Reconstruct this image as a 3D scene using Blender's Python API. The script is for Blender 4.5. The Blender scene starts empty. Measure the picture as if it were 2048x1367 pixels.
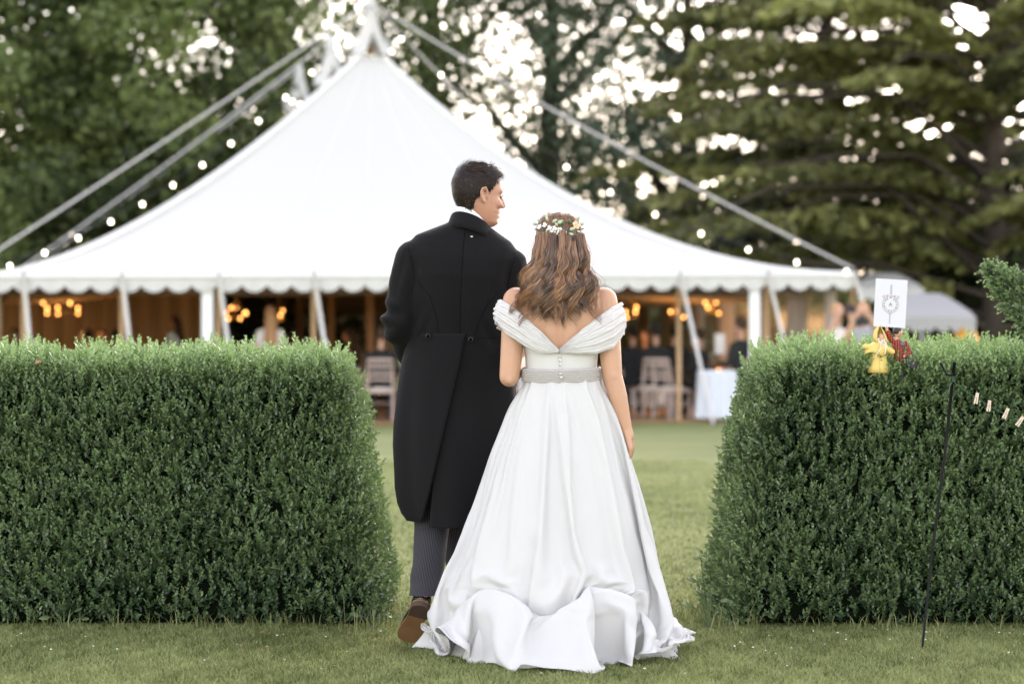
import bpy, bmesh, math, random
import numpy as np
from mathutils import Vector, Matrix
from mathutils.bvhtree import BVHTree

random.seed(7)
RNG = np.random.default_rng(7)
PI = math.pi
SC = bpy.context.scene
COL = SC.collection

# ------------------------------------------------------------------ camera, sky, sun, exposure
CAM_H = 1.15
FPX = 85.0 / 36.0 * 2048.0
HORIZON = 690.0
cam_data = bpy.data.cameras.new("camera")
cam = bpy.data.objects.new("camera", cam_data)
COL.objects.link(cam)
cam.location = (0, 0, CAM_H)
cam.rotation_euler = (PI / 2, 0, 0)
cam_data.lens = 85
cam_data.sensor_width = 36
cam_data.shift_y = (HORIZON - 683.5) / 2048.0
cam_data.clip_start = 0.1
cam_data.clip_end = 2000
cam_data.dof.use_dof = True
cam_data.dof.focus_distance = 9.1
cam_data.dof.aperture_fstop = 2.4
SC.camera = cam

SUN_EL = math.radians(24)
SUN_AZ = math.radians(12)          # ahead of the camera, a little to the right
world = bpy.data.worlds.new("World")
SC.world = world
world.use_nodes = True
wn, wl = world.node_tree.nodes, world.node_tree.links
wn.clear()
sky = wn.new("ShaderNodeTexSky")
sky.sky_type = 'NISHITA'
sky.sun_disc = False
sky.sun_elevation = SUN_EL
sky.sun_rotation = SUN_AZ
sky.air_density = 1.0
sky.dust_density = 0.7
sky.ozone_density = 1.0
hs = wn.new("ShaderNodeHueSaturation")
hs.inputs['Saturation'].default_value = 0.50
bg = wn.new("ShaderNodeBackground")
bg.inputs['Strength'].default_value = 0.15
wo = wn.new("ShaderNodeOutputWorld")
wl.new(sky.outputs[0], hs.inputs['Color'])
wb = wn.new("ShaderNodeMix"); wb.data_type = 'RGBA'; wb.blend_type = 'MULTIPLY'      # the camera's white balance, over the whole sky
wb.inputs['Factor'].default_value = 1.0
wb.inputs['B'].default_value = (1.09, 0.975, 0.905, 1)
wl.new(hs.outputs[0], wb.inputs['A'])
wl.new(wb.outputs['Result'], bg.inputs['Color'])
wl.new(bg.outputs[0], wo.inputs['Surface'])

sun_data = bpy.data.lights.new("sun", 'SUN')
sun_data.energy = 0.5
sun_data.angle = math.radians(40)
sun_data.color = (1.0, 0.86, 0.72)
sun = bpy.data.objects.new("sun", sun_data)
COL.objects.link(sun)
sdir = Vector((math.sin(SUN_AZ) * math.cos(SUN_EL), math.cos(SUN_AZ) * math.cos(SUN_EL), math.sin(SUN_EL)))
sun.rotation_euler = sdir.to_track_quat('Z', 'Y').to_euler()

SC.view_settings.view_transform = 'Standard'
SC.view_settings.look = 'None'
SC.view_settings.exposure = 2.45
SC.view_settings.gamma = 1
SC.view_settings.use_curve_mapping = False
SC.cycles.use_denoising = True
SC.cycles.max_bounces = 8
SC.cycles.transparent_max_bounces = 12
SC.cycles.sample_clamp_indirect = 6.0
SC.cycles.caustics_reflective = False
SC.cycles.caustics_refractive = False

# ------------------------------------------------------------------ helpers
def P(px, py, Y):
    """a pixel of the 2048 px photograph at distance Y -> world point"""
    return Vector(((px - 1024.0) / FPX * Y, Y, CAM_H - (py - HORIZON) / FPX * Y))

def tag(o, label=None, cat=None, group=None, kind=None):
    if label: o['label'] = label
    if cat: o['category'] = cat
    if group: o['group'] = group
    if kind: o['kind'] = kind
    return o

def link(o, parent=None):
    COL.objects.link(o)
    if parent is not None: o.parent = parent
    return o

def empty(name, loc=(0, 0, 0), rz=0.0):
    o = bpy.data.objects.new(name, None)
    o.location = loc
    o.rotation_euler = (0, 0, rz)
    o.empty_display_size = 0.05
    return link(o)

def mesh_obj(name, vf, mat, parent=None, smooth=True, rnd=None):
    V, F = vf
    me = bpy.data.meshes.new(name)
    me.from_pydata([tuple(map(float, v)) for v in V], [], [tuple(f) for f in F])
    finish(me, mat, smooth, rnd)
    return link(bpy.data.objects.new(name, me), parent)

def finish(me, mat, smooth=True, rnd=None):
    if mat is not None: me.materials.append(mat)
    if smooth: me.polygons.foreach_set('use_smooth', np.ones(len(me.polygons), dtype=bool))
    if rnd is not None:
        a = me.attributes.new('rnd', 'FLOAT', 'POINT')
        a.data.foreach_set('value', np.asarray(rnd, dtype=np.float32))
    me.update()

def np_mesh(name, V, F, mat, parent=None, smooth=True, rnd=None):
    """V (n,3) array, F (m,k) array with one k"""
    V = np.asarray(V, dtype=np.float32); F = np.asarray(F, dtype=np.int32)
    me = bpy.data.meshes.new(name)
    me.vertices.add(len(V)); me.vertices.foreach_set('co', V.ravel())
    m, k = F.shape
    me.loops.add(m * k); me.loops.foreach_set('vertex_index', F.ravel())
    me.polygons.add(m); me.polygons.foreach_set('loop_start', np.arange(0, m * k, k, dtype=np.int32))
    try: me.polygons.foreach_set('loop_total', np.full(m, k, dtype=np.int32))
    except Exception: pass
    me.update(calc_edges=True)
    finish(me, mat, smooth, rnd)
    return link(bpy.data.objects.new(name, me), parent)

def join(*parts):
    V, F = [], []
    for v, f in parts:
        n = len(V)
        V += [tuple(p) for p in v]
        F += [tuple(i + n for i in q) for q in f]
    return V, F

def xf(vf, M):
    return [tuple(M @ Vector(v)) for v in vf[0]], vf[1]

def box(cx, cy, cz, sx, sy, sz):
    V = [(cx + a * sx / 2, cy + b * sy / 2, cz + c * sz / 2) for a in (-1, 1) for b in (-1, 1) for c in (-1, 1)]
    F = [(0, 1, 3, 2), (4, 6, 7, 5), (0, 4, 5, 1), (2, 3, 7, 6), (0, 2, 6, 4), (1, 5, 7, 3)]
    return V, F

def frame(t):
    t = Vector(t).normalized()
    up = Vector((0, 0, 1)) if abs(t.z) < 0.95 else Vector((0, 1, 0))
    a = t.cross(up).normalized()
    return a, a.cross(t).normalized()

def tube(pts, rad, n=8, cap=True):
    pts = [Vector(p) for p in pts]
    if not hasattr(rad, '__len__'): rad = [rad] * len(pts)
    V, F = [], []
    prev = None
    for i, p in enumerate(pts):
        t = pts[min(i + 1, len(pts) - 1)] - pts[max(i - 1, 0)]
        if t.length < 1e-9: t = Vector((0, 0, 1))
        t.normalize()
        if prev is None: a, b = frame(t)
        else:
            a = prev - t * prev.dot(t)
            if a.length < 1e-6: a, b = frame(t)
            a.normalize(); b = a.cross(t)
        prev = a
        for k in range(n):
            th = 2 * PI * k / n
            V.append(p + (a * math.cos(th) + b * math.sin(th)) * rad[i])
    for i in range(len(pts) - 1):
        for k in range(n):
            F.append((i * n + k, i * n + (k + 1) % n, (i + 1) * n + (k + 1) % n, (i + 1) * n + k))
    if cap:
        F.append(tuple(range(n))); F.append(tuple((len(pts) - 1) * n + k for k in reversed(range(n))))
    return V, F

def capsule(p0, r0, p1, r1, n=14):
    p0, p1 = Vector(p0), Vector(p1)
    d = (p1 - p0)
    if d.length < 1e-6: d = Vector((0, 0, 1e-4)); p1 = p0 + d
    t = d.normalized()
    pts, rad = [], []
    for k in range(5):
        a = PI / 2 * (k / 4.0)
        pts.append(p0 - t * r0 * math.cos(a)); rad.append(max(r0 * math.sin(a), r0 * 0.02))
    for k in range(5):
        a = PI / 2 * (k / 4.0)
        pts.append(p1 + t * r1 * math.sin(a)); rad.append(max(r1 * math.cos(a), r1 * 0.02))
    return tube(pts, rad, n)

def chain(pts, rads, n=14):
    return join(*[capsule(pts[i], rads[i], pts[i + 1], rads[i + 1], n) for i in range(len(pts) - 1)])

def ellipsoid(c, r, R=None, nu=16, nv=10):
    V, F = [], []
    c = Vector(c)
    for i in range(nv + 1):
        ph = PI * i / nv
        for k in range(nu):
            th = 2 * PI * k / nu
            p = Vector((r[0] * math.sin(ph) * math.cos(th), r[1] * math.sin(ph) * math.sin(th), r[2] * math.cos(ph)))
            if i in (0, nv): p = Vector((p.x + 1e-4 * r[0] * math.cos(th), p.y + 1e-4 * r[1] * math.sin(th), p.z))
            if R is not None: p = R @ p
            V.append(c + p)
    for i in range(nv):
        for k in range(nu):
            F.append((i * nu + k, (i + 1) * nu + k, (i + 1) * nu + (k + 1) % nu, i * nu + (k + 1) % nu))
    F.append(tuple(range(nu))); F.append(tuple(nv * nu + k for k in reversed(range(nu))))
    return V, F

def loft(rings, n=32, ex=1.0):
    """rings: (z, cx, cy, hw, hd_back, hd_front) closed with caps; angle 0 = back (-y)"""
    V, F = [], []
    for (z, cx, cy, hw, db, df) in rings:
        for k in range(n):
            th = 2 * PI * k / n
            s, c = math.sin(th), math.cos(th)
            s = math.copysign(abs(s) ** ex, s); c2 = math.copysign(abs(c) ** ex, c)
            V.append((cx + hw * s, cy - (db if c > 0 else df) * c2, z))
    m = len(rings)
    for i in range(m - 1):
        for k in range(n):
            F.append((i * n + k, i * n + (k + 1) % n, (i + 1) * n + (k + 1) % n, (i + 1) * n + k))
    F.append(tuple(reversed(range(n)))); F.append(tuple((m - 1) * n + k for k in range(n)))
    return V, F

def grid_faces(nr, nc, wrap=False):
    i = np.arange(nr - 1)[:, None]; j = np.arange(nc if wrap else nc - 1)[None, :]
    j2 = (j + 1) % nc
    return np.stack([i * nc + j, i * nc + j2, (i + 1) * nc + j2, (i + 1) * nc + j], -1).reshape(-1, 4)

def remesh(parts, voxel, smooth=4, deform=None):
    """union of closed shapes -> ONE continuous smooth mesh datablock"""
    V, F = join(*parts)
    me = bpy.data.meshes.new("tmp"); me.from_pydata([tuple(v) for v in V], [], F); me.update()
    o = link(bpy.data.objects.new("tmp", me))
    m = o.modifiers.new("r", 'REMESH'); m.mode = 'VOXEL'; m.voxel_size = voxel; m.use_smooth_shade = True
    if smooth:
        s = o.modifiers.new("s", 'SMOOTH'); s.factor = 0.5; s.iterations = smooth
    dg = bpy.context.evaluated_depsgraph_get(); dg.update()
    out = bpy.data.meshes.new_from_object(o.evaluated_get(dg))
    bpy.data.objects.remove(o); bpy.data.meshes.remove(me)
    if deform is not None:
        n = len(out.vertices)
        co = np.empty(n * 3, dtype=np.float32); out.vertices.foreach_get('co', co)
        no = np.empty(n * 3, dtype=np.float32); out.vertices.foreach_get('normal', no)
        co = deform(co.reshape(-1, 3).astype(np.float64), no.reshape(-1, 3).astype(np.float64))
        out.vertices.foreach_set('co', co.astype(np.float32).ravel())
    return out

def data_obj(name, me, mat, parent=None):
    me.name = name
    me.materials.clear()
    finish(me, mat)
    return link(bpy.data.objects.new(name, me), parent)

def bvh_of(o):
    me = o.data
    return BVHTree.FromPolygons([v.co.copy() for v in me.vertices], [tuple(p.vertices) for p in me.polygons])

_K = [(RNG.normal(size=3), RNG.uniform(0, 6.28)) for _ in range(24)]
def wob(p, f, seed=0):
    """cheap smooth noise in about -1..1 for an (n,3) array"""
    s = 0
    for i in range(7):
        k, ph = _K[(i + seed * 3) % 24]
        s = s + np.sin((p @ k) * f * (0.7 + 0.25 * i) + ph + seed)
    return s / 4.0

def sstep(a, b, x):
    t = np.clip((x - a) / (b - a), 0, 1)
    return t * t * (3 - 2 * t)

# ------------------------------------------------------------------ materials
def M(name, col, rough=0.6, var=0.12, scale=30.0, bump=0.0, bscale=200.0, metal=0.0, sheen=0.0, spec=0.5, stretch=None):
    m = bpy.data.materials.new(name); m.use_nodes = True
    n, l = m.node_tree.nodes, m.node_tree.links
    b = n['Principled BSDF']
    b.inputs['Roughness'].default_value = rough
    b.inputs['Metallic'].default_value = metal
    b.inputs['Specular IOR Level'].default_value = spec
    if sheen: b.inputs['Sheen Weight'].default_value = sheen
    tc = n.new('ShaderNodeTexCoord')
    src = tc.outputs['Object']
    if stretch:
        mp = n.new('ShaderNodeMapping'); mp.inputs['Scale'].default_value = stretch
        l.new(src, mp.inputs['Vector']); src = mp.outputs[0]
    nz = n.new('ShaderNodeTexNoise'); nz.inputs['Scale'].default_value = scale; nz.inputs['Detail'].default_value = 5
    l.new(src, nz.inputs['Vector'])
    mx = n.new('ShaderNodeMix'); mx.data_type = 'RGBA'
    mx.inputs['A'].default_value = tuple(max(0, c * (1 - var)) for c in col) + (1,)
    mx.inputs['B'].default_value = tuple(min(1, c * (1 + var)) for c in col) + (1,)
    l.new(nz.outputs[0], mx.inputs['Factor'])
    l.new(mx.outputs['Result'], b.inputs['Base Color'])
    if bump:
        n2 = n.new('ShaderNodeTexNoise'); n2.inputs['Scale'].default_value = bscale; n2.inputs['Detail'].default_value = 3
        l.new(src, n2.inputs['Vector'])
        bp = n.new('ShaderNodeBump'); bp.inputs['Strength'].default_value = bump; bp.inputs['Distance'].default_value = 0.01
        l.new(n2.outputs[0], bp.inputs['Height']); l.new(bp.outputs[0], b.inputs['Normal'])
    return m

def leaf_mat(name, dark, light, rough=0.45, trans=0.3, spec=0.4):
    m = bpy.data.materials.new(name); m.use_nodes = True
    n, l = m.node_tree.nodes, m.node_tree.links
    b = n['Principled BSDF']; out = n['Material Output']
    b.inputs['Roughness'].default_value = rough
    b.inputs['Specular IOR Level'].default_value = spec
    at = n.new('ShaderNodeAttribute'); at.attribute_name = 'rnd'
    mx = n.new('ShaderNodeMix'); mx.data_type = 'RGBA'
    mx.inputs['A'].default_value = dark + (1,); mx.inputs['B'].default_value = light + (1,)
    l.new(at.outputs['Fac'], mx.inputs['Factor'])
    l.new(mx.outputs['Result'], b.inputs['Base Color'])
    tr = n.new('ShaderNodeBsdfTranslucent'); l.new(mx.outputs['Result'], tr.inputs['Color'])
    ms = n.new('ShaderNodeMixShader'); ms.inputs[0].default_value = trans
    l.new(b.outputs[0], ms.inputs[1]); l.new(tr.outputs[0], ms.inputs[2])
    l.new(ms.outputs[0], out.inputs['Surface'])
    return m

def emit_mat(name, col, strength):
    m = bpy.data.materials.new(name); m.use_nodes = True
    n, l = m.node_tree.nodes, m.node_tree.links
    b = n['Principled BSDF']
    b.inputs['Base Color'].default_value = col + (1,)
    b.inputs['Emission Color'].default_value = col + (1,)
    b.inputs['Emission Strength'].default_value = strength
    return m

def fabric_mat(name, col, trans=0.2, transp=0.0, rough=0.7, bump=0.15, bscale=60, sheen=0.2, stretch=None):
    m = M(name, col, rough, 0.02, 20, bump, bscale, sheen=sheen, spec=0.2, stretch=stretch)
    n, l = m.node_tree.nodes, m.node_tree.links
    b = n['Principled BSDF']; out = n['Material Output']
    tr = n.new('ShaderNodeBsdfTranslucent'); tr.inputs['Color'].default_value = col + (1,)
    ms = n.new('ShaderNodeMixShader'); ms.inputs[0].default_value = trans
    l.new(b.outputs[0], ms.inputs[1]); l.new(tr.outputs[0], ms.inputs[2])
    last = ms.outputs[0]
    if transp:
        tp = n.new('ShaderNodeBsdfTransparent')
        m2 = n.new('ShaderNodeMixShader'); m2.inputs[0].default_value = transp
        l.new(last, m2.inputs[1]); l.new(tp.outputs[0], m2.inputs[2]); last = m2.outputs[0]
    l.new(last, out.inputs['Surface'])
    return m
# ------------------------------------------------------------------ ground
def ground_mat():
    m = bpy.data.materials.new("lawn_turf"); m.use_nodes = True
    n, l = m.node_tree.nodes, m.node_tree.links
    b = n['Principled BSDF']; b.inputs['Roughness'].default_value = 0.85; b.inputs['Specular IOR Level'].default_value = 0.2
    tc = n.new('ShaderNodeTexCoord')
    def noise(s, d=4):
        z = n.new('ShaderNodeTexNoise'); z.inputs['Scale'].default_value = s; z.inputs['Detail'].default_value = d
        l.new(tc.outputs['Object'], z.inputs['Vector']); return z
    a, c, f = noise(0.55), noise(5.0), noise(90.0, 6)
    def mix(fac, A, B):
        x = n.new('ShaderNodeMix'); x.data_type = 'RGBA'
        l.new(fac, x.inputs['Factor'])
        for k, v in (('A', A), ('B', B)):
            if isinstance(v, tuple): x.inputs[k].default_value = v + (1,)
            else: l.new(v, x.inputs[k])
        return x.outputs['Result']
    def ramp(fac, lo, hi):
        r = n.new('ShaderNodeMapRange'); r.inputs['From Min'].default_value = lo; r.inputs['From Max'].default_value = hi
        l.new(fac, r.inputs['Value']); return r.outputs[0]
    c1 = mix(ramp(a.outputs[0], .42, .58), (0.150, 0.175, 0.062), (0.235, 0.245, 0.098))
    c2 = mix(ramp(c.outputs[0], .35, .7), c1, (0.195, 0.225, 0.082))
    c3 = mix(ramp(f.outputs[0], .4, .75), c2, (0.120, 0.138, 0.050))
    l.new(c3, b.inputs['Base Color'])
    bp = n.new('ShaderNodeBump'); bp.inputs['Strength'].default_value = 0.6; bp.inputs['Distance'].default_value = 0.02
    l.new(f.outputs[0], bp.inputs['Height']); l.new(bp.outputs[0], b.inputs['Normal'])
    return m
gx = np.concatenate([np.linspace(-400, -20, 8), np.linspace(-16, 16, 40), np.linspace(20, 400, 8)])
gy = np.concatenate([np.linspace(-200, 2, 6), np.linspace(4, 80, 80), np.linspace(90, 700, 10)])
GX, GY = np.meshgrid(gx, gy)
GP = np.stack([GX, GY, np.zeros_like(GX)], -1).reshape(-1, 3)
lawn = np_mesh("lawn", GP, grid_faces(len(gy), len(gx)), ground_mat())
tag(lawn, kind='structure')

# grass: short mown blades where the lens can see them one by one
blade_mat = leaf_mat("grass_blade", (0.090, 0.115, 0.034), (0.370, 0.395, 0.170), 0.55, 0.35, 0.2)
def blades(n, xr, yr, h0, h1, w=0.0022, lean=0.7, fade=1.0):
    x = RNG.uniform(*xr, n); y = yr[0] + (yr[1] - yr[0]) * RNG.uniform(0, 1, n) ** fade
    h = RNG.uniform(h0, h1, n) * (0.75 + 0.5 * (wob(np.stack([x, y, x * 0], -1), 6.0, 2) * .5 + .5))
    az = RNG.uniform(0, 2 * PI, n); ln = RNG.uniform(0.1, lean, n) * h
    fx, fy = np.cos(az) * ln, np.sin(az) * ln
    wa = RNG.uniform(0, 2 * PI, n); wx, wy = np.cos(wa) * w, np.sin(wa) * w
    z0 = np.zeros(n) - 0.002
    V = np.stack([np.stack([x - wx, y - wy, z0], -1), np.stack([x + wx, y + wy, z0], -1),
                  np.stack([x + wx * .8 + fx * .35, y + wy * .8 + fy * .35, h * .6], -1),
                  np.stack([x + fx, y + fy, h], -1),
                  np.stack([x - wx * .8 + fx * .35, y - wy * .8 + fy * .35, h * .6], -1)], 1)
    idx = np.arange(n)[:, None] * 5
    F = np.concatenate([idx + np.array([[0, 1, 2]]), idx + np.array([[0, 2, 4]]), idx + np.array([[4, 2, 3]])], 0)
    base = np.clip(RNG.normal(0.48, 0.27, n) + 0.22 * wob(np.stack([x, y, x * 0], -1), 14.0, 5) + 0.22 * wob(np.stack([x, y, x * 0], -1), 3.0, 1), 0, 1)
    return V.reshape(-1, 3), F, np.repeat(base, 5)
def merge_np(lst):
    Vs, Fs, Rs, o = [], [], [], 0
    for V, F, R in lst:
        Vs.append(V); Fs.append(F + o); Rs.append(R); o += len(V)
    return np.concatenate(Vs), np.concatenate(Fs), np.concatenate(Rs)
V, F, R = merge_np([blades(150000, (-2.1, 2.25), (8.05, 9.95), 0.008, 0.025, 0.0019, 1.3),
                    blades(90000, (-1.3, 1.9), (9.95, 24.0), 0.008, 0.026, 0.003, 1.3, 1.7),
                    blades(320, (-2.3, -0.45), (9.72, 9.92), 0.03, 0.09, 0.002, 0.8),
                    blades(240, (0.80, 2.3), (9.72, 9.92), 0.03, 0.09, 0.002, 0.8),
                    blades(60, (-0.75, -0.35), (9.65, 10.0), 0.06, 0.22, 0.0018, 0.6),
                    blades(120, (0.72, 1.0), (9.7, 10.2), 0.05, 0.16, 0.0018, 0.6)])
tag(np_mesh("grass", V, F, blade_mat, rnd=R), kind='stuff', label='short mown grass blades on the lawn before the hedges', cat='grass')

# fallen petals and daisies in the turf
pet = []
for _ in range(80):
    x, y = random.uniform(-2, 2.1), random.choice([random.uniform(8.3, 9.7), random.uniform(8.6, 9.6)])
    if -0.35 < x < 0.75 and y > 8.55: continue
    r = random.uniform(0.0025, 0.005)
    pet.append(ellipsoid((x, y, random.uniform(0.012, 0.03)), (r, r, r * .5), None, 6, 4))
tag(mesh_obj("daisies", join(*pet), M("daisy_white", (0.75, 0.74, 0.70))), kind='stuff', label='tiny white daisies and petals scattered in the grass', cat='daisies')
drop = []
lm_dead = M("dead_leaf", (0.30, 0.17, 0.08), 0.7, 0.3, 60)
for _ in range(60):
    x, y = random.uniform(-2, 2.1), random.uniform(8.4, 9.85)
    if -0.35 < x < 0.75: continue
    R = Matrix.Rotation(random.uniform(0, 6.3), 3, 'Z') @ Matrix.Rotation(random.uniform(-.5, .5), 3, 'X')
    drop.append(ellipsoid((x, y, 0.022), (0.009, 0.005, 0.0015), R, 6, 4))
tag(mesh_obj("leaf_litter", join(*drop), lm_dead), kind='stuff', label='small brown dead leaves lying in the grass', cat='leaf litter')

# ------------------------------------------------------------------ box hedges
hedge_leaf = leaf_mat("box_leaf", (0.028, 0.060, 0.025), (0.310, 0.430, 0.175), 0.30, 0.22, 0.6)
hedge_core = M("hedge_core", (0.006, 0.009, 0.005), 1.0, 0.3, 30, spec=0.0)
twig_mat = M("twig_bark", (0.09, 0.06, 0.04), 0.9, 0.3, 60)

def sprig_template(seed, pairs=4, leaf=0.025):
    r = np.random.default_rng(seed)
    V, R = [], []
    def lf(base, d, L, w, shade):
        d = d / np.linalg.norm(d)
        s = np.cross(d, [0, 0, 1.0]); s /= (np.linalg.norm(s) + 1e-9)
        nn = np.cross(s, d)
        V.extend([base, base + d * L * .5 + s * w + nn * w * .35, base + d * L, base + d * L * .5 - s * w + nn * w * .35])
        R.extend([shade] * 4)
    for k in range(pairs):
        z = -0.012 + 0.0135 * k
        a = k * PI / 2 + r.uniform(-.3, .3)
        for q in (0, PI):
            el = math.radians(r.uniform(28, 50) + 6 * k)
            d = np.array([math.cos(a + q) * math.cos(el), math.sin(a + q) * math.cos(el), math.sin(el)])
            L = leaf * r.uniform(.8, 1.15) * (1.0 if k < pairs - 1 else .75)
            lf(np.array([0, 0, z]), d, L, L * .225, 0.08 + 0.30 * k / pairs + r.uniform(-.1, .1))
    for q in range(3):
        a = q * 2.1 + r.uniform(0, 1)
        d = np.array([math.cos(a) * .45, math.sin(a) * .45, 1.0])
        lf(np.array([0, 0, -0.012 + 0.0135 * pairs]), d, leaf * .62, leaf * .13, 0.5 + r.uniform(-.1, .15))
    return np.array(V), np.array(R)
TPL = [sprig_template(s) for s in range(8)]
TPL_LONG = [sprig_template(50 + s, 6) for s in range(4)]

def place_sprigs(pos, axis, scale, bright, tpl_set):
    n = len(pos)
    axis = axis / np.linalg.norm(axis, axis=1, keepdims=True)
    ref = RNG.normal(size=(n, 3))
    a = np.cross(axis, ref); a /= np.linalg.norm(a, axis=1, keepdims=True)
    b = np.cross(axis, a)
    which = RNG.integers(0, len(tpl_set), n)
    Vs, Rs = [], []
    for t, (tv, tr) in enumerate(tpl_set):
        m = which == t
        if not m.any(): continue
        R = np.stack([a[m], b[m], axis[m]], 1)
        v = np.einsum('kj,njx->nkx', tv, R) * scale[m][:, None, None] + pos[m][:, None, :]
        Vs.append(v.reshape(-1, 3)); Rs.append((tr[None, :] + bright[m][:, None]).ravel())
    return np.concatenate(Vs), np.clip(np.concatenate(Rs), 0, 1)

def rbox(p, lo, hi, r):
    q = np.minimum(np.maximum(p, lo + r), hi - r)
    n = p - q
    n /= np.linalg.norm(n, axis=1, keepdims=True) + 1e-9
    return q, n

def hedge_surface(p, lo, hi, r, inset, side):
    q, n = rbox(p, lo, hi, r)
    out = q + n * (r - np.broadcast_to(inset, (len(p),)))[:, None]
    lump = 0.020 * wob(out, 7, 1) + 0.012 * wob(out, 19, 3)
    out = out + n * lump[:, None]
    z = out[:, 2]
    h = hi[2]
    end = hi[0] if side > 0 else lo[0]
    close = 1 - np.clip(np.abs(out[:, 0] - end) / 0.7, 0, 1)
    out[:, 0] += side * (h - z) * 0.165 * close
    out[:, 1] -= (h - z) * 0.05 * (1 - 2 * (out[:, 1] - lo[1]) / (hi[1] - lo[1]))
    out[:, 0] -= side * 0.05 * np.clip((z - 0.85) / 0.3, 0, 1) ** 2 * close
    tuck = np.clip((0.14 - z) / 0.14, 0, 1) ** 2 * 0.025
    out[:, 1] += tuck * np.where(out[:, 1] < (lo[1] + hi[1]) / 2, 1, -1)
    return out, n

def hedge(label, x0, x1, y0, y1, h, side, dens):
    lo, hi = np.array([x0, y0, -0.15]), np.array([x1, y1, h])
    r = 0.11
    root = tag(empty("hedge", ((x0 + x1) / 2, (y0 + y1) / 2, 0)), label, 'hedge')
    off = np.array([(x0 + x1) / 2, (y0 + y1) / 2, 0.0])
    def sample(n, ax, val):
        p = RNG.uniform(0, 1, (n, 3)) * (hi - lo) + lo
        p[:, ax] = val
        return p
    A = lambda i, j: (hi[i] - lo[i]) * (hi[j] - lo[j])
    ex = hi[0] if side > 0 else lo[0]
    ox = lo[0] if side > 0 else hi[0]
    pts = np.concatenate([sample(int(A(0, 2) * dens), 1, lo[1]), sample(int(A(0, 1) * dens * .9), 2, hi[2]),
                          sample(int(A(1, 2) * dens * .9), 0, ex), sample(int(A(0, 2) * dens * .3), 1, hi[1]),
                          sample(int(A(1, 2) * dens * .3), 0, ox)])
    s, n = hedge_surface(pts, lo, hi, r, RNG.uniform(0.0, 0.055, len(pts)), side)
    keep = (s[:, 2] > 0.02) & (RNG.uniform(0, 1, len(s)) < 0.35 + 0.65 * np.clip(s[:, 2] / 0.2, 0, 1))
    s, n = s[keep], n[keep]
    k = len(s)
    axis = n * 0.52 + np.array([0, -0.05, 0.72]) + RNG.normal(0, 0.27, (k, 3))
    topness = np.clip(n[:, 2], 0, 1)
    young_and_lit = 0.30 * topness + .16 * np.clip((s[:, 2] - h + .09) / .07, 0, 1) + 0.13 * np.clip(n[:, 0] * side, 0, 1) + 0.06 * np.clip((s[:, 2] - .2) / .9, 0, 1)  # young growth plus light on top and gap end put into leaf colour
    bright = young_and_lit + 0.10 * wob(s, 5, 4) + RNG.normal(0, .05, k)
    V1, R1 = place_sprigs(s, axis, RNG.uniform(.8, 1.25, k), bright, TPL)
    m = (n[:, 2] > 0.45) & (RNG.uniform(0, 1, k) < 0.17)
    m |= (n[:, 0] * side > 0.5) & (RNG.uniform(0, 1, k) < 0.04)
    sl = s[m] + n[m] * RNG.uniform(0.0, 0.03, m.sum())[:, None]
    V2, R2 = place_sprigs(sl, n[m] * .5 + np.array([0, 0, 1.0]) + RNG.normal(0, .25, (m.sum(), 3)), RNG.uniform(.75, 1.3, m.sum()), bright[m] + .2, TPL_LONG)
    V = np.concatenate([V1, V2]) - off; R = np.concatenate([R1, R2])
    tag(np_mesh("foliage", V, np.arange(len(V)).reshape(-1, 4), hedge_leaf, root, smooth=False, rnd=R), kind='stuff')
    # near-black solid added inside the hedge to block light
    me = bpy.data.meshes.new("hedge_light_block"); bm = bmesh.new()
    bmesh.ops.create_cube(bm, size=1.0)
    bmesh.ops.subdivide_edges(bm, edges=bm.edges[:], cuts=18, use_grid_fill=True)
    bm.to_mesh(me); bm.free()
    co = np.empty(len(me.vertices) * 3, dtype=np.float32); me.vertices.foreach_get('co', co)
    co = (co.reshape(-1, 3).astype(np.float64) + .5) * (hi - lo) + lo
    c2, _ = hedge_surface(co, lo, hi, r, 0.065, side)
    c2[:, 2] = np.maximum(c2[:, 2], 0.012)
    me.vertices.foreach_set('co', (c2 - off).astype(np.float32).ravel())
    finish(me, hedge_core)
    link(bpy.data.objects.new("light_block_core", me), root)
    st = []
    for _ in range(26):
        x = random.uniform(x0 + .1, x1 - .1); y = random.uniform(y0 + .08, y0 + .3)
        st.append(tube([(x - off[0], y - off[1], 0), (x - off[0] + random.uniform(-.05, .05), y - off[1] - .02, .14), (x - off[0] + random.uniform(-.1, .1), y - off[1] - .05, .3)], [.008, .006, .004], 5))
    tag(mesh_obj("stems", join(*st), twig_mat, root), kind='stuff')
    return root
HEDGE_H = 1.078
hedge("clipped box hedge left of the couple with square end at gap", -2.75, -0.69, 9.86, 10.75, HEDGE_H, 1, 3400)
hedge("clipped box hedge right of the couple carrying two dolls on top", 1.025, 2.75, 9.86, 10.75, HEDGE_H + .016, -1, 3400)

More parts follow.
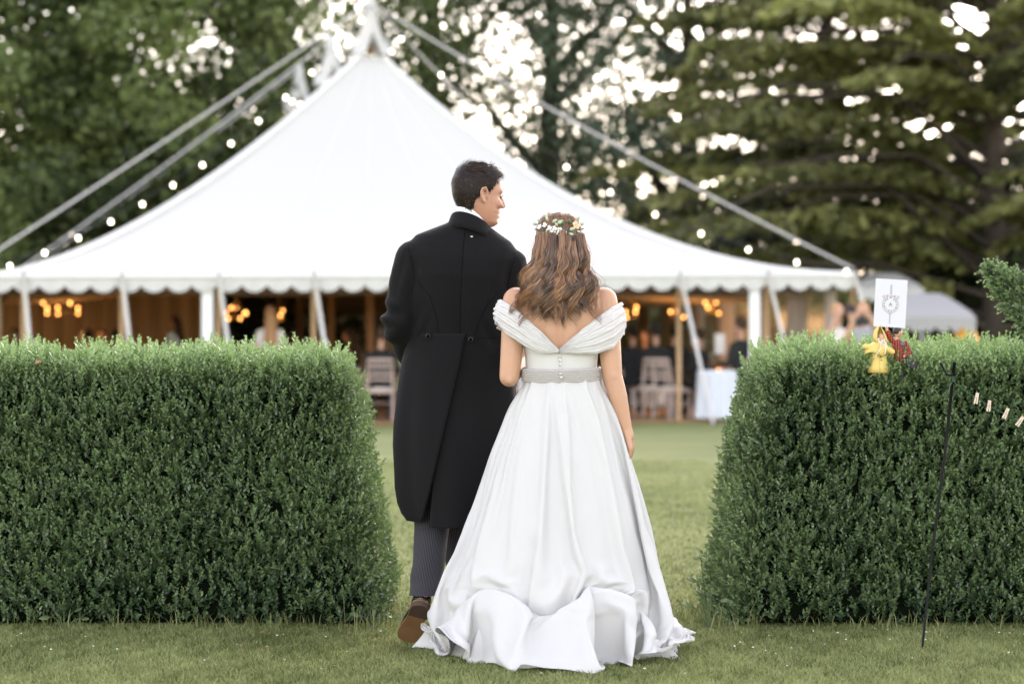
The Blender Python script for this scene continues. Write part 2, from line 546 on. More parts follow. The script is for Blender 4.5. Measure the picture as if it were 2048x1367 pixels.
# clipped topiary bird's tail growing from the right hedge
tp = tag(empty("topiary", P(2130, 690, 10.2)), "clipped box topiary with pointed tail at the right edge", 'topiary')
tb = np.array(tp.location)
pa, pb = np.array(P(2105, 625, 10.2)), np.array(P(1976, 540, 10.15))
n_ = 780
tt = RNG.uniform(0, 1, n_) ** .8
pxs = 1976 + 170 * tt
top_e = np.interp(pxs, [1976, 1992, 2050, 2150], [524, 531, 552, 560]); bot_e = np.interp(pxs, [1976, 1990, 2010, 2040, 2060, 2150], [546, 585, 610, 655, 690, 700])
pys = top_e + 6 + (bot_e - top_e - 8) * RNG.uniform(0, 1, n_)
half = .075 * np.clip((pxs - 1968) / 60, .12, 1) * np.sqrt(np.clip(1 - (2 * (pys - top_e) / (bot_e - top_e) - 1) ** 2, .05, 1))
sg_ = RNG.uniform(-1, 1, n_); sg_ = np.sign(sg_) * np.abs(sg_) ** .35
Yt = 10.17 + half * sg_
sp_ = np.stack([(pxs - 1024) / FPX * Yt, Yt, CAM_H - (pys - HORIZON) / FPX * Yt], -1)
dv = np.stack([-.35 * np.ones(n_), sg_ * .8, np.clip((bot_e + top_e) / 2 - pys, -30, 30) / 50], -1)
Vt, Rt = place_sprigs(sp_, dv * .8 + np.array([-.1, 0, .45]) + RNG.normal(0, .35, (n_, 3)), RNG.uniform(.8, 1.15, n_), RNG.normal(.12, .1, n_), TPL)
tag(np_mesh("foliage", Vt - tb, np.arange(len(Vt)).reshape(-1, 4), hedge_leaf, tp, smooth=False, rnd=Rt), kind='stuff')
mesh_obj("stem", tube([Vector((0, 0, -.15)), Vector(pa) - tp.location, Vector(pa * .3 + pb * .7) - tp.location], [.012, .01, .004], 6), twig_mat, tp)

# ------------------------------------------------------------------ trees
bark = M("tree_bark", (0.055, 0.042, 0.032), 0.95, 0.35, 8, 0.5, 20)
def leaves(pos, L, W, rnd, droop=0.0):
    n = len(pos)
    t = RNG.normal(size=(n, 3)); t[:, 2] -= droop
    t /= np.linalg.norm(t, axis=1, keepdims=True)
    s = np.cross(t, RNG.normal(size=(n, 3))); s /= np.linalg.norm(s, axis=1, keepdims=True)
    nn = np.cross(s, t)
    L = L[:, None]; W = W[:, None]
    V = np.stack([pos - t * L / 2, pos + s * W / 2 + nn * W * .2, pos + t * L / 2, pos - s * W / 2 + nn * W * .2], 1)
    return V.reshape(-1, 3), np.repeat(rnd, 4)

def broadleaf(label, px, Y, h, rad, nclump, nleaf, mat, z0=0.3, group=None, leafsize=0.2, gap=0.0, seed=1, flat=0.75):
    r = np.random.default_rng(seed)
    X = (px - 1024) / FPX * Y
    root = tag(empty("broadleaf_tree", (X, Y, 0)), label, 'tree', group)
    lean = r.uniform(-.04, .04, 2) * h
    tr = [tube([(0, 0, -.1), (lean[0] * .3, lean[1] * .3, h * .25), (lean[0] * .7, lean[1] * .7, h * .5), (lean[0], lean[1], h * .85)],
               [rad * .075 + .05, rad * .06, rad * .04, .04], 9)]
    cl = []
    for i in range(nclump):
        u = r.uniform(0, 1); zz = z0 + (1 - z0) * (u ** 0.9)
        a = r.uniform(0, 2 * PI)
        prof = math.sin(PI * min(1, max(0.04, (zz - z0) / (1 - z0) * .88 + .12))) ** .6
        rr = rad * prof * math.sqrt(r.uniform(.12, 1))
        cl.append((lean[0] * zz + rr * math.cos(a), lean[1] * zz + rr * math.sin(a) * .8, zz * h))
    cl = np.array(cl)
    for i in range(min(11, nclump)):
        c = cl[r.integers(0, nclump)]
        zb = max(h * .16, c[2] - abs(c[0]) * .9 - r.uniform(.3, 1.6))
        b0 = Vector((lean[0] * zb / h, lean[1] * zb / h, zb))
        mid = b0.lerp(Vector(c), .55) + Vector((0, 0, -.25))
        tr.append(tube([b0, mid, Vector(c)], [rad * .028 + .02, rad * .017 + .01, .015], 6))
    mesh_obj("trunk", join(*tr), bark, root)
    per = nleaf // nclump
    cs = r.uniform(.45, 1.0, nclump) * rad * .30
    shade = r.normal(.42, .27, nclump)
    off = r.normal(size=(nclump, per, 3)); off /= np.linalg.norm(off, axis=2, keepdims=True)
    off *= (r.uniform(0, 1, (nclump, per, 1)) ** .45)
    off[:, :, 2] *= flat
    pos = (cl[:, None, :] + off * cs[:, None, None]).reshape(-1, 3)
    keep = pos[:, 2] > .3
    rnd = np.clip(np.repeat(shade, per) + r.normal(0, .14, nclump * per), 0, 1)
    pos, rnd = pos[keep], rnd[keep]
    V, R = leaves(pos, leafsize * r.uniform(.7, 1.3, len(pos)), leafsize * .62 * r.uniform(.7, 1.3, len(pos)), rnd, .3)
    tag(np_mesh("crown", V, np.arange(len(V)).reshape(-1, 4), mat, root, smooth=False, rnd=R), kind='stuff')
    return root

def conifer(label, px, Y, h, reach, nb, mat, seed=3, zmin=.06):
    r = np.random.default_rng(seed)
    X = (px - 1024) / FPX * Y
    root = tag(empty("conifer_tree", (X, Y, 0)), label, 'tree')
    tr = [tube([(0, 0, -.1), (.05, 0, h * .4), (0, 0, h)], [.26, .18, .03], 10)]
    P_, D_, S_ = [], [], []
    for i in range(nb):
        zf = zmin + (1 - zmin) * (i + r.uniform(0, 1)) / nb
        L = reach * (1 - zf) ** .62 * r.uniform(.65, 1.08)
        a = r.uniform(0, 2 * PI) if i % 3 else PI + r.uniform(-.7, .7)
        z = zf * h
        rise = r.uniform(.02, .22) * L
        p0, p1, p2, p3 = [np.array(v) for v in ((0, 0, z), (math.cos(a) * L * .35, math.sin(a) * L * .35, z + rise),
                          (math.cos(a) * L * .7, math.sin(a) * L * .7, z + rise * .9), (math.cos(a) * L, math.sin(a) * L, z + rise * .35))]
        tr.append(tube([Vector(p0), Vector(p1), Vector(p2), Vector(p3)], [.07, .05, .03, .01], 5))
        sh = r.normal(.42, .2)
        nt = int(L * 7) + 4
        for k in range(nt):
            t = r.uniform(.15, 1.0)
            bp = p0 * (1 - t) ** 2 + p1 * 2 * t * (1 - t) * .5 + (p1 + p2) * .5 * 2 * t * (1 - t) * .5 + p3 * t * t
            side = np.array([-math.sin(a), math.cos(a), 0]) * r.choice([-1, 1])
            tl = r.uniform(.4, 1.35) * (1 - t * .45) * min(1, L / 4 + .3)
            tdir = side * .8 + np.array([math.cos(a), math.sin(a), 0]) * .55
            nn = 17
            q = r.uniform(0, 1, nn)
            pts = bp + tdir * (q * tl)[:, None] + r.normal(0, .07, (nn, 3)) * np.array([1, 1, .6])
            pts[:, 2] -= (q ** 2) * tl * .3
            P_.append(pts); D_.append(np.tile(tdir + np.array([0, 0, -.35]), (nn, 1))); S_.append(np.clip(sh + .25 * q + r.normal(0, .1, nn), 0, 1))
    mesh_obj("trunk", join(*tr), bark, root)
    pos = np.concatenate(P_); d = np.concatenate(D_); rnd = np.concatenate(S_)
    d = d + r.normal(0, .35, d.shape); d /= np.linalg.norm(d, axis=1, keepdims=True)
    s = np.cross(d, r.normal(size=d.shape)); s /= np.linalg.norm(s, axis=1, keepdims=True)
    L = r.uniform(.18, .38, len(pos))[:, None]; W = r.uniform(.035, .08, len(pos))[:, None]
    V = np.stack([pos - d * L / 2, pos + s * W, pos + d * L / 2, pos - s * W], 1).reshape(-1, 3)
    tag(np_mesh("crown", V, np.arange(len(V)).reshape(-1, 4), mat, root, smooth=False, rnd=np.repeat(rnd, 4)), kind='stuff')
    return root

leaf_mid = leaf_mat("leaf_mid_green", (0.034, 0.052, 0.016), (0.255, 0.320, 0.100), .5, .35)
leaf_dark = leaf_mat("leaf_dark_green", (0.024, 0.036, 0.018), (0.135, 0.175, 0.075), .5, .3)
leaf_blue = leaf_mat("leaf_blue_green", (0.036, 0.058, 0.038), (0.190, 0.250, 0.160), .5, .3)
needle = leaf_mat("needle_olive", (0.020, 0.025, 0.009), (0.275, 0.285, 0.088), .55, .25)
needle_dark = leaf_mat("needle_dark", (0.016, 0.020, 0.009), (0.080, 0.085, 0.028), .55, .2)

broadleaf("leafy green tree with forked trunk at far left behind tent", 235, 53, 13.5, 5.2, 230, 46000, leaf_mid, .16, seed=11, leafsize=.22)
broadleaf("dark green tree at the left picture edge beyond tent corner", -60, 50, 12, 4.6, 150, 32000, leaf_mid, .1, seed=12, leafsize=.22)
broadleaf("tall thin crowned tree behind left slope of tent roof", 520, 60, 15, 5.4, 420, 33000, leaf_mid, .2, seed=13, leafsize=.17)
broadleaf("tall tree with sparse crown right behind the tent peak", 840, 64, 17, 6.0, 460, 38000, leaf_dark, .22, seed=14, leafsize=.16)
broadleaf("dark sparse tree right of tent peak above groom's head", 1090, 62, 16.5, 5.4, 430, 37000, leaf_dark, .2, seed=15, leafsize=.16)
broadleaf("bluish green tree between tent roof and the conifers", 1370, 60, 15, 4.8, 400, 24000, leaf_blue, .14, seed=16, leafsize=.17)
broadleaf("low bushy tree showing above right slope of tent roof", 1250, 66, 7.5, 4.6, 260, 9000, leaf_mid, .1, seed=17, leafsize=.17)
broadleaf("olive bush below the conifers beside right end of tent", 1560, 58, 5.6, 3.4, 90, 9000, leaf_blue, .06, seed=18)
broadleaf("dark undergrowth bush behind the guy ropes at far left", 90, 56, 5.5, 4.6, 110, 16000, leaf_dark, .05, seed=19)
broadleaf("dark undergrowth bush under leafy tree left of tent roof", 420, 58, 5.5, 4.6, 110, 15000, leaf_dark, .05, seed=20)
conifer("big olive conifer with drooping sprays at right, dark trunk showing", 1985, 49, 18, 9.4, 150, needle, seed=21)
conifer("second olive conifer reaching towards the tent from right", 1650, 57, 17, 6.6, 78, needle, seed=22)
conifer("dark conifer behind the big one in top right corner", 2240, 56, 18, 7.5, 56, needle_dark, seed=23)
broadleaf("dark bush under the conifers behind the small canopy", 1900, 54, 5.2, 4.4, 110, 15000, leaf_dark, .04, seed=24)
broadleaf("dark shrub at far right under the conifer's lowest branches", 2120, 52, 5.0, 3.6, 90, 12000, leaf_dark, .04, seed=25)
# the wood beyond, read as one mass
wp = np.stack([RNG.uniform(-24, 24, 26000), RNG.uniform(78, 84, 26000), RNG.uniform(0, 1, 26000) ** .8], -1)
wp[:, 2] *= 4.0 + 1.0 * wob(wp * np.array([1, 0, 0]), .5, 5)
Vw, Rw = leaves(wp, RNG.uniform(.3, .5, 26000), RNG.uniform(.2, .35, 26000), np.clip(RNG.normal(.3, .2, 26000), 0, 1))
tag(np_mesh("undergrowth", Vw, np.arange(len(Vw)).reshape(-1, 4), leaf_dark, smooth=False, rnd=Rw), kind='stuff', label='dark low undergrowth of the wood far behind the tent', cat='undergrowth')
# ------------------------------------------------------------------ marquee
YAW = math.radians(12)
E_ = Vector((math.cos(YAW), math.sin(YAW), 0)); R_ = Vector((-math.sin(YAW), math.cos(YAW), 0))
TF = Vector((-1.08, 35.14, 0))
TW, TL, KV = 6.4, 23.0, (6.5, 11.5, 16.5)
ZP = 6.28
def eave_z(u): return 2.16 + 0.05 * u / TW
def T(u, v, z=0.0): return TF + E_ * u + R_ * v + Vector((0, 0, z))
tent_inv = Matrix.Translation(-TF)
canvas = fabric_mat("white_canvas", (0.525, 0.52, 0.50), 0.06, 0, .6, .05, 3, .1)
canvas2 = M("canvas_webbing", (0.66, 0.66, 0.65), .7, .05)
rope_mat = M("rope_fibre", (0.56, 0.54, 0.53), .8, .15, 80)
pine = M("pine_pole", (0.42, 0.27, 0.15), .6, .2, 6, stretch=(1, 1, .1))
post_white = M("white_post", (0.74, 0.76, 0.77), .5, .04)
dark_iron = M("dark_iron", (0.03, 0.03, 0.03), .6)
tent = tag(empty("marquee", TF), "large white traditional pole marquee with scalloped edge and tall peaks", 'marquee')
def tobj(name, vf, mat, smooth=True, parent=None):
    o = mesh_obj(name, xf(vf, tent_inv) if parent is None else vf, mat, parent or tent, smooth)
    return o
g_ = lambda t, bu=0.0: t ** (1.92 - .44 * max(0.0, -bu / TW) ** 1.5)
# end bell: fan from the first king pole to the two front corners and sides
bnd = []
for s in np.linspace(0, 1, 13)[:-1]: bnd.append((-TW, KV[0] * (1 - s)))
for s in np.linspace(0, 1, 37)[:-1]: bnd.append((-TW + 2 * TW * s, 0))
for s in np.linspace(0, 1, 13): bnd.append((TW, KV[0] * s))
ts = np.linspace(0, .975, 40)
V = []
for t in ts:
    for (bu, bv) in bnd:
        u, v = bu * (1 - t), bv + (KV[0] - bv) * t
        z0 = eave_z(bu)
        # scalloped pull of the side poles on the eave
        z = z0 + (ZP - z0) * g_(t, bu)
        V.append(T(u, v, z))
front_roof = (V, [tuple(f) for f in grid_faces(len(ts), len(bnd))])
V = []
vs = np.unique(np.concatenate([np.linspace(KV[0], TL, 67), np.array(KV)]))
us = np.linspace(-1, 1, 49)
for v in vs:
    if v <= KV[2]:
        k = int(min(1, (v - KV[0]) // 5)); a = (v - KV[k]) / 5.0
        zr = ZP - 2.0 * (1 - (2 * abs(a - .5)) ** 1.7)
        fr = 1.0
    else:
        fr = 1 - (v - KV[2]) / (TL - KV[2]); zr = None
    for q in us:
        u = q * TW; t = 1 - abs(q)
        z0 = eave_z(u)
        if zr is None:
            tt = min(t, 1.0) if abs(q) > (1 - fr) else fr
            tt = min(t, fr) if True else tt
            z = z0 + (ZP - z0) * g_(tt * .975, -TW if q < 0 else 0)
        else: z = z0 + (zr - z0) * g_(t * .975, -TW if q < 0 else 0)
        V.append(T(u, v, z))
back_roof = (V, [tuple(f) for f in grid_faces(len(vs), len(us))])
tobj("canopy", join(front_roof, back_roof), canvas)
# webbing along the two front hips and the seams of the front face
def roof_pt(bu, bv, t, up=.012):
    z0 = eave_z(bu); return T(bu * (1 - t), bv + (KV[0] - bv) * t, z0 + (ZP - z0) * g_(t, bu) + up)
for bu in (-TW, TW):
    pts = [roof_pt(bu, 0, t) for t in np.linspace(0, .97, 26)]
    tobj("hip_webbing", tube(pts, [.05] * 26, 6), canvas2)
for bu in (-TW * .5, -TW * .17, TW * .17, TW * .5):
    pts = [roof_pt(bu, 0, t, .002) for t in np.linspace(0, .97, 20)]
    tobj("seam", tube(pts, [.008] * 20, 5), canvas2)
# valance with scallops along front and right edge, and left
def valance(a, b, n, depth=.13, drop=.10):
    V, F = [], []
    per = 10
    N = n * per
    for i in range(N + 1):
        s = i / N
        u, v = a[0] + (b[0] - a[0]) * s, a[1] + (b[1] - a[1]) * s
        z0 = eave_z(u)
        ph = abs(math.sin(PI * i / per))
        low = z0 - depth - drop * (ph ** .7)
        bow = .012 * math.sin(i * .7)
        nrm = Vector((b[1] - a[1], -(b[0] - a[0]), 0)).normalized()
        w0 = T(u, v, 0); n_w = (E_ * nrm.x + R_ * nrm.y)
        for k, zz in enumerate((z0 + .004, z0 - depth * .5, z0 - depth, low)):
            V.append(w0 + n_w * (.004 + (.02 + bow) * k / 3) + Vector((0, 0, zz)))
    F = [tuple(f) for f in grid_faces(N + 1, 4)]
    return V, F
tobj("valance", join(valance((-TW, 0), (TW, 0), 36), valance((TW, 0), (TW, TL), 64), valance((-TW, TL), (-TW, 0), 64)), canvas)
for bz, bb in (((-TW, 0), (TW, 0)),):
    tobj("eave_webbing", tube([T(bz[0] + (bb[0] - bz[0]) * s, -.015, eave_z(bz[0] + (bb[0] - bz[0]) * s) - .005) for s in np.linspace(0, 1, 30)], .022, 6), canvas2)
# king poles and their canvas crown sleeves
for i, kv in enumerate(KV):
    k = tobj("king_pole", tube([T(0, kv, 0), T(0, kv, 7.02)], [.07, .05], 10), pine)
    V, F = [], []
    nn = 32
    for (zz, rr) in ((6.12, .36), (6.3, .25), (6.55, .17), (6.8, .115), (7.05, .075), (7.10, .02)):
        for q in range(nn):
            th = 2 * PI * q / nn
            dq = abs((th + PI / 4) % (PI / 2) - PI / 4)
            lift = .42 * max(0, 1 - dq / .38) if zz == 6.12 else 0
            V.append(T(rr * (1 - .4 * lift) * math.cos(th), kv + rr * (1 - .4 * lift) * math.sin(th), zz + lift))
    F = [tuple(f) for f in grid_faces(6, nn, True)]
    tobj("crown_sleeve", (V, F), canvas)
    if False: tobj("pole_collar", tube([T(0, kv, 5.75), T(0, kv, 6.15)], [.2, .14], 12), dark_iron)
# perimeter poles, straps and stakes
pole_u = np.linspace(-TW + .5, TW - .02, 10)
for i, u in enumerate(pole_u):
    tobj("side_pole", tube([T(u, .05, 0), T(u, .05, eave_z(u) - .01)], .038, 8), pine)
    a, b = T(u, -.03, eave_z(u)), T(u + .18, -1.15, 0.0)
    mid = a.lerp(b, .45) + Vector((0, 0, -.01))
    st = tobj("strap", tube([a, mid, b], [.034, .03, .024], 6), rope_mat)
    tobj("buckle", ellipsoid(mid, (.05, .05, .07), None, 8, 6), rope_mat)
    tobj("stake", tube([b + Vector((.02, -.03, .06)), b - Vector((.02, -.03, .2))], .014, 6), dark_iron)
    tobj("eave_loop", tube([T(u, -.035, eave_z(u) + .07), T(u, -.045, eave_z(u) - .06)], .014, 5), dark_iron)
for v in np.linspace(2.1, TL, 11):
    for sg in (-1, 1):
        tobj("side_pole", tube([T(sg * (TW - .03), v, 0), T(sg * (TW - .03), v, eave_z(sg * TW))], .036, 7), pine)
for px in (426, 1529):
    u = ((px - 1024) / FPX * 35 - TF.x) / math.cos(YAW)
    tobj("door_post", box(*T(u, .1, 1.05), .155, .1, 2.1), post_white, False)
# walls: clear window panels hung between drapes, back and right side
wall_mat = fabric_mat("tan_drape", (0.30, 0.225, 0.14), .25, 0, .85, .2, 6, .1)
pale_drape = fabric_mat("pale_drape", (0.52, 0.45, 0.40), .35, 0, .8, .2, 6, .1)
clear = bpy.data.materials.new("clear_window_film"); clear.use_nodes = True
cn, cl_ = clear.node_tree.nodes, clear.node_tree.links
cb = cn['Principled BSDF']; cb.inputs['Base Color'].default_value = (.75, .75, .73, 1); cb.inputs['Roughness'].default_value = .15
ct = cn.new('ShaderNodeBsdfTransparent'); ct.inputs['Color'].default_value = (.9, .9, .88, 1)
cm = cn.new('ShaderNodeMixShader'); cm.inputs[0].default_value = .34
cl_.new(ct.outputs[0], cm.inputs[1]); cl_.new(cb.outputs[0], cm.inputs[2]); cl_.new(cm.outputs[0], cn['Material Output'].inputs['Surface'])
def drape(a, b, mat, z1, name="drape", amp=.05, waves=5):
    N = waves * 8
    V = []
    d = Vector((b[0] - a[0], b[1] - a[1], 0)); nrm = Vector((d.y, -d.x, 0)).normalized()
    for zz in (0.02, z1 * .5, z1):
        for i in range(N + 1):
            s = i / N
            o = amp * math.sin(2 * PI * waves * s) * (1 - .3 * zz / z1)
            V.append(T(a[0] + d.x * s + nrm.x * o, a[1] + d.y * s + nrm.y * o, zz))
    tobj(name, (V, [tuple(f) for f in grid_faces(3, N + 1)]), mat)
def film(a, b, z1):
    V = [T(a[0], a[1], .5), T(b[0], b[1], .5), T(b[0], b[1], z1), T(a[0], a[1], z1)]
    tobj("window_panel", (V, [(0, 1, 2, 3)]), clear, False)
nb = 12
for i in range(nb):
    u0, u1 = -TW + .1 + i * (2 * TW - .2) / nb, -TW + .1 + (i + 1) * (2 * TW - .2) / nb
    if i in (7, 9): film((u0, TL - .1), (u1 - .45, TL - .1), 2.1); drape((u1 - .5, TL - .15), (u1, TL - .15), wall_mat, 2.12, waves=3)
    else: drape((u0, TL - .15), (u1, TL - .15), wall_mat, 2.12)
ns = 12
for i in range(ns):
    v0, v1 = .5 + i * (TL - .7) / ns, .5 + (i + 1) * (TL - .7) / ns
    film((TW - .12, v0 + .3), (TW - .12, v1 - .3), 2.12)
    drape((TW - .16, v0), (TW - .16, v0 + .36), pale_drape if i < 4 else wall_mat, 2.14, waves=3)
    drape((TW - .16, v1 - .36), (TW - .16, v1), pale_drape if i < 4 else wall_mat, 2.14, waves=3)
    drape((-TW + .16, v0), (-TW + .16, v1), wall_mat, 2.14, waves=8)
drape((-TW + .2, 9.0), (-2.45, 9.0), wall_mat, 2.3, 'partition_drape', .07, 11)
# tan lining swagged under the roof
lin = fabric_mat("amber_lining", (0.50, 0.31, 0.13), .2, 0, .85, .1, 4, .1)
V = []
for i, v in enumerate(np.linspace(.6, TL - .4, 30)):
    for q in np.linspace(-1, 1, 41):
        tq = 1 - abs(q); tv = min(1.0, v / KV[0], (TL - v) / KV[0]); tm = min(tq, tv)
        z = eave_z(0) - .27 + .55 * (2.2 * tm ** 1.8) - .07 * abs(math.sin(PI * (v - .6) / 2.2 + q * 3)) * tm ** .3
        V.append(T(q * (TW - .25), v, z))
tobj("lining", (V, [tuple(f) for f in grid_faces(30, 41)]), lin)
# ridge guys from the king pole heads
cornL, cornR = T(-TW, 0, eave_z(-TW) + .08), T(TW, 0, eave_z(TW) + .08)
def guy(a, b, sag=.12, r=.015):
    pts = [a.lerp(b, s) - Vector((0, 0, sag * 4 * s * (1 - s))) for s in np.linspace(0, 1, 12)]
    tobj("guy_rope", tube(pts, r, 6), rope_mat)
for kv in KV:
    guy(T(0, kv, 7.03), Vector((-10.6, 32.0, 0)) if kv == KV[0] else T(-TW, kv - 2.5, eave_z(-TW)), .08)
guy(T(0, KV[0], 7.03), cornR)
guy(T(0, KV[0], 7.03), T(TW, KV[0] + 5, eave_z(TW)), .05)
guy(T(0, KV[1], 7.03), T(TW, KV[1] + 5, eave_z(TW)), .05)
floor = mesh_obj("tent_floor", ([T(-TW + .1, -.05, .004), T(TW - .1, -.05, .004), T(TW - .1, TL, .004), T(-TW + .1, TL, .004),
                                 T(-TW + .1, -.05, .03), T(TW - .1, -.05, .03), T(TW - .1, TL, .03), T(-TW + .1, TL, .03)],
                                [(4, 5, 6, 7), (0, 1, 5, 4), (1, 2, 6, 5), (3, 0, 4, 7), (2, 3, 7, 6)]),
                 M("coir_matting", (0.30, 0.18, 0.09), .95, .25, 40, .4, 120), None, False)
tag(floor, kind='structure')

# festoon lights
bulb_mat = emit_mat("festoon_bulb", (1.0, 0.86, 0.62), 3.5)
cable_mat = M("cable_black", (0.03, 0.03, 0.03), .7)
def festoon(label, a, b, sag, fracs, jit=0):
    root = tag(empty("string_lights", a), label, 'string lights', 'festoon lights on the marquee guys')
    f = lambda s: a.lerp(b, s) - Vector((0, 0, sag * 4 * s * (1 - s)))
    mesh_obj("cable", tube([f(s) - a for s in np.linspace(0, 1, 30)], .006, 5), cable_mat, root)
    b0 = None
    for s in fracs:
        p = f(s) - a
        if b0 is None:
            b0 = mesh_obj("bulb", ellipsoid((0, 0, -.06), (.021, .021, .028), None, 10, 8), bulb_mat, root); o = b0
            so = mesh_obj("socket", tube([(0, 0, 0), (0, 0, -.035)], .014, 6), cable_mat, b0)
        else:
            o = link(b0.copy(), root); s2 = link(so.copy(), o)
        o.location = p
festoon("string of small bulbs hanging along left slope of the tent", cornL + Vector((0, -.2, 0)), T(0, KV[0] - .1, 6.95), .62, np.linspace(.055, .97, 13))
festoon("string of small bulbs hanging along right slope of the tent", cornR + Vector((0, -.2, 0)), T(0, KV[0] - .1, 6.95), .85, np.linspace(.02, .93, 11))
festoon("short string of bulbs by the rear tent peaks", T(-.3, KV[0] + 1, 6.2), T(-.2, KV[2], 6.4), .35, np.linspace(.3, .95, 5))

# ------------------------------------------------------------------ chandeliers
flame = emit_mat("warm_bulb", (1.0, 0.40, 0.10), 2.0)
brass = M("old_brass", (0.25, 0.16, 0.07), .4, .1, metal=.8)
ch0 = None
def chandelier(px, py, Y, label, r=.26, n=8):
    c = P(px, py, Y)
    root = tag(empty("chandelier", c), label, 'chandelier', 'chandeliers inside the marquee')
    ring = [(r * math.cos(2 * PI * k / 24), r * math.sin(2 * PI * k / 24), -.06) for k in range(25)]
    mesh_obj("ring", tube(ring, .012, 6, False), brass, root)
    mesh_obj("rod", join(tube([(0, 0, .7), (0, 0, -.1)], .012, 6), *[tube([(0, 0, .25), ring[k * 8 % 24]], .006, 4) for k in range(3)]), brass, root)
    for k in range(n):
        a = 2 * PI * k / n + px
        b = mesh_obj("bulb", ellipsoid((r * math.cos(a), r * math.sin(a), .01 + .10 * math.sin(k * 2.1)), (.019, .019, .027), None, 10, 7), flame, root)
    L = bpy.data.lights.new("chandelier_glow", 'POINT'); L.energy = 4.5; L.color = (1, .55, .22); L.shadow_soft_size = .2
    lo = bpy.data.objects.new("chandelier_glow", L); lo.location = (0, 0, -.2); link(lo, root)
chandelier(122, 617, 41, "lit chandelier at far left inside the tent, widest bulb cluster", .30, 9)
chandelier(472, 627, 40, "lit chandelier beside the white door post at left", .17, 7)
chandelier(558, 632, 43, "small lit chandelier beside the blonde woman's head", .09, 3)
chandelier(1262, 625, 41, "lit chandelier close to the bride's right sleeve", .12, 4)
chandelier(1354, 624, 41, "lit chandelier left of the slanting tent strap", .11, 4)
chandelier(1424, 616, 41, "lit chandelier right of the slanting tent strap", .12, 5)
chandelier(20, 600, 44, "dim lit chandelier at left edge under the valance", .2, 4)
chandelier(190, 598, 50, "distant dim chandelier deep in the tent's left", .15, 3)

# ------------------------------------------------------------------ small canopy to the right
def canopy(label, px0, px1, pytop, pyeave, Y, depth, mat):
    x0, x1 = P(px0, pyeave, Y).x, P(px1, pyeave, Y).x
    ze, zt = P(0, pyeave, Y).z, P(0, pytop, Y).z
    cx, cy = (x0 + x1) / 2, Y + depth / 2
    root = tag(empty("canopy_tent", (cx, cy, 0)), label, 'canopy')
    hw, hd = (x1 - x0) / 2, depth / 2
    V, F = [], []
    rings = 8; per = []
    for s in np.linspace(-1, 1, 17)[:-1]: per.append((s * hw, -hd))
    for s in np.linspace(-1, 1, 9)[:-1]: per.append((hw, s * hd))
    for s in np.linspace(1, -1, 17)[:-1]: per.append((s * hw, hd))
    for s in np.linspace(1, -1, 9)[:-1]: per.append((-hw, s * hd))
    for i in range(rings):
        t = i / (rings - 1) * .98
        for (a, b) in per: V.append((a * (1 - t * (.55 if abs(a) > 0 else 1)), b * (1 - t), ze + (zt - ze) * t ** .8))
    F = [tuple(f) for f in grid_faces(rings, len(per), True)]
    mesh_obj("roof", (V, F), mat, root)
    V = []
    N = 48
    for i in range(N + 1):
        x = -hw + 2 * hw * i / N
        for z in (ze + .005, ze - .12, ze - .16 - .09 * abs(math.sin(PI * i / 8))): V.append((x, -hd - .012, z))
    mesh_obj("valance", (V, [tuple(f) for f in grid_faces(N + 1, 3)]), mat, root)
    for a in (-1, 1):
        for b in (-1, 1):
            mesh_obj("leg", tube([(a * (hw - .04), b * (hd - .04), 0), (a * (hw - .04), b * (hd - .04), ze)], .025, 6), post_white, root)
canopy("grey canopy with scalloped edge behind right hedge beside the tent", 1790, 1952, 582, 634, 40, 2.6, M("grey_canvas", (0.34, 0.33, 0.33), .8, .08))
canopy("small white canopy top peeking out behind the upright card", 1716, 1848, 540, 578, 46, 2.6, canvas)

# ------------------------------------------------------------------ chairs
lime = M("limed_wood", (0.46, 0.36, 0.32), .6, .15, 20)
pad = M("seat_pad", (0.62, 0.58, 0.53), .9, .05)
def make_chair():
    root = empty("banquet_chair")
    for sx in (-1, 1):
        mesh_obj("leg", tube([(sx * .18, .19, .0), (sx * .185, .18, .45)], [.014, .019], 8), lime, root)
        mesh_obj("leg", tube([(sx * .20, -.23, .0), (sx * .19, -.19, .45), (sx * .19, -.20, .62), (sx * .185, -.25, .92)], [.015, .02, .02, .016], 8), lime, root)
    mesh_obj("seat_frame", join(box(0, .18, .44, .38, .035, .05), box(0, -.19, .44, .38, .035, .05), box(-.185, 0, .44, .035, .38, .05), box(.185, 0, .44, .035, .38, .05)), lime, root, False)
    mesh_obj("seat", ellipsoid((0, 0, .475), (.20, .20, .03), None, 16, 8), pad, root)
    for z, y, h in ((.905, -.247, .04), (.80, -.23, .03), (.70, -.214, .035), (.615, -.20, .03)):
        mesh_obj("back_rail", box(0, y, z, .36, .018, h), lime, root, False)
    for k in range(6):
        x = -.14 + .056 * k
        mesh_obj("spindle", tube([(x, -.23, .80), (x, -.246, .90)], .008, 6), lime, root)
    for sx in (-1, 1):
        mesh_obj("stretcher", tube([(sx * .18, .19, .22), (sx * .195, -.21, .22)], .009, 6), lime, root)
    mesh_obj("stretcher", tube([(-.18, .19, .26), (.18, .19, .26)], .009, 6), lime, root)
    return root
def copy_tree(o, parent=None):
    c = link(o.copy(), parent)
    for ch in list(o.children): copy_tree(ch, c)
    return c
def at(px, Y): return ((px - 1024) / FPX * Y, Y, 0.03)
chair0 = make_chair()
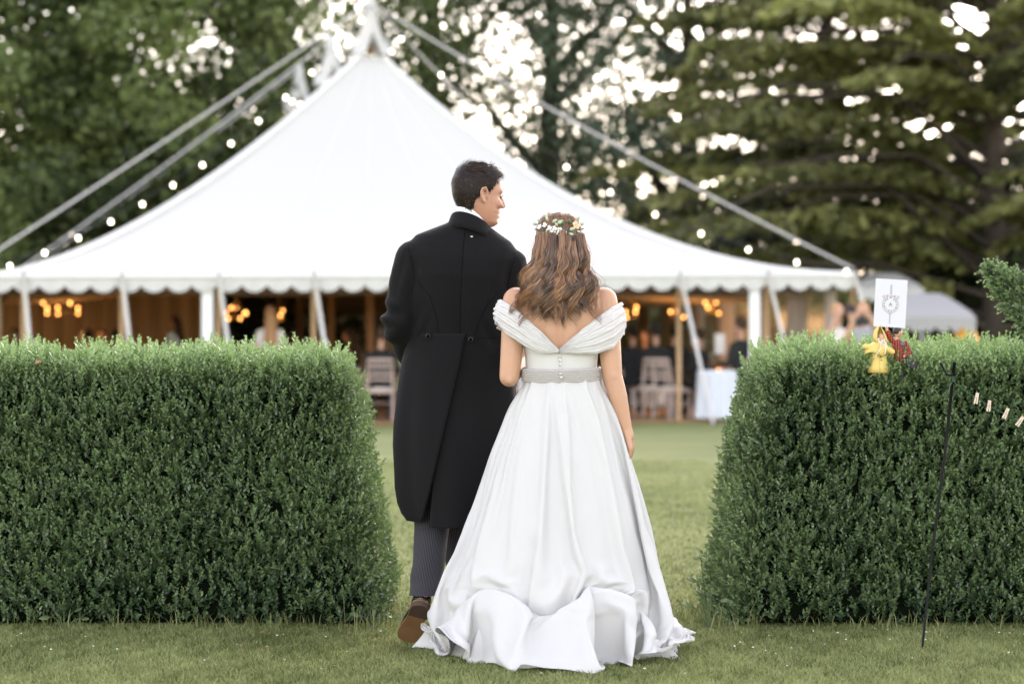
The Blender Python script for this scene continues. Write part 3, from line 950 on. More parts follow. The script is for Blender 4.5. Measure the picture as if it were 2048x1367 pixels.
chair_list = [
    (760, 35.9, 0.05, "limed wooden chair seen between the left hedge and the tailcoat"),
    (1345, 36.4, -.9, "pale wooden chair left of the tan tent pole, turned sideways"),
    (1048, 37.0, 0.1, "wooden chair partly seen between bride's left elbow and her waist"),
    (1300, 37.5, 0.3, "dim wooden chair nearest the bride's right forearm"),
    (1262, 39.5, 0.0, "dim wooden chair at the back behind bride's right forearm"),
    (1492, 36.6, .5, "wooden chair half hidden by the right hedge beside the draped table"),
]
for i, (px, Y, a, lab) in enumerate(chair_list):
    c = chair0 if i == 0 else copy_tree(chair0)
    c.location = at(px, Y); c.rotation_euler = (0, 0, a)
    tag(c, lab, 'chair', 'banquet chairs in the marquee')

# ------------------------------------------------------------------ tables
cloth = fabric_mat("table_linen", (0.66, 0.70, 0.78), .15, 0, .8, .1, 30)
def table(px, Y, r, h, label, cloth_label):
    root = tag(empty("round_table", at(px, Y)), label, 'table')
    V = []; n = 72
    for i, (rr, zz) in enumerate(((.02, h), (r * .6, h), (r * .97, h), (r, h - .015), (r * 1.0, h - .12), (r * 1.03, h * .5), (r * 1.08, .12), (r * 1.10, .04))):
        for k in range(n):
            th = 2 * PI * k / n
            f = 0 if i < 4 else (i - 3) / 4
            w = 1 + f * .10 * (math.sin(9 * th + .6) + .5 * math.sin(14 * th + 2))
            V.append((rr * w * math.cos(th), rr * w * math.sin(th), zz))
    tc_ = mesh_obj("tablecloth", (V, [tuple(f) for f in grid_faces(8, n, True)]), cloth)
    tc_.location = root.location; tag(tc_, cloth_label, 'tablecloth')
    mesh_obj("tabletop", tube([(0, 0, h - .045), (0, 0, h - .012)], r * .95, 32), pine, root)
    mesh_obj("pedestal", tube([(0, 0, 0), (0, 0, h - .045)], .05, 10), pine, root)
    return root
table(1434, 36.1, .30, .745, "small round table under a pale blue white cloth by right hedge", "pale bluish white cloth draped over the small round table by hedge")
table(1275, 43.5, .80, .74, "large round banquet table behind the chairs right of the bride", "white cloth over the large banquet table right of the bride")
table(640, 43.0, .85, .74, "large round banquet table hidden mostly behind the left hedge", "white cloth over the large banquet table behind the left hedge")
cnd = tag(empty("candle_lantern", P(1437, 752, 36.1)), "glowing amber tea light on the small draped table", 'candle')
mesh_obj("glass_cup", tube([(0, 0, -.005), (0, 0, .075)], [.035, .042], 12), M("amber_glass", (.5, .22, .08), .2), cnd)
mesh_obj("flame", ellipsoid((0, -.01, .085), (.03, .03, .03), None, 10, 6), emit_mat("candle_flame", (1, .36, .08), .8), cnd)
lan = tag(empty("hanging_menu", P(1440, 682, 37)), "white paper panel hanging upright above the draped table", 'paper panel')
mesh_obj("paper", box(0, 0, -.04, .155, .02, .31), M("white_paper_panel", (.72, .68, .66), .8), lan, False)
mesh_obj("cord", tube([(0, 0, .11), (0, 0, .62)], .004, 4), cable_mat, lan)
vs_ = tag(empty("flower_vase", P(349, 702, 37.5)), "white and green flowers in a tall vase above left hedge", 'flower vase')
mesh_obj("vase", tube([(0, 0, -.42), (0, 0, -.1), (0, 0, .05)], [.06, .05, .07], 12), M("vase_white", (.6, .62, .62), .3), vs_)
mesh_obj("bouquet", join(*[ellipsoid((random.uniform(-.09, .09), random.uniform(-.09, .09), random.uniform(.02, .26)), (.04, .04, .04), None, 7, 5) for _ in range(24)]), M("bouquet_pale", (.50, .56, .50), .7, .3, 12), vs_)

# ------------------------------------------------------------------ guests
skin_far = M("guest_skin", (0.46, 0.26, 0.18), .5, .1)
def guest_meshes(pose, woman=False, longhair=False):
    """pose: 'sit' or 'stand' or 'photo'; facing -> +Y"""
    hz = 0.48 if pose == 'sit' else 0.93
    sh = hz + .52
    hd = Vector((0, .02, sh + .27))
    sw = .17 if woman else .20
    body = [capsule((0, 0, hz + .1), .09, (0, 0, sh - .04), .07), capsule((-(sw - .03), 0, sh - .05), .04, (sw - .03, 0, sh - .05), .04), ellipsoid(hd, (.075, .095, .115)), capsule((0, 0, sh + .02), .055, (0, .01, sh + .2), .05), capsule((0, .1, sh + .25), .018, (0, .115, sh + .235), .012, 8)]
    torso = [loft([(hz - .06, 0, 0, sw * .9, .12, .12), (hz + .15, 0, 0, sw * .82, .11, .11), (hz + .38, 0, 0, sw * 1.0, .12, .11), (sh, 0, 0, sw * .95, .10, .09), (sh + .06, 0, 0, .08, .07, .07)], 20)]
    legs = []
    hands = []
    for s in (-1, 1):
        S = Vector((s * (sw - .01), 0, sh - .03))
        if pose == 'photo': Ee, H = Vector((s * .30, .12, sh - .22)), Vector((s * .09, .22, sh + .20))
        elif pose == 'sit': Ee, H = Vector((s * .24, .06, sh - .30)), Vector((s * .12, .32, sh - .27))
        else: Ee, H = Vector((s * .25, -.02, sh - .31)), Vector((s * .23, .10, sh - .54))
        arm = [capsule(S, .06, Ee, .045), capsule(Ee, .044, H, .032)]
        if woman and pose == 'stand': torso += [capsule(S, .062, S.lerp(Ee, .75), .05)]
        if woman: body += arm
        else: torso += arm
        if not woman: body += [capsule(S, .035, Ee, .03), capsule(Ee, .03, H, .024)]
        body += [capsule(H, .032, H + (H - Ee).normalized() * .10, .025)]
        if pose == 'sit':
            legs += [capsule((s * .1, 0, hz), .085, (s * .12, .42, hz - .0), .06), capsule((s * .12, .42, hz), .058, (s * .12, .40, .08), .042), capsule((s * .12, .38, .04), .04, (s * .12, .55, .035), .035)]
        else:
            legs += [capsule((s * .09, 0, hz), .09, (s * .1, .0, .5), .06), capsule((s * .1, 0, .5), .058, (s * .1, 0, .08), .04), capsule((s * .1, -.02, .04), .04, (s * .1, .16, .035), .035)]
    hair = [ellipsoid(hd + Vector((0, -.02, .025)), (.084, .10, .112))]
    if longhair:
        hair += [capsule(hd + Vector((0, -.06, 0)), .085, hd + Vector((0, -.12, -.42)), .11), capsule(hd + Vector((.03, -.07, -.1)), .08, hd + Vector((.05, -.12, -.48)), .06)]
    return [remesh(body, .013, 3), remesh(torso, .016, 5), remesh(legs, .016, 4), remesh(hair, .013, 3)]
GM = {'sm': guest_meshes('sit'), 'sw': guest_meshes('sit', True, True), 'tw': guest_meshes('stand', True, True), 'pm': guest_meshes('photo', True, False)}
def cmat(nm, c): return M(nm, c, .85, .15, 20)
CM = {'black': cmat("suit_black", (.012, .012, .014)), 'navy': cmat("suit_navy", (.016, .018, .028)), 'grey': cmat("top_grey", (.30, .33, .36)), 'white': cmat("blouse_white", (.65, .63, .60)), 'red': cmat("dress_dusk_red", (.12, .03, .03)),
      'hd': cmat("hair_dark", (.014, .010, .008)), 'hb': cmat("hair_brown", (.05, .028, .015)), 'hbl': cmat("hair_blonde", (.40, .22, .11))}
_gi = {}
def guest(kind, px, Y, rz, top, hair, label, zoff=0.0, sc=1.0):
    ms = GM[kind]
    def inst(i, nm, mat, parent):
        key = (kind, i, mat.name)
        if key not in _gi:
            me = ms[i].copy(); me.name = nm; me.materials.clear(); finish(me, mat); _gi[key] = me
        return link(bpy.data.objects.new(nm, _gi[key]), parent)
    root = inst(0, "person", skin_far, None)
    x, y, z = at(px, Y)
    root.location = (x, y, z + zoff); root.rotation_euler = (0, 0, rz); root.scale = (sc, sc, sc)
    tag(root, label, 'person', 'guests at the marquee')
    inst(1, "top", top, root); inst(2, "trousers" if kind == 'sm' else "skirt", CM['black'], root); inst(3, "hair", hair, root)
    return root
guest('tw', 540, 35.7, 0.2, CM['white'], CM['hbl'], "woman with long straight blonde hair in a white top, seen from behind", 0, .92)
guest('sm', 762, 36.15, 0.05, CM['black'], CM['hb'], "man in dark suit seated on the limed chair beside the left hedge")
guest('sm', 1312, 37.6, 0.3, CM['black'], CM['hd'], "dark suited man seated left of the pale sideways chair", .06)
guest('sm', 1350, 38.5, -.2, CM['black'], CM['hd'], "dark haired guest in black directly behind the tan tent pole", .05)
guest('sm', 1266, 39.2, 0.5, CM['navy'], CM['hd'], "dark suited guest seated nearest the bride's right arm", .04)
guest('sm', 1398, 38.0, .8, CM['black'], CM['hb'], "dark suited guest seated just left of the draped table")
guest('sm', 1482, 36.5, .9, CM['black'], CM['hb'], "large dark suited guest seated between draped table and right hedge", .08, 1.06)
guest('sw', 1290, 42.5, 2.6, CM['red'], CM['hb'], "guest in dusky red facing us across the large table")
guest('sw', 30, 39.0, 2.8, CM['navy'], CM['hb'], "seated guest at far left, only dark head above the hedge")
guest('sm', 175, 41.0, 1.6, CM['navy'], CM['hd'], "seated dark guest below the widest lit chandelier")
guest('sm', 235, 40.0, -1.2, CM['black'], CM['hd'], "seated dark guest right of the widest lit chandelier")
guest('sm', 205, 41.6, 3.1, CM['black'], CM['hb'], "guest facing us between two dark seated guests at left")
guest('tw', 352, 41.5, 1.2, CM['black'], CM['hd'], "dark haired standing guest in black behind the flower vase", -.0, .88)
guest('sm', 640, 40.0, -.4, CM['black'], CM['hd'], "dark seated guest beside the slanting strap left of the groom")
guest('sm', 590, 42.0, .4, CM['black'], CM['hd'], "dark seated guest behind the blonde woman's shoulder")
guest('sw', 700, 41.5, 1.5, CM['black'], CM['hb'], "seated guest in dark clothes deep in the tent left of the groom")
ph = guest('pm', 1726, 27.0, PI - .15, CM['grey'], CM['hbl'], "fair haired photographer in grey top holding a camera to her face", 0, .87)
guest('pm', 1674, 29.0, PI + .3, CM['white'], CM['hbl'], "second fair guest behind the photographer raising both hands", 0, .88)
def camera_prop(px, py, Y, col, label):
    root = tag(empty("camera", P(px, py, Y)), label, 'camera')
    mesh_obj("camera_body", join(box(0, 0, 0, .14, .05, .085), box(0, 0, .055, .05, .045, .03)), M("camera_black", col, .4), root, False)
    mesh_obj("lens", tube([(0, -.025, 0), (0, -.12, 0)], [.035, .038], 14), M("lens_black", (.015, .015, .018), .25), root)
camera_prop(1724, 643, 25.78, (.012, .012, .014), "black camera held before the photographer's face")
camera_prop(1699, 618, 28.6, (.06, .012, .02), "dark red camera raised above the second guest's head")
glow = tag(empty("amber_object", P(1931, 672, 41)), "blurred amber object behind right hedge under the grey canopy", 'lamp')
mesh_obj("amber_cone", tube([(0, 0, -.12), (0, 0, .15)], [.24, .15], 14), emit_mat("amber_emissive", (.85, .42, .06), .06), glow)  # amber cone on a post; its material has slight emission
mesh_obj("amber_post", tube([(0, 0, -1.28), (0, 0, -.12)], .03, 8), dark_iron, glow)
# the draped cloth of the wedding skirt: a grid of points in millimetres, each number the change against its neighbours
SKIRT_N = (66, 102)
SKIRT = (
6,-19,-19,-21,-16,-12,-19,-11,-10,-8,-14,0,4,2,1,-2,-3,-2,0,1,3,2,1,2,4,4,4,4,1,1,1,3,5,6,7,6,5,5,6,6,6,5,4,5,6,7,7,7,6,6,7,6,7,7,7,7,6,7,6,7,6,6,8,7,8,6,4,4,3,4,6,6,6,5,3,4,4,4,3,1,-1,-2,0,3,4,4,3,1,-1,-1,-2,-1,-6,-6,-5,-20,-9,-13,-20,-19,
-20,-19,0,-1,-1,-1,-2,-1,-1,0,-3,0,0,0,1,1,-5,0,2,0,1,1,-1,0,1,0,-1,1,2,-1,1,-1,0,0,1,0,0,1,1,1,1,-2,-1,1,1,2,0,0,1,0,0,1,-1,1,1,0,0,1,0,0,0,0,0,1,0,1,0,1,-2,2,2,1,-3,1,-1,1,1,-3,0,2,1,-3,0,2,1,3,0,0,0,-2,-1,-1,0,0,1,3,-3,0,-1,-1,-1,-2,1,
-2,2,-3,-2,-3,0,-2,-3,-4,7,-5,-3,-2,-4,4,5,-4,0,4,2,-2,3,2,-3,-1,-1,-4,-1,3,3,1,3,-4,1,2,0,-1,1,1,1,3,2,0,0,-3,2,1,-1,1,2,0,1,1,1,-2,1,0,0,1,0,1,1,0,1,1,1,0,0,-7,2,1,2,1,0,-1,1,6,-3,-8,1,9,6,-1,-3,-1,3,-1,-6,-5,3,2,-2,1,7,-4,-5,6,-1,-2,-3,
0,-3,-1,1,-2,-4,-2,1,-4,-2,0,-4,1,-2,-1,4,-8,1,10,1,-8,-1,6,-3,3,4,-3,-2,5,-4,-2,1,6,-1,-3,-2,2,2,2,-2,1,1,1,1,1,2,-1,1,-1,3,-1,0,2,1,2,-1,1,-3,1,3,-1,1,1,0,2,0,2,0,1,2,-3,-4,0,3,-1,-1,3,3,-5,-3,5,0,0,2,1,3,1,-4,-5,-4,2,-1,3,10,-1,-3,-10,3,
5,-5,4,-2,-4,-2,1,1,-2,-2,-2,-2,-3,-3,0,-2,3,-5,0,4,2,-2,-3,3,0,-5,-2,5,1,2,-1,-2,2,3,-2,1,1,1,-2,-2,0,2,1,3,-1,-1,2,1,1,1,5,-3,1,-2,3,-1,-1,3,1,1,2,-5,1,1,2,1,-1,2,0,2,0,1,1,0,-1,-2,0,-1,0,4,1,-2,-3,0,-2,4,1,1,6,-1,-4,-2,-4,-2,3,4,3,0,1,
-7,3,-3,4,-6,4,-3,-2,-3,2,0,0,-3,-1,-1,-2,-2,-3,1,1,-2,0,1,1,-4,0,0,5,-4,-1,2,-1,0,3,-1,0,3,-3,-1,1,0,2,0,1,0,0,2,1,0,0,0,2,-2,1,1,2,-1,2,1,-2,1,0,2,1,-2,1,0,1,1,0,0,1,-1,1,2,1,1,-1,-3,0,2,0,1,1,-1,-2,2,2,0,-2,1,3,-2,1,-4,-3,3,4,2,1,-2,-2,
-7,7,1,-3,-2,1,-2,-1,-2,0,2,-2,-2,-2,-1,-2,-2,-3,1,-2,0,0,2,0,-2,-2,-1,4,0,-1,1,-1,0,2,0,-2,3,-1,-1,1,1,2,-1,0,2,-1,0,2,0,0,2,0,2,-3,3,0,0,2,1,-1,-1,1,0,2,-1,1,0,1,1,1,-1,0,2,0,0,1,2,-1,-3,1,0,1,1,0,-1,0,2,2,0,2,-4,0,1,-1,-3,-1,4,3,2,0,-4,
-5,0,5,3,-6,0,-1,-1,-1,-2,0,2,-2,-3,-1,-1,-3,-1,-3,1,-3,2,-1,1,1,-1,0,5,-7,2,-2,1,-1,1,2,-1,0,1,1,-1,1,-2,3,0,1,0,0,1,0,2,0,0,1,2,0,-1,2,-1,0,3,1,-2,2,0,0,-1,1,1,0,1,0,2,-1,1,1,0,-2,2,-4,3,1,1,-1,2,-1,-2,2,2,0,1,0,-2,0,1,-2,-4,1,6,3,0,-2,
-6,-2,6,0,4,-6,-1,0,-2,-2,-1,1,2,-3,-1,-2,0,-3,-2,-3,2,-3,1,-2,2,1,0,-1,1,-4,2,0,0,2,-6,4,1,0,1,1,-2,1,-2,2,1,1,1,0,0,1,1,1,0,1,2,0,-1,1,-1,2,1,2,-1,1,-1,0,1,-1,1,1,0,2,0,1,0,1,0,3,-4,-2,3,0,0,1,0,0,-3,4,1,0,1,-5,3,-1,1,-3,-1,3,4,1,1,-5,-4,
-1,8,-3,6,-8,0,-1,0,-2,-1,0,2,-2,-2,-2,0,-3,-1,-3,2,0,-2,-2,1,2,-1,-1,2,1,-2,1,-2,4,-4,-2,2,1,1,1,-2,1,4,-5,3,0,1,0,0,1,1,0,1,0,1,1,0,0,0,1,0,2,0,0,2,-2,0,1,1,0,0,0,1,1,0,2,0,1,-2,-2,2,1,0,0,1,-1,1,3,-1,1,0,-6,3,0,0,-3,0,5,3,1,-2,-6,-1,3,2,
0,3,-5,-1,0,-2,-1,-2,0,2,-2,-2,-1,-1,-2,0,-4,2,-1,0,-1,1,0,-2,-2,0,11,-4,-2,-1,1,1,-7,5,2,0,0,-4,0,4,1,0,1,0,0,0,1,0,0,1,0,1,1,-1,0,1,0,2,2,-2,-1,1,-2,2,2,0,0,1,1,0,0,1,0,2,0,-3,-1,2,1,1,0,0,-2,2,1,0,3,-3,-3,2,1,-2,-1,-1,6,2,1,-5,-4,0,4,1,
0,3,-5,0,-1,-1,-2,-1,-2,3,-2,-2,-2,-1,-1,-1,-2,0,-1,0,-2,1,1,0,-3,0,4,4,-4,-1,0,4,-3,-1,1,1,0,-4,0,3,1,1,0,2,0,-1,0,2,-1,0,1,0,1,0,1,0,1,0,1,0,-1,2,-5,5,0,1,0,1,0,1,0,0,0,2,1,-4,0,3,0,0,0,1,-2,2,1,0,3,-4,-2,2,0,-1,-2,2,5,2,-2,-5,-2,2,4,-1,
-1,3,-4,0,-1,-1,-1,-3,-1,2,-2,-1,-2,0,-3,-2,0,-2,2,0,-3,1,2,-1,-3,1,2,4,-2,-2,0,2,0,-2,2,0,1,-4,-2,2,2,2,1,0,0,0,0,1,0,1,0,1,0,1,-1,1,1,1,1,1,-2,0,0,1,0,1,1,-1,1,1,0,1,1,0,0,-3,0,2,1,0,1,0,0,1,0,1,1,-4,-1,2,-1,0,-1,1,6,0,-2,-4,-1,2,4,-3,-1,
4,-4,0,-1,0,-3,-1,-1,2,-2,-1,-1,-2,-2,-3,2,-5,4,-1,-2,0,3,-1,-1,-6,4,6,0,-3,0,1,0,-1,1,1,0,-1,-3,1,2,1,1,1,1,-1,1,0,0,1,0,0,1,0,1,0,1,0,1,3,-3,1,0,0,0,1,0,1,0,0,1,0,1,0,1,-4,1,2,1,0,0,1,1,1,-2,2,1,-7,3,1,0,-2,0,3,3,0,-3,-3,-1,5,1,-3,1,3,-3,
-1,0,-2,-2,-1,-2,2,-2,-1,-2,-1,-1,-4,3,-6,4,-1,-2,1,1,1,-1,-5,0,5,4,-4,0,1,0,-1,1,1,1,-1,-4,1,2,2,1,0,1,-1,0,0,1,0,1,0,2,-1,0,1,1,1,0,4,-4,1,2,-3,2,-1,1,1,1,0,0,1,-1,2,-1,3,-4,1,0,0,1,1,2,1,-2,2,-3,-4,2,1,0,-2,1,3,1,2,-4,-3,2,4,-1,-1,1,1,
-1,-2,-1,-1,-1,-3,1,2,-1,-3,-1,0,-3,-2,1,-7,5,0,-2,0,3,0,-1,-5,1,2,7,-4,-1,-1,1,-1,2,0,2,-1,-5,1,2,2,1,0,2,-1,0,1,0,0,1,0,0,1,0,1,1,0,1,3,-2,0,0,1,-1,1,1,0,0,1,0,1,0,0,0,1,-1,0,1,-1,2,-1,1,0,0,4,-6,-1,3,0,-1,-3,3,2,1,0,-3,-1,2,3,-2,1,0,-1,
0,-1,-1,-2,-1,-1,-1,2,-2,-1,-2,-1,-2,-3,2,-5,3,0,-1,-2,3,1,0,-6,0,2,4,0,-2,1,1,-1,0,1,3,-1,-5,1,2,1,1,1,1,0,-1,0,0,1,1,-1,1,1,1,0,1,0,1,2,-1,0,0,0,0,1,0,1,0,0,2,-1,1,1,-2,2,-2,1,0,1,0,1,-1,1,1,2,-5,-2,3,1,-2,0,4,-1,1,0,-4,-1,3,3,-3,3,-2,0,
0,-1,-1,-1,-2,-1,1,2,-2,-1,-2,-1,-1,-4,2,-6,5,-3,1,0,0,3,-1,-6,0,1,4,0,-3,1,1,0,1,0,3,0,-5,0,3,1,2,-1,2,0,-1,1,1,0,-5,1,5,0,0,1,1,1,0,2,0,-2,1,0,1,0,1,0,0,0,1,1,0,0,-1,1,-1,1,0,0,1,0,1,-2,3,1,-5,0,2,1,-6,11,-4,0,1,-1,-3,-1,4,0,-3,6,1,-4,0,
-1,-1,-1,-2,-1,0,2,-2,-2,0,-2,-2,-2,1,-5,2,-5,5,-1,1,2,0,-3,-3,0,3,6,-2,-11,7,2,-1,0,4,3,-7,-1,3,1,1,0,2,0,-1,0,2,1,2,4,-10,4,0,2,0,1,0,1,3,-3,6,-4,-3,1,1,0,2,0,0,0,1,1,-2,0,0,0,0,2,0,0,1,-2,3,-1,-4,0,3,-1,4,-5,7,-2,0,-2,-3,1,3,-2,0,0,7,-5,
-1,-1,0,-2,-1,-2,2,1,-1,-2,-2,-2,-1,-3,1,-2,0,-6,10,-4,0,3,-1,-2,-5,0,1,10,-3,1,-12,18,-9,0,0,5,-4,-1,0,2,-1,2,1,4,-4,0,4,-2,5,1,-1,-5,2,2,1,-1,0,2,2,0,5,-2,-4,0,-1,1,0,1,-1,1,1,0,-3,3,-2,2,0,0,-1,-2,7,-1,1,-2,-4,2,3,-1,3,6,-4,-6,2,-2,-1,0,
2,-1,1,-3,-3,5,1,1,-2,-2,-1,0,0,2,-2,-2,-2,-1,-3,-1,-1,-1,-1,-4,14,-7,-3,2,-1,2,-6,0,0,2,4,2,-3,-3,13,-10,0,4,-2,-2,0,0,1,2,0,4,-3,1,1,2,0,1,-9,5,3,2,0,0,2,-2,4,1,2,2,-6,0,0,2,0,-2,1,0,2,0,1,-3,0,0,0,-1,4,-1,1,3,-2,-2,0,0,3,-6,10,-2,-9,4,1,
-1,-1,1,1,-1,0,3,-6,3,5,-3,-3,0,-1,-1,0,2,-2,-1,-3,-1,-2,-2,-1,-1,-2,-3,8,4,-12,6,-1,7,-12,0,0,2,2,5,3,-8,-2,5,-8,11,-2,1,-2,-2,1,1,3,1,3,1,-5,1,2,2,-5,2,1,4,1,-3,-1,3,14,-8,-1,8,-6,-1,-3,-2,0,0,3,-1,2,1,6,-8,-1,0,1,0,-1,3,1,-4,3,-1,-2,2,3,
6,-4,-5,-3,3,1,-1,-1,2,-1,-1,1,4,-4,0,2,0,-3,-1,1,-2,0,1,-1,-1,-3,-1,-2,-3,0,-1,-2,-4,6,-3,4,-2,3,-10,3,1,0,-1,0,2,7,-5,-3,-7,7,9,2,-8,4,1,0,0,-1,-3,8,-1,6,-6,0,1,-4,3,1,4,1,2,-1,-2,4,6,-6,7,3,-9,5,1,-1,1,-5,-2,0,2,4,-7,0,0,0,1,1,2,0,-6,4,
0,0,1,3,3,-3,-5,-2,3,1,-2,0,2,-1,-1,4,5,-7,0,0,1,-2,-2,1,-1,-1,1,-2,1,-2,-1,0,-2,0,0,-2,0,1,1,-1,-2,1,0,-1,0,0,0,0,1,-1,1,0,2,-3,2,15,-16,0,-3,0,0,1,6,-1,2,0,0,0,1,-2,1,0,4,-1,1,0,3,-5,-9,8,0,12,-7,-3,1,0,-5,1,3,2,1,0,-3,1,0,0,0,2,0,0,-3,2,
0,0,1,1,1,-2,-2,0,1,1,-2,1,1,0,0,2,0,-3,1,-1,1,-2,0,0,0,0,1,0,-2,-1,0,-2,-1,0,-1,-2,0,0,1,0,0,1,-1,-2,0,1,-1,1,0,1,0,-1,2,1,1,10,-10,-3,6,1,-6,-1,0,5,0,0,0,0,1,-1,0,1,-1,3,-2,1,-3,3,-3,1,-4,-5,14,-2,0,2,0,3,3,-5,0,1,-1,-1,0,-1,1,1,2,-1,-3,
0,1,1,1,-1,1,-1,-2,-1,2,0,0,0,1,0,1,1,-3,1,0,-1,2,-3,0,0,0,-1,0,0,0,-2,-1,0,-1,-1,0,-2,0,-2,1,0,0,1,0,1,2,-3,-4,2,1,2,-1,0,1,2,0,6,-4,1,1,0,1,-4,-3,1,0,1,6,-4,0,-1,1,0,2,1,-1,3,-4,-3,1,0,-6,2,6,5,-2,0,4,1,0,3,-8,2,1,-2,-1,0,2,1,0,-2,-1,0,0,
2,2,-1,1,-3,-2,1,2,0,-2,2,-1,1,2,0,-3,1,1,-1,0,-1,0,-1,1,-1,1,-1,-1,-1,-1,-1,-1,1,-1,-2,0,-1,0,1,0,0,-1,2,1,-5,-1,1,1,2,0,-1,7,0,-4,6,-2,2,-2,1,6,-1,-3,-4,-3,0,1,5,-2,-2,1,0,1,1,2,-1,-2,-4,3,-3,1,4,-2,1,0,1,5,-1,-2,-8,5,1,6,-1,3,1,0,-2,-2,
-1,-2,0,1,2,0,1,-1,-2,-1,-1,2,0,0,1,0,2,0,1,-5,2,4,-11,7,-2,-1,0,1,0,1,-1,1,-3,0,-2,-1,1,-1,-2,1,-2,-1,-1,2,2,0,1,-1,-3,2,-6,1,4,2,1,-4,0,-1,10,-1,5,1,-8,-1,8,4,-1,-2,-7,-1,0,1,0,2,0,0,-1,3,-7,7,-10,7,-4,1,7,-8,-1,1,1,-1,-3,1,12,-1,-5,6,0,
-8,-2,1,3,1,3,-2,1,1,2,0,0,1,-3,-2,0,3,-1,-2,-1,5,0,1,0,-8,5,1,-5,6,-3,0,0,1,-2,0,1,0,-2,-2,-1,0,-1,0,-2,2,-4,11,-5,-4,0,0,2,-1,-6,-1,2,-2,-2,10,0,6,2,2,-6,2,0,1,4,-2,-7,3,-9,5,4,-1,-2,1,1,2,-2,1,-2,4,-1,3,-14,8,-10,16,-2,2,0,-5,-3,-2,5,3,
-10,2,-5,3,10,10,-2,0,0,0,-12,3,0,0,8,-3,-1,0,-3,0,0,1,1,-3,2,2,1,0,1,-8,4,0,1,1,-2,-1,0,4,-4,0,0,0,0,-3,-1,0,0,-1,-3,2,-3,5,-6,-1,5,-1,2,1,3,9,0,2,-15,-4,6,-4,-3,2,5,5,1,-1,0,-12,3,0,5,-6,2,1,2,-2,5,-1,0,-1,4,-5,5,2,-9,3,1,-7,4,4,2,3,1,1,
-7,-3,7,-17,2,1,10,1,6,3,-3,-7,-1,2,0,0,3,2,-1,0,-2,-1,-1,2,0,-1,1,3,0,0,0,-6,3,-6,7,1,-3,1,-2,5,-4,1,-2,1,0,-3,0,-1,0,-1,-5,6,-7,6,1,-3,0,0,3,-1,4,3,3,-2,-6,-6,4,5,-1,-3,-7,15,1,-10,5,10,-16,2,9,0,-10,0,1,-1,5,0,1,0,0,2,-1,1,-5,1,3,2,-1,4,
-7,5,1,0,4,-13,2,-13,3,3,16,-3,0,-8,3,0,-3,4,0,0,-3,8,1,-2,-3,-1,0,3,-2,-2,4,3,-1,2,-5,-3,3,-7,8,1,-3,0,-2,5,-3,0,-1,2,-1,-3,1,-2,-1,0,-7,1,11,-8,1,2,-3,1,3,-1,4,2,0,0,-3,1,-6,3,5,-1,-9,22,-8,-10,1,-1,20,-19,2,6,2,-10,-1,2,2,0,3,-1,-1,3,0,
1,-6,1,10,-7,-1,-3,7,-5,2,0,-8,3,-2,-4,1,17,1,-17,-1,5,-3,5,-1,2,1,1,-3,6,-2,1,-3,1,0,2,-1,-2,6,-1,1,-1,-4,-2,2,-4,6,2,-3,-4,2,5,-4,0,-1,0,1,-3,0,0,-1,-1,-3,0,6,-8,-4,3,3,2,3,-1,3,1,1,0,-2,10,-10,-5,0,6,-5,-2,0,18,-18,10,-9,19,-16,-2,10,4,
-9,-13,11,2,1,0,1,-3,4,0,-4,2,4,3,-1,-12,0,3,-6,0,9,-1,-7,1,2,1,14,-4,0,-13,0,4,-4,7,-1,1,0,4,2,-2,-3,-3,3,5,-5,10,2,-7,2,-4,-4,2,0,-2,3,3,-5,3,0,1,-4,0,-2,3,2,-8,3,-1,-2,-1,-2,7,-2,-9,-1,1,2,3,4,-1,4,-1,2,0,0,4,-1,1,-2,-4,-1,6,2,-9,13,-15,
11,-18,16,-5,-2,5,-9,0,7,0,0,1,1,3,-3,0,0,-1,-5,4,-7,13,-10,-7,5,0,-1,8,-9,4,-2,-7,1,22,-9,-6,3,-2,6,-2,0,0,1,3,3,-4,-3,0,4,-1,-6,0,11,5,-8,-12,5,9,-4,1,-1,-1,-1,2,3,-1,-3,1,3,-3,0,-8,2,2,-2,0,-2,13,-13,-8,3,-1,3,5,2,1,3,-3,1,2,0,3,7,-13,0,
-1,1,-2,-1,1,4,5,-15,4,-9,5,0,2,-1,2,11,-4,-1,2,0,1,1,1,-1,1,2,-2,-5,0,11,-3,-2,-14,2,6,-12,3,-4,17,-12,-8,2,13,-3,-3,6,2,1,0,1,3,1,-3,-3,-1,5,-3,-6,17,-14,-7,1,16,-14,17,-8,12,-11,-4,4,-2,5,-1,-3,0,1,2,-3,4,-12,5,-1,-1,0,16,0,-21,-1,-1,-3,
10,2,0,1,0,0,4,-1,-9,10,10,-2,-22,12,-8,5,-5,-2,-5,4,-1,9,5,1,-4,-7,15,-13,5,1,1,-1,1,3,-1,1,0,-1,-5,7,-5,-5,7,-13,15,-2,-2,-15,5,7,-5,-8,5,9,-1,-4,-4,3,8,0,1,1,3,0,-3,-3,1,4,-9,17,-22,-1,9,12,-13,-1,13,-6,-2,1,8,-7,-1,6,-3,-3,0,2,2,-4,-1,
-2,0,-2,4,-4,6,9,1,-14,-9,4,10,-4,-1,-1,4,-10,7,6,-10,-3,9,-2,-3,9,3,-8,-5,-6,-2,10,7,-3,-8,2,-1,18,-10,9,-11,1,0,2,-1,2,0,-2,-11,-1,15,6,1,-19,0,14,-14,2,1,3,2,-12,1,5,5,-5,5,-4,-7,2,11,0,0,4,1,0,-3,-4,0,11,2,-2,-1,-9,9,-8,-4,4,3,3,5,-6,
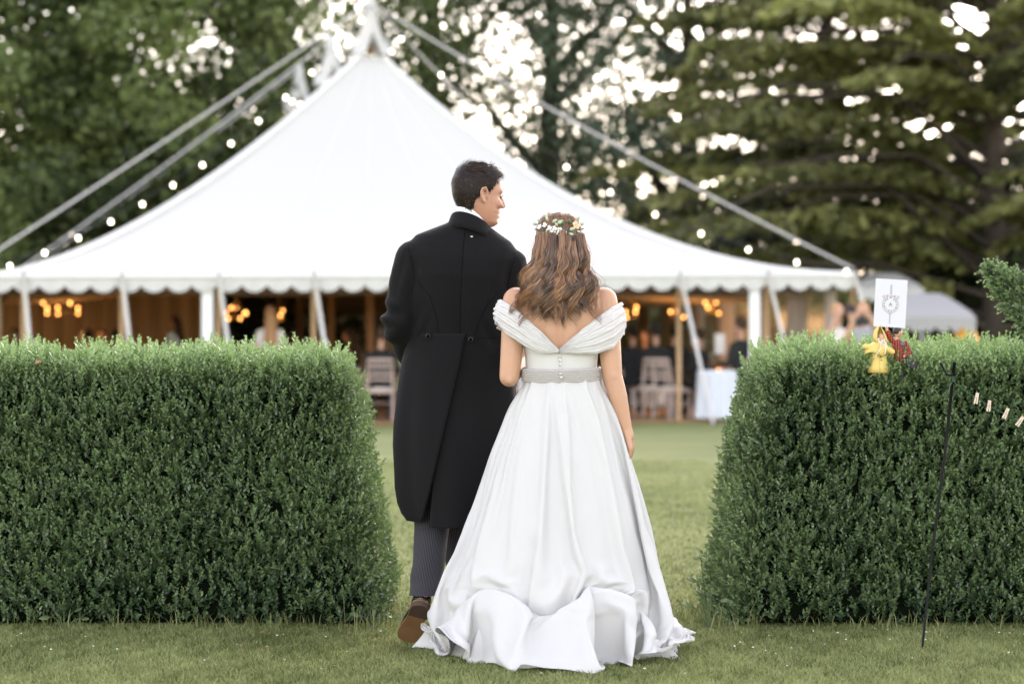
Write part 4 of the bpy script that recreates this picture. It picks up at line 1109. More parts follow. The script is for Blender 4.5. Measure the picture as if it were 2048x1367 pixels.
-3,-1,0,6,-1,-4,-1,8,-6,-2,0,0,-1,-3,4,-2,19,-11,10,0,0,-3,-9,-3,-2,1,0,-3,0,10,-9,5,-2,-8,7,7,-17,6,-8,2,13,-6,-5,-3,10,0,-8,-2,4,3,10,-4,-1,1,1,1,0,4,-19,3,1,4,-10,21,-5,-9,17,-16,1,12,8,0,-22,-1,-1,5,1,-5,0,10,-1,-4,-5,12,0,0,-4,0,8,6,0,
-7,-8,1,3,-4,-4,14,-15,20,-11,9,-15,4,1,6,-2,-4,0,-6,7,-2,-1,1,-1,-2,3,1,1,-9,21,0,1,0,1,-11,-6,1,1,-3,-4,22,-15,2,-9,13,0,-6,3,-14,6,0,-6,-1,4,7,-4,0,13,-1,-14,11,0,1,-2,-2,1,-1,-4,7,-13,0,0,-1,17,1,-17,11,-16,10,-1,21,0,-16,15,-19,0,0,-1,
-1,16,-10,-6,3,0,6,-6,4,0,8,3,1,2,-21,6,1,1,-5,6,6,-4,10,-13,13,-2,-10,-1,5,-2,-2,-2,6,-3,-2,-2,10,-9,-4,5,7,-8,-12,0,28,-2,0,2,0,-12,-1,-4,4,-2,2,-1,-4,8,-14,14,-17,2,7,-3,-1,2,2,2,-1,-5,-2,0,-2,17,-1,1,0,0,-8,1,0,-5,16,-5,-9,-2,2,-6,0,22,
-26,10,9,-3,11,-25,27,-9,10,-21,4,0,5,-15,-2,8,2,9,-12,8,-2,-11,21,-8,7,-17,-1,0,10,1,-5,17,-6,9,-2,1,-24,13,3,8,-8,1,-2,-2,5,-2,-2,-3,-6,15,-10,5,-1,-4,14,-10,11,2,3,-1,1,-2,-15,-1,12,0,-11,3,0,0,2,-12,-2,16,-19,16,2,0,-2,2,0,4,-1,-18,7,7,
1,0,2,-2,-7,0,0,-5,9,2,0,-3,-3,8,-14,-8,27,-13,-4,6,-2,11,0,-6,7,-4,-10,7,11,2,-8,-7,-2,-8,13,-3,-7,-5,2,14,-11,10,-3,-7,18,-16,19,-1,1,-1,-2,3,-1,-14,14,1,-5,-3,0,3,-1,-1,-2,-3,-4,5,6,-2,9,-24,2,8,-2,22,-2,1,-1,0,-17,3,0,0,-16,14,2,-6,-5,
2,8,-12,13,13,-10,1,1,0,0,0,-21,12,5,1,1,2,-3,0,-5,-1,0,-6,10,4,4,-12,4,-5,17,-16,1,12,-9,-2,-6,20,-14,17,-10,-2,9,-6,8,2,-4,-18,1,9,-3,0,-12,0,-1,8,2,-2,-10,23,1,4,-2,0,2,-1,-24,24,-1,-9,1,3,8,-4,-5,-2,5,0,-4,0,2,-2,0,-5,9,-19,18,2,2,-8,
-11,5,11,8,-4,-1,-17,1,-5,13,-8,-2,11,3,-16,11,2,-2,15,-9,1,2,-3,0,8,-9,3,-3,0,-10,-7,0,12,-1,1,9,-19,18,-6,7,-13,7,-5,7,-4,0,1,5,11,0,-4,-1,6,-9,-7,6,2,6,3,-14,-9,1,-4,2,-5,0,-3,5,4,-10,13,15,-2,4,1,-1,-6,8,-18,12,2,3,-4,-6,8,-6,-6,1,1,-5,
0,-1,-6,-3,1,8,-10,-1,3,17,-19,10,8,-18,0,5,24,-20,-2,7,-6,-8,-1,0,0,3,14,2,-5,-3,5,9,-7,4,1,-10,2,2,0,1,-11,-3,-3,4,12,2,-12,3,20,0,-8,-10,2,-5,-1,18,-21,2,12,-1,2,12,-2,-7,-21,16,3,-1,0,11,-8,-2,-13,0,3,-8,-1,1,21,1,-25,-2,28,2,-1,1,0,
-16,14,-11,7,5,1,-2,3,-9,-2,3,-4,1,3,-5,-2,-2,13,-10,7,-7,-4,-3,9,-10,24,-24,-2,7,-6,3,1,-9,18,2,-6,-6,6,-13,2,19,-1,-16,1,1,1,10,4,-1,-9,-4,-3,17,-3,4,-7,-9,15,-10,-5,0,1,0,0,19,1,-2,-12,-7,5,-11,22,-1,0,0,-3,2,9,-10,5,-1,-2,-2,1,-10,9,2,
-7,-3,1,-14,1,12,9,-21,4,11,12,-3,-3,-5,-10,24,-27,-1,25,-13,-4,16,2,-2,-15,-1,6,-3,-1,2,2,-2,5,-3,-2,-2,-3,9,-5,-2,4,4,-9,2,0,-3,0,10,1,-7,0,-3,3,8,-1,-1,-3,-10,8,0,-8,0,11,-11,1,11,7,-7,8,-5,-1,-6,-5,9,-10,2,4,0,-2,-4,1,9,3,-8,-7,15,0,5,
0,-2,2,-8,1,5,0,-5,2,2,-3,-6,6,4,-8,5,4,-17,2,6,1,0,-5,10,-2,2,0,-6,3,-3,4,-11,13,-1,-8,3,3,3,-10,2,3,2,-3,1,-1,2,-6,3,0,0,1,6,-8,-1,1,-1,-1,1,2,3,-7,11,0,-7,-2,-3,2,9,1,-2,-11,2,7,-4,-3,-6,1,7,10,3,0,1,-1,-10,3,0,-11,7,4,-10,11,-6,-5,-1,
18,-2,0,2,-14,3,4,4,-2,4,-6,-1,-2,-2,16,-10,-1,0,-7,3,0,11,-5,1,2,-3,0,-3,-3,7,-7,6,1,-3,0,3,0,0,0,-4,2,1,-5,5,-3,3,-8,-1,6,0,1,1,-4,2,0,-4,1,4,-1,3,-6,-2,2,-1,1,-2,5,2,-6,8,2,-6,0,1,-8,7,9,-13,-5,7,5,-6,1,0,-9,6,-4,4,14,-5,-2,-3,-3,20,-18,
-9,10,7,-7,-9,1,14,1,1,2,-1,-6,-5,2,2,6,-5,-1,1,-7,-5,10,11,-2,2,-12,-7,3,10,-1,-4,0,3,4,-10,0,-2,3,7,-1,-3,-3,5,-5,4,2,2,-2,-4,0,3,3,-6,3,-6,6,3,-3,0,0,-2,3,-1,-1,-3,4,1,-4,2,-2,4,-5,6,-5,1,1,7,-12,4,7,-4,-6,3,2,-7,3,4,1,-1,0,-5,-1,-1,0,
-1,0,12,-7,-3,-1,2,-5,5,0,1,-5,-1,13,1,1,3,-2,1,-14,5,1,0,0,1,-1,1,10,-14,4,-3,12,-9,3,5,-3,-1,1,2,-9,-6,3,4,-5,2,4,2,-2,5,-1,-3,2,-6,8,-4,3,1,-4,3,-2,-7,9,-5,1,1,-4,-2,3,3,4,-3,-5,2,-2,0,0,0,0,2,-2,7,-5,0,4,-3,-5,1,12,-5,0,-9,1,1,1,3,0,-1,
3,-8,1,-2,0,0,0,1,-1,0,1,0,-5,5,-2,-2,-1,7,8,1,4,-3,0,-3,-6,3,0,0,-1,-1,2,-1,2,-4,2,-3,1,-4,-1,1,9,-9,12,0,-11,6,-1,3,-7,0,7,-1,3,-2,1,-1,1,-4,0,-4,9,0,1,-4,-3,7,-9,4,-1,0,-2,0,1,0,-1,5,-3,-2,5,-2,-8,5,-1,-1,2,3,0,-6,3,0,9,-15,13,3,-2,-7,
-1,-8,14,-5,1,-1,3,-9,3,-3,0,1,-1,1,3,0,-4,2,3,-7,2,6,-6,7,7,-2,1,-3,2,-6,-1,2,0,-5,2,3,0,-3,3,-3,3,-2,-3,6,-8,1,1,12,-3,-3,-9,9,3,2,-9,0,8,-1,0,-1,-2,2,0,-1,0,1,1,-4,5,-5,-1,4,-6,5,-1,0,0,-1,1,1,-6,-1,8,-3,6,1,-3,-2,-4,0,2,-3,1,-1,-2,2,9,
1,-4,2,-9,12,-15,1,1,6,-2,2,0,-7,0,0,1,-1,1,0,1,1,-2,-1,5,-1,-5,-1,4,9,2,-5,-2,3,0,-3,0,-1,1,-1,2,1,-1,-5,5,-3,3,3,0,-13,2,0,2,7,-7,7,-8,12,-2,1,1,-5,4,2,-1,-1,-4,1,-4,6,1,0,-3,3,-1,-1,1,-7,5,0,-1,-1,0,0,0,0,2,-3,5,-5,2,1,-5,8,0,-1,-2,2,-4,
4,-6,-1,6,5,-10,-5,2,0,-1,4,-1,4,-1,3,-1,-5,-2,1,-1,0,-1,2,0,-1,0,0,5,-1,-5,-5,14,4,-1,-2,-11,4,6,-4,-1,1,1,7,-5,3,-9,-2,6,-1,2,4,-1,-7,-3,0,0,4,-1,0,-5,11,1,-3,5,-3,5,-2,0,-1,0,-2,-5,-1,8,-3,-4,5,-4,5,2,-5,0,1,-1,-6,3,-1,4,-2,3,2,-7,4,-5,
4,-5,1,3,3,1,-3,1,7,-8,-2,3,5,1,-1,-14,-1,2,10,-4,2,-2,5,-3,-3,3,-3,3,-6,0,0,1,0,0,-1,5,0,4,-2,2,3,-1,2,-6,4,-5,-3,0,2,2,0,2,0,-11,5,2,-1,1,11,-9,6,-5,-10,2,1,4,-1,-1,6,2,0,-3,2,-2,1,-4,2,3,0,-3,-3,0,6,0,-4,5,-5,-1,4,1,-7,7,1,-5,7,-4,2,-4,
2,-1,-1,-2,4,-3,0,0,0,2,-1,2,6,-4,-3,1,8,-4,4,-10,-6,4,-2,9,-3,0,5,-5,-1,3,-1,1,-4,-3,0,1,0,3,-5,6,1,2,2,1,1,-2,4,-6,0,-3,-3,2,-2,0,4,4,-2,-10,11,-4,0,-5,-1,3,11,4,-15,-3,2,3,0,1,6,-5,-2,5,4,-2,-1,-1,-2,-3,0,5,2,-1,-5,5,0,0,-4,-5,8,0,-3,2,
3,-4,0,0,0,-3,-1,3,2,5,-5,-3,2,-3,-2,3,1,3,-2,1,-1,0,1,7,0,-7,-8,7,3,-8,5,0,5,-6,-1,3,1,0,2,-10,1,0,1,-1,-1,6,0,2,3,1,0,-5,5,-3,0,-4,-6,7,0,1,0,1,-1,-3,1,1,-1,-4,0,2,-2,14,-8,-8,2,6,-4,2,0,7,-1,-6,4,1,1,1,0,0,-1,-2,-3,0,6,-3,3,-8,1,2,3,-5,
6,-2,3,-3,-5,0,2,5,-4,2,2,-2,0,-1,-4,1,0,2,2,0,5,-2,-6,2,-1,7,-7,8,2,-14,0,10,-6,2,4,-7,1,2,0,0,2,-6,-2,1,-1,0,-1,7,0,1,2,2,-2,1,2,-4,-1,-4,-2,5,0,0,1,1,-1,-3,-2,3,0,-6,2,5,14,-10,-2,-9,0,7,-4,4,1,0,6,-6,3,-1,1,-3,-1,4,-2,-1,1,0,0,-5,7,-3,
-7,11,-1,-6,3,-1,0,-2,-1,4,-4,5,-2,-3,-1,1,1,3,-1,-4,6,0,-5,2,3,3,-5,-1,-5,9,-1,4,-13,10,-8,2,1,3,2,-6,1,1,1,-1,1,-3,-4,1,0,0,0,6,0,1,1,1,1,0,2,-3,-3,-4,-1,5,-1,0,2,0,-1,-1,-3,2,2,-8,8,2,4,1,-3,-10,-1,7,-4,6,-1,3,1,-1,2,-2,-1,0,-3,-1,3,-1,
-1,1,-5,4,-2,7,-6,3,-3,2,0,1,3,-4,3,-3,0,-2,5,-2,-2,0,1,0,5,1,0,0,-5,-3,0,9,-6,-1,7,-5,2,5,-15,-1,12,-9,3,5,-1,-7,2,2,2,-1,0,-2,-4,-1,1,0,1,7,-3,1,2,1,0,1,1,-2,-4,-3,0,5,-1,0,0,1,-1,1,-5,3,0,1,3,-8,-2,8,3,-8,-4,8,-3,4,-1,3,1,0,0,1,-1,0,1,
-2,0,1,-6,7,-4,0,1,2,-4,2,-1,2,-9,9,4,-7,3,4,-4,-4,1,7,-9,-2,4,2,0,-3,5,0,-2,0,-1,8,-5,-3,6,-3,3,-8,-1,9,-9,10,-3,4,-10,-5,7,1,1,-1,1,-1,-5,0,0,0,0,2,4,1,1,0,1,1,2,-3,-5,-3,1,5,-1,0,1,-1,0,1,-5,2,1,6,-6,7,-5,-7,12,-8,-7,6,0,5,1,1,0,-2,2,0,
0,-2,2,-1,-2,4,-4,1,2,0,-2,-5,6,-4,5,0,-4,1,4,-6,2,-4,7,-2,-4,1,2,2,-7,1,0,-1,0,2,0,0,0,2,6,-9,5,-2,6,2,-9,-5,11,-6,5,-1,-9,7,-2,1,0,0,0,1,-6,-2,2,0,1,0,4,1,1,2,1,1,0,-2,-7,-1,2,4,-1,0,0,1,-1,2,-6,1,4,5,-5,-4,-2,0,3,2,-8,5,0,5,0,-2,2,-5,-2,
5,1,2,0,0,0,-1,2,-7,6,-4,5,-5,3,2,-2,-3,4,-2,1,0,-6,0,11,-5,-6,2,7,0,-8,-1,0,4,-3,0,6,3,-1,-9,10,-8,3,-5,11,-7,-1,-3,1,7,0,0,10,-2,-13,1,-1,0,0,9,-9,-6,0,1,2,-1,5,1,2,0,1,1,1,0,-14,-2,7,6,-2,0,1,0,-1,5,-7,-3,11,2,-6,-9,0,4,-3,9,-11,3,2,6,
-3,-3,6,2,-1,1,-5,1,-2,5,-2,-3,2,1,-4,0,5,0,-4,4,-6,1,4,0,-1,1,-2,2,3,-4,1,-4,4,-3,0,3,-4,0,0,5,-1,2,3,2,-5,-2,-3,-1,2,0,0,-1,4,-7,10,-2,-1,-2,0,-1,0,-1,1,3,0,-6,-4,1,3,3,2,0,1,2,0,2,0,7,4,-12,-2,1,-2,-1,0,1,-2,7,-5,-7,11,-11,1,-1,-2,4,-3,
-2,2,2,3,5,0,1,-3,4,1,-1,-1,-4,-1,-1,6,-1,-6,6,1,-1,-3,5,-2,-1,1,-1,-2,2,1,-5,3,1,0,-4,3,-2,-1,-1,3,2,-1,-4,1,1,-1,5,-2,6,-3,4,-10,11,-8,-2,0,0,-1,8,-6,4,0,-3,0,-2,1,0,-1,2,7,-5,1,4,-11,2,2,1,1,1,2,1,-1,13,-7,-1,-8,3,-4,4,-3,0,-8,-3,14,-4,
-11,2,5,0,-3,3,-7,6,0,-1,4,5,-3,5,1,0,-4,2,1,1,-1,0,-3,1,-1,1,-2,3,-4,2,0,3,0,-2,-5,3,3,-5,2,-1,-2,1,3,-1,-4,1,-4,13,0,-5,-6,3,-1,-2,3,7,1,0,-11,7,5,-4,-3,-3,0,-2,9,-8,4,-3,3,-3,1,-1,-1,2,4,2,5,7,-3,-17,1,3,1,1,1,5,-8,14,-3,4,-5,2,1,-23,6,
1,-9,3,-1,10,5,-9,3,-2,-5,2,0,-4,3,-2,6,5,-7,4,1,4,2,-4,2,-3,3,0,0,2,-3,-3,5,-3,4,-10,5,-1,1,1,0,0,1,-2,-1,0,1,4,-6,6,-3,-4,1,4,0,2,-3,0,-3,4,-4,7,-6,8,-12,1,6,2,-2,-4,0,2,-1,11,-14,9,-4,-3,0,-2,1,0,5,9,7,-31,30,-19,0,1,2,1,1,5,-22,13,-1,
-5,25,-18,10,-16,1,2,-7,-3,5,-2,15,0,-5,1,-9,2,4,2,-3,-5,6,2,-2,2,1,0,4,0,-5,4,-2,2,-3,3,-4,1,-1,5,0,-3,-2,-3,7,-2,1,-1,111,-1,-1,1,-10,-14,-4,-13,-13,-13,-12,-11,-5,-5,-5,-5,-5,-5,-5,-5,-5,-5,-4,-5,-5,-3,-4,-4,-5,-6,-6,-5,-4,-2,-2,-2,-2,
-2,-2,-2,-2,-4,-5,-5,-3,0,2,2,2,-2,-3,-4,-2,1,3,3,2,2,2,2,2,1,1,-1,1,2,5,6,5,4,3,2,3,3,5,4,4,5,4,6,5,6,5,4,4,5,5,5,5,5,5,5,9,14,16,7,14,14,5,5,5,9,7,2,-2,1,0,0,-3,-2,3,-2,-2,-1,0,-1,1,0,-1,-1,-1,0,-1,0,-1,-1,0,-1,1,-1,0,-1,-1,-1,1,-2,1,0,0,
0,1,-3,-2,2,-1,3,-2,-2,-3,1,1,3,-3,2,0,1,0,-2,3,-1,0,1,0,0,-2,2,-1,1,2,-2,0,0,3,-1,1,1,0,2,1,-3,1,-1,2,1,1,-3,1,1,1,0,1,0,0,1,1,2,0,4,-1,1,-1,0,2,0,12,-3,2,-5,2,-4,0,3,-8,3,2,-2,-2,2,-3,1,-1,0,0,-2,2,-1,-1,-1,-1,-3,-2,4,-1,-1,1,-2,0,3,-4,
-2,2,0,0,4,1,-2,-1,-6,6,2,-4,-7,-4,1,10,-2,-2,5,-1,-1,1,0,2,-3,-1,2,3,-1,-3,0,1,4,-1,0,0,2,1,1,0,-3,1,6,-1,-5,-2,0,0,4,-1,1,1,-1,0,2,-1,0,2,2,-2,5,2,1,-3,3,1,1,11,-6,4,2,-2,1,-5,0,-2,-2,2,1,-1,-4,1,-1,-2,0,-1,2,-3,4,-1,-1,-1,1,-3,-5,2,4,-3,
0,-3,3,3,-1,-6,-1,2,-2,1,0,0,-1,-4,6,5,-3,-3,-3,0,2,-1,0,6,-1,-5,4,1,1,2,-2,-1,0,-1,-2,1,1,4,1,-3,3,2,-3,-2,4,2,-1,2,0,-8,2,1,-1,5,1,-4,2,2,-1,-1,1,2,-5,5,3,2,3,-2,0,1,4,12,-4,-2,6,-3,-2,-2,-1,0,-7,5,0,1,-1,-1,-3,0,0,-1,-3,3,0,0,0,-1,0,1,
-2,-2,-1,0,0,-2,1,1,1,1,-4,-4,3,0,-1,-1,2,-6,-1,9,2,-3,-4,-2,3,0,-1,2,3,-1,-3,1,3,0,-1,0,1,0,-2,0,0,2,2,2,1,-1,-3,3,2,0,2,-7,-2,5,-3,2,3,0,0,-1,3,-2,-2,2,1,-1,3,0,5,-3,6,-2,1,0,3,10,-1,-2,2,-1,0,-1,-1,-2,-3,0,-1,1,-1,1,-1,0,-4,1,0,2,-3,-1,
-1,0,0,0,0,-1,1,-1,-1,-2,1,1,-2,2,1,-3,-2,1,1,-2,-2,1,0,2,2,0,-3,-5,2,3,0,1,1,1,-2,-2,2,2,1,-4,0,4,-1,0,1,1,-1,0,1,-1,1,2,0,2,0,3,-4,-1,-1,0,1,0,-4,6,0,-1,0,2,0,-5,7,4,-1,1,4,-2,1,0,4,8,2,-2,2,-3,0,-1,-1,-1,-2,-2,0,0,-1,1,0,-1,0,-1,-1,1,-2,
0,-1,0,-3,3,-1,-2,2,-1,-2,0,1,0,-2,0,2,-1,-3,0,1,0,-3,1,0,1,2,1,-2,-4,1,5,-3,0,1,1,0,-1,-1,1,2,2,-6,0,4,0,1,-1,1,0,1,-1,2,1,1,0,0,1,3,-9,2,0,1,0,1,2,-1,-1,1,2,-2,1,3,3,0,2,2,0,1,0,3,8,1,-1,2,-2,-1,-1,0,-3,1,-4,0,1,-1,0,0,1,-2,-1,-1,1,-2,-1,
0,-1,-1,2,-1,-1,1,-2,0,-2,1,1,-1,-2,1,1,-1,-2,1,1,-2,-2,0,2,1,2,0,-4,-4,2,2,1,0,1,1,-1,0,-1,2,2,0,-4,5,-1,-3,2,0,0,1,-2,3,2,0,0,1,0,-3,-2,2,1,0,-2,3,2,-2,-1,3,0,-5,7,2,0,1,3,3,-2,2,0,3,8,1,-1,2,-2,-1,1,-3,-1,-2,-2,-1,1,0,0,-1,0,2,-2,-1,-3,
0,-2,2,-1,-1,2,0,-1,0,-2,-1,0,1,-1,0,-1,0,0,1,-2,-1,1,0,-2,0,1,0,2,0,-1,-4,2,1,0,-1,0,2,1,-1,0,0,2,3,-3,-4,4,-2,1,1,1,0,0,2,1,1,0,0,-1,-4,0,2,1,0,-2,4,-1,-2,2,3,-5,2,4,2,1,0,4,1,1,1,0,2,9,0,0,1,-3,-1,-7,7,-3,-1,-3,0,1,-1,0,0,2,-2,0,-1,-5,4,
0,-2,-1,0,2,-1,-2,0,0,-1,0,0,0,-1,-1,0,1,-1,1,-3,1,-1,-1,0,2,-1,1,2,-2,-3,-2,3,2,0,-1,1,1,0,-1,1,0,2,0,-3,2,-1,1,0,1,0,0,3,0,-1,2,0,-4,-2,2,0,1,0,1,2,-2,-1,4,-2,-3,5,2,2,1,1,3,1,0,1,1,1,7,2,0,-1,-1,1,-4,1,-1,-2,-6,1,0,0,3,0,-2,-1,1,0,-2,1,
-1,-2,-1,1,1,-1,1,-3,2,-1,-1,1,-1,-2,-1,1,0,-1,2,-1,-1,0,-1,1,0,-1,2,2,-2,-3,0,2,1,-1,1,0,0,0,0,1,1,-1,2,-2,1,0,0,0,0,1,1,1,1,0,0,-1,-6,1,2,2,0,-1,1,1,-2,1,3,-3,1,3,1,1,2,0,2,2,2,-1,2,1,7,1,1,-1,-1,0,-1,-1,-1,-1,-8,2,1,-1,2,1,-2,2,-2,0,-1,
-1,-1,0,-1,1,-1,0,1,-3,1,-1,1,0,-2,0,-1,0,1,-1,0,0,-1,0,-1,1,1,-1,1,1,0,-3,-1,2,0,1,-1,1,1,0,-1,1,1,-4,2,1,0,2,-1,0,0,1,1,2,-1,1,0,-3,-3,0,2,1,1,-1,2,-1,-2,4,0,-4,5,1,1,1,2,0,3,1,2,0,0,1,7,2,-1,0,0,-1,0,-3,1,-2,-4,-2,-1,0,1,3,-1,1,-2,0,-2,
0,0,-1,0,-1,0,0,2,-6,3,0,0,-1,0,-1,-1,-1,2,-1,0,1,-1,-2,0,1,0,1,0,2,-1,-3,0,0,1,1,0,0,0,0,1,0,1,-1,-2,3,-1,1,1,-1,1,1,1,0,1,0,1,-5,-2,0,2,1,1,-1,3,-5,2,4,-2,-1,4,-1,1,1,3,1,2,1,2,0,0,2,8,0,1,-1,-1,-1,1,-5,2,-1,-4,-1,-2,1,-1,2,-4,5,0,0,-2,
-2,0,0,-1,1,-1,-1,2,-4,2,-1,1,0,-2,1,-2,-1,2,-1,0,0,-1,0,-1,1,1,0,-1,2,1,-3,-2,1,0,2,0,0,0,1,0,0,0,-1,0,1,-2,4,-1,0,1,0,1,0,0,2,0,-6,1,-2,3,1,0,1,3,-3,0,2,-2,1,2,1,1,2,1,2,0,2,2,0,0,2,7,2,-1,1,-2,-1,0,-5,3,-2,-3,-2,-1,1,-1,2,-3,1,4,-3,0,-1,
-1,0,-1,1,-1,0,0,-2,1,0,0,0,-1,-1,0,-2,2,-1,1,-1,-1,0,-1,0,1,1,0,0,2,-2,-3,1,1,1,0,0,1,0,1,-1,1,-2,0,3,3,-4,0,0,1,1,0,0,1,1,-2,-5,2,-1,2,1,-1,3,1,0,-1,1,-4,5,0,0,1,2,2,1,2,1,2,-1,1,2,8,0,1,-1,-1,-1,0,-5,3,-1,-3,-2,-3,1,-3,3,0,0,2,0,1,-3,0,
-1,0,1,-2,0,1,-2,-1,1,1,-1,-1,1,-2,-1,1,0,-1,1,-2,-1,0,2,0,1,-2,1,3,-1,-4,0,1,1,0,0,1,0,0,1,0,-2,0,3,2,-3,0,0,2,-1,2,1,-1,1,-3,-4,1,0,1,2,0,2,2,-3,2,0,-3,4,0,1,1,1,2,1,2,1,2,0,1,2,8,1,0,0,-2,-2,1,-5,2,0,-3,-2,-4,2,-3,2,2,-2,3,1,-1,-1,-1,-1,
0,0,-1,0,-1,1,-1,0,1,-2,0,0,0,-2,0,0,-1,2,-2,0,-1,1,0,1,-1,1,2,-1,-4,1,0,2,1,-1,0,2,-1,0,1,-1,0,3,0,-2,1,0,0,1,1,0,1,0,-4,-2,0,-1,3,1,0,2,1,-3,2,0,-1,3,0,1,1,2,0,2,2,1,1,1,0,3,8,0,1,0,-1,-2,1,-5,3,-3,-1,-3,-2,0,-3,1,3,-2,0,4,0,-4,1,-1,-1,
-1,-1,2,-1,1,-2,1,2,-2,-2,1,-1,-1,1,0,4,-10,0,4,0,-1,2,0,0,0,3,-1,-4,0,1,-1,5,-3,0,1,1,-1,1,-1,0,2,2,-3,0,2,0,0,0,1,1,0,-6,0,0,0,1,2,3,0,0,-3,3,-2,1,2,0,0,2,1,0,3,2,0,3,-1,1,3,8,0,1,1,-3,0,-1,-4,2,-1,3,-7,-3,0,-3,-2,6,-7,2,6,-3,0,-1,1,-1,
-3,-1,4,-4,4,-3,4,0,-3,-1,2,-1,-2,0,1,0,1,4,-9,2,0,0,1,0,1,1,0,-3,-2,1,5,-3,2,0,-2,2,1,0,-1,-1,2,1,-2,1,1,-1,1,1,0,2,-3,-5,2,-1,0,3,0,1,1,1,-3,3,-1,1,0,2,1,-1,3,-1,3,1,2,0,1,1,3,8,0,1,0,-3,-1,0,-2,0,-2,5,-4,-4,-2,-1,-5,3,-5,3,3,3,-1,-1,-1,
11,-7,-5,2,-4,6,-4,-1,4,-4,0,0,3,-4,-1,6,-9,9,-1,-1,-4,-2,0,3,-4,2,4,-1,-1,-5,0,5,-1,3,-1,-2,1,2,-1,1,-2,1,1,0,0,1,1,1,4,-7,0,1,-3,1,-3,2,3,0,0,1,-4,2,1,0,3,1,0,1,1,-3,1,5,0,2,2,0,0,4,7,1,1,1,-4,0,-1,-2,0,-2,2,1,-4,-5,0,4,-8,-2,0,6,1,0,-2,
2,-5,14,-9,-1,-3,5,-2,-3,-2,0,3,-2,3,-1,-10,5,6,-3,1,-2,2,-3,-1,4,-3,-6,8,1,0,-6,1,2,1,1,-4,2,3,0,1,1,-2,1,0,0,1,-1,2,-2,2,-4,0,2,-3,0,0,2,7,-6,1,-6,3,2,2,-2,5,0,1,0,2,-2,-2,8,-2,1,2,3,-2,4,8,0,0,2,-3,-2,-1,0,-1,-2,1,0,1,-7,-1,1,-7,1,3,2,0,
0,0,-3,-5,13,3,-10,1,3,-1,-2,-5,-2,0,6,0,0,3,-13,-1,4,6,0,1,-4,-1,1,-3,6,-4,12,-5,-8,0,1,-2,4,6,-1,1,-7,3,4,-1,-3,-3,4,0,1,0,2,-2,-1,1,-2,-2,0,-2,4,-4,5,0,-4,2,2,1,0,3,1,1,1,0,1,-4,8,-1,1,1,3,0,2,8,1,-2,2,-3,-1,0,-2,0,-2,0,-1,-2,0,0,-11,10,
-1,-1,0,-1,0,0,-1,-2,4,-3,6,7,-10,-7,10,-1,-3,-1,-3,-4,6,-6,15,-11,4,-2,0,1,-2,-5,1,3,-14,4,17,2,-10,-2,0,15,-15,-11,6,-2,9,2,0,6,-5,-5,5,1,1,0,0,-2,2,1,-5,-1,0,-1,6,-4,3,-1,-2,1,1,2,2,2,0,1,0,-1,3,-2,5,-1,2,1,3,0,3,4,1,-2,2,-1,-1,0,-1,-1,
0,-3,3,-1,-1,-1,-2,2,-1,1,0,-1,0,0,-1,0,2,-1,-4,13,-14,1,-4,-2,0,0,4,6,-3,6,-3,0,-1,0,1,0,1,-7,3,0,-1,-7,7,-2,7,-1,-3,3,-5,2,-2,5,0,-4,3,3,-1,-8,6,1,0,0,-1,0,2,-1,-3,1,0,-1,4,-3,1,-1,0,0,2,0,1,0,1,0,-1,2,1,-1,2,0,0,1,1,1,0,4,3,-4,1,-1,0,-1,
0,-1,-1,-2,1,1,0,-1,-1,0,0,4,-4,-1,0,-1,1,-1,1,1,0,-3,-3,5,-8,8,7,-11,-7,7,9,0,-4,-1,-2,1,0,1,0,2,-6,-3,3,14,-13,-1,6,3,2,-7,-3,0,-1,0,-4,-2,16,-4,-1,0,-2,1,0,0,-1,-3,4,-1,-1,0,-2,0,7,-4,1,-2,-1,1,1,1,1,1,0,0,0,0,1,0,2,0,-1,1,2,0,2,4,2,-3,
1,-1,0,0,-1,-1,0,-3,2,-1,0,0,-2,0,0,-7,8,-2,0,1,-1,0,2,0,0,-4,1,4,1,4,0,-1,-5,-12,0,0,1,18,-12,3,0,0,4,-4,-4,0,6,6,-10,0,7,1,1,-10,9,-8,-1,-2,-4,0,0,22,-9,5,-10,1,2,-3,-1,1,3,-2,-2,0,-1,-1,1,2,1,-1,0,0,2,0,1,1,0,0,0,1,1,1,0,0,-2,3,1,1,1,5,
1,-2,-1,0,0,-1,-1,-1,0,-2,2,-1,0,0,-1,-1,-1,-4,5,-1,0,0,0,0,1,4,2,-10,2,4,1,-8,5,13,-2,-4,-8,-7,6,-1,9,-7,0,2,-2,-4,0,1,8,2,-9,0,7,1,-3,-12,8,16,-13,-7,6,5,10,-27,5,7,-2,-5,-1,1,1,4,1,0,-2,0,-1,0,-3,5,1,-1,0,0,1,1,2,0,0,-1,1,0,1,3,-9,8,-2,
1,2,1,2,4,2,-7,3,1,1,-1,-2,0,0,-3,1,0,-1,1,-1,0,-1,-3,2,1,-2,0,2,-1,-1,-2,-2,-1,10,-1,10,2,-21,-2,19,4,-1,-4,-19,3,5,1,0,4,-9,7,-6,3,10,-6,-5,2,5,0,-15,27,2,-15,11,1,2,-4,-21,21,-17,5,-2,7,2,-1,-2,-2,-3,-2,-1,0,-2,0,2,1,0,0,0,0,2,0,0,1,0,1,
0,-2,3,1,-5,5,-1,2,-2,5,0,3,2,-4,0,2,2,-3,-1,-1,1,-4,0,5,-2,-1,-1,0,-1,-4,3,0,-1,-1,-1,3,0,5,3,1,-6,-3,-1,9,7,-8,-18,14,-6,5,5,-17,4,7,-1,7,-6,-4,-5,13,1,-5,-5,7,4,-15,11,-1,-11,20,5,2,-19,-8,22,-24,5,1,23,-24,-1,-2,0,0,4,3,-1,0,0,0,4,-1,0,
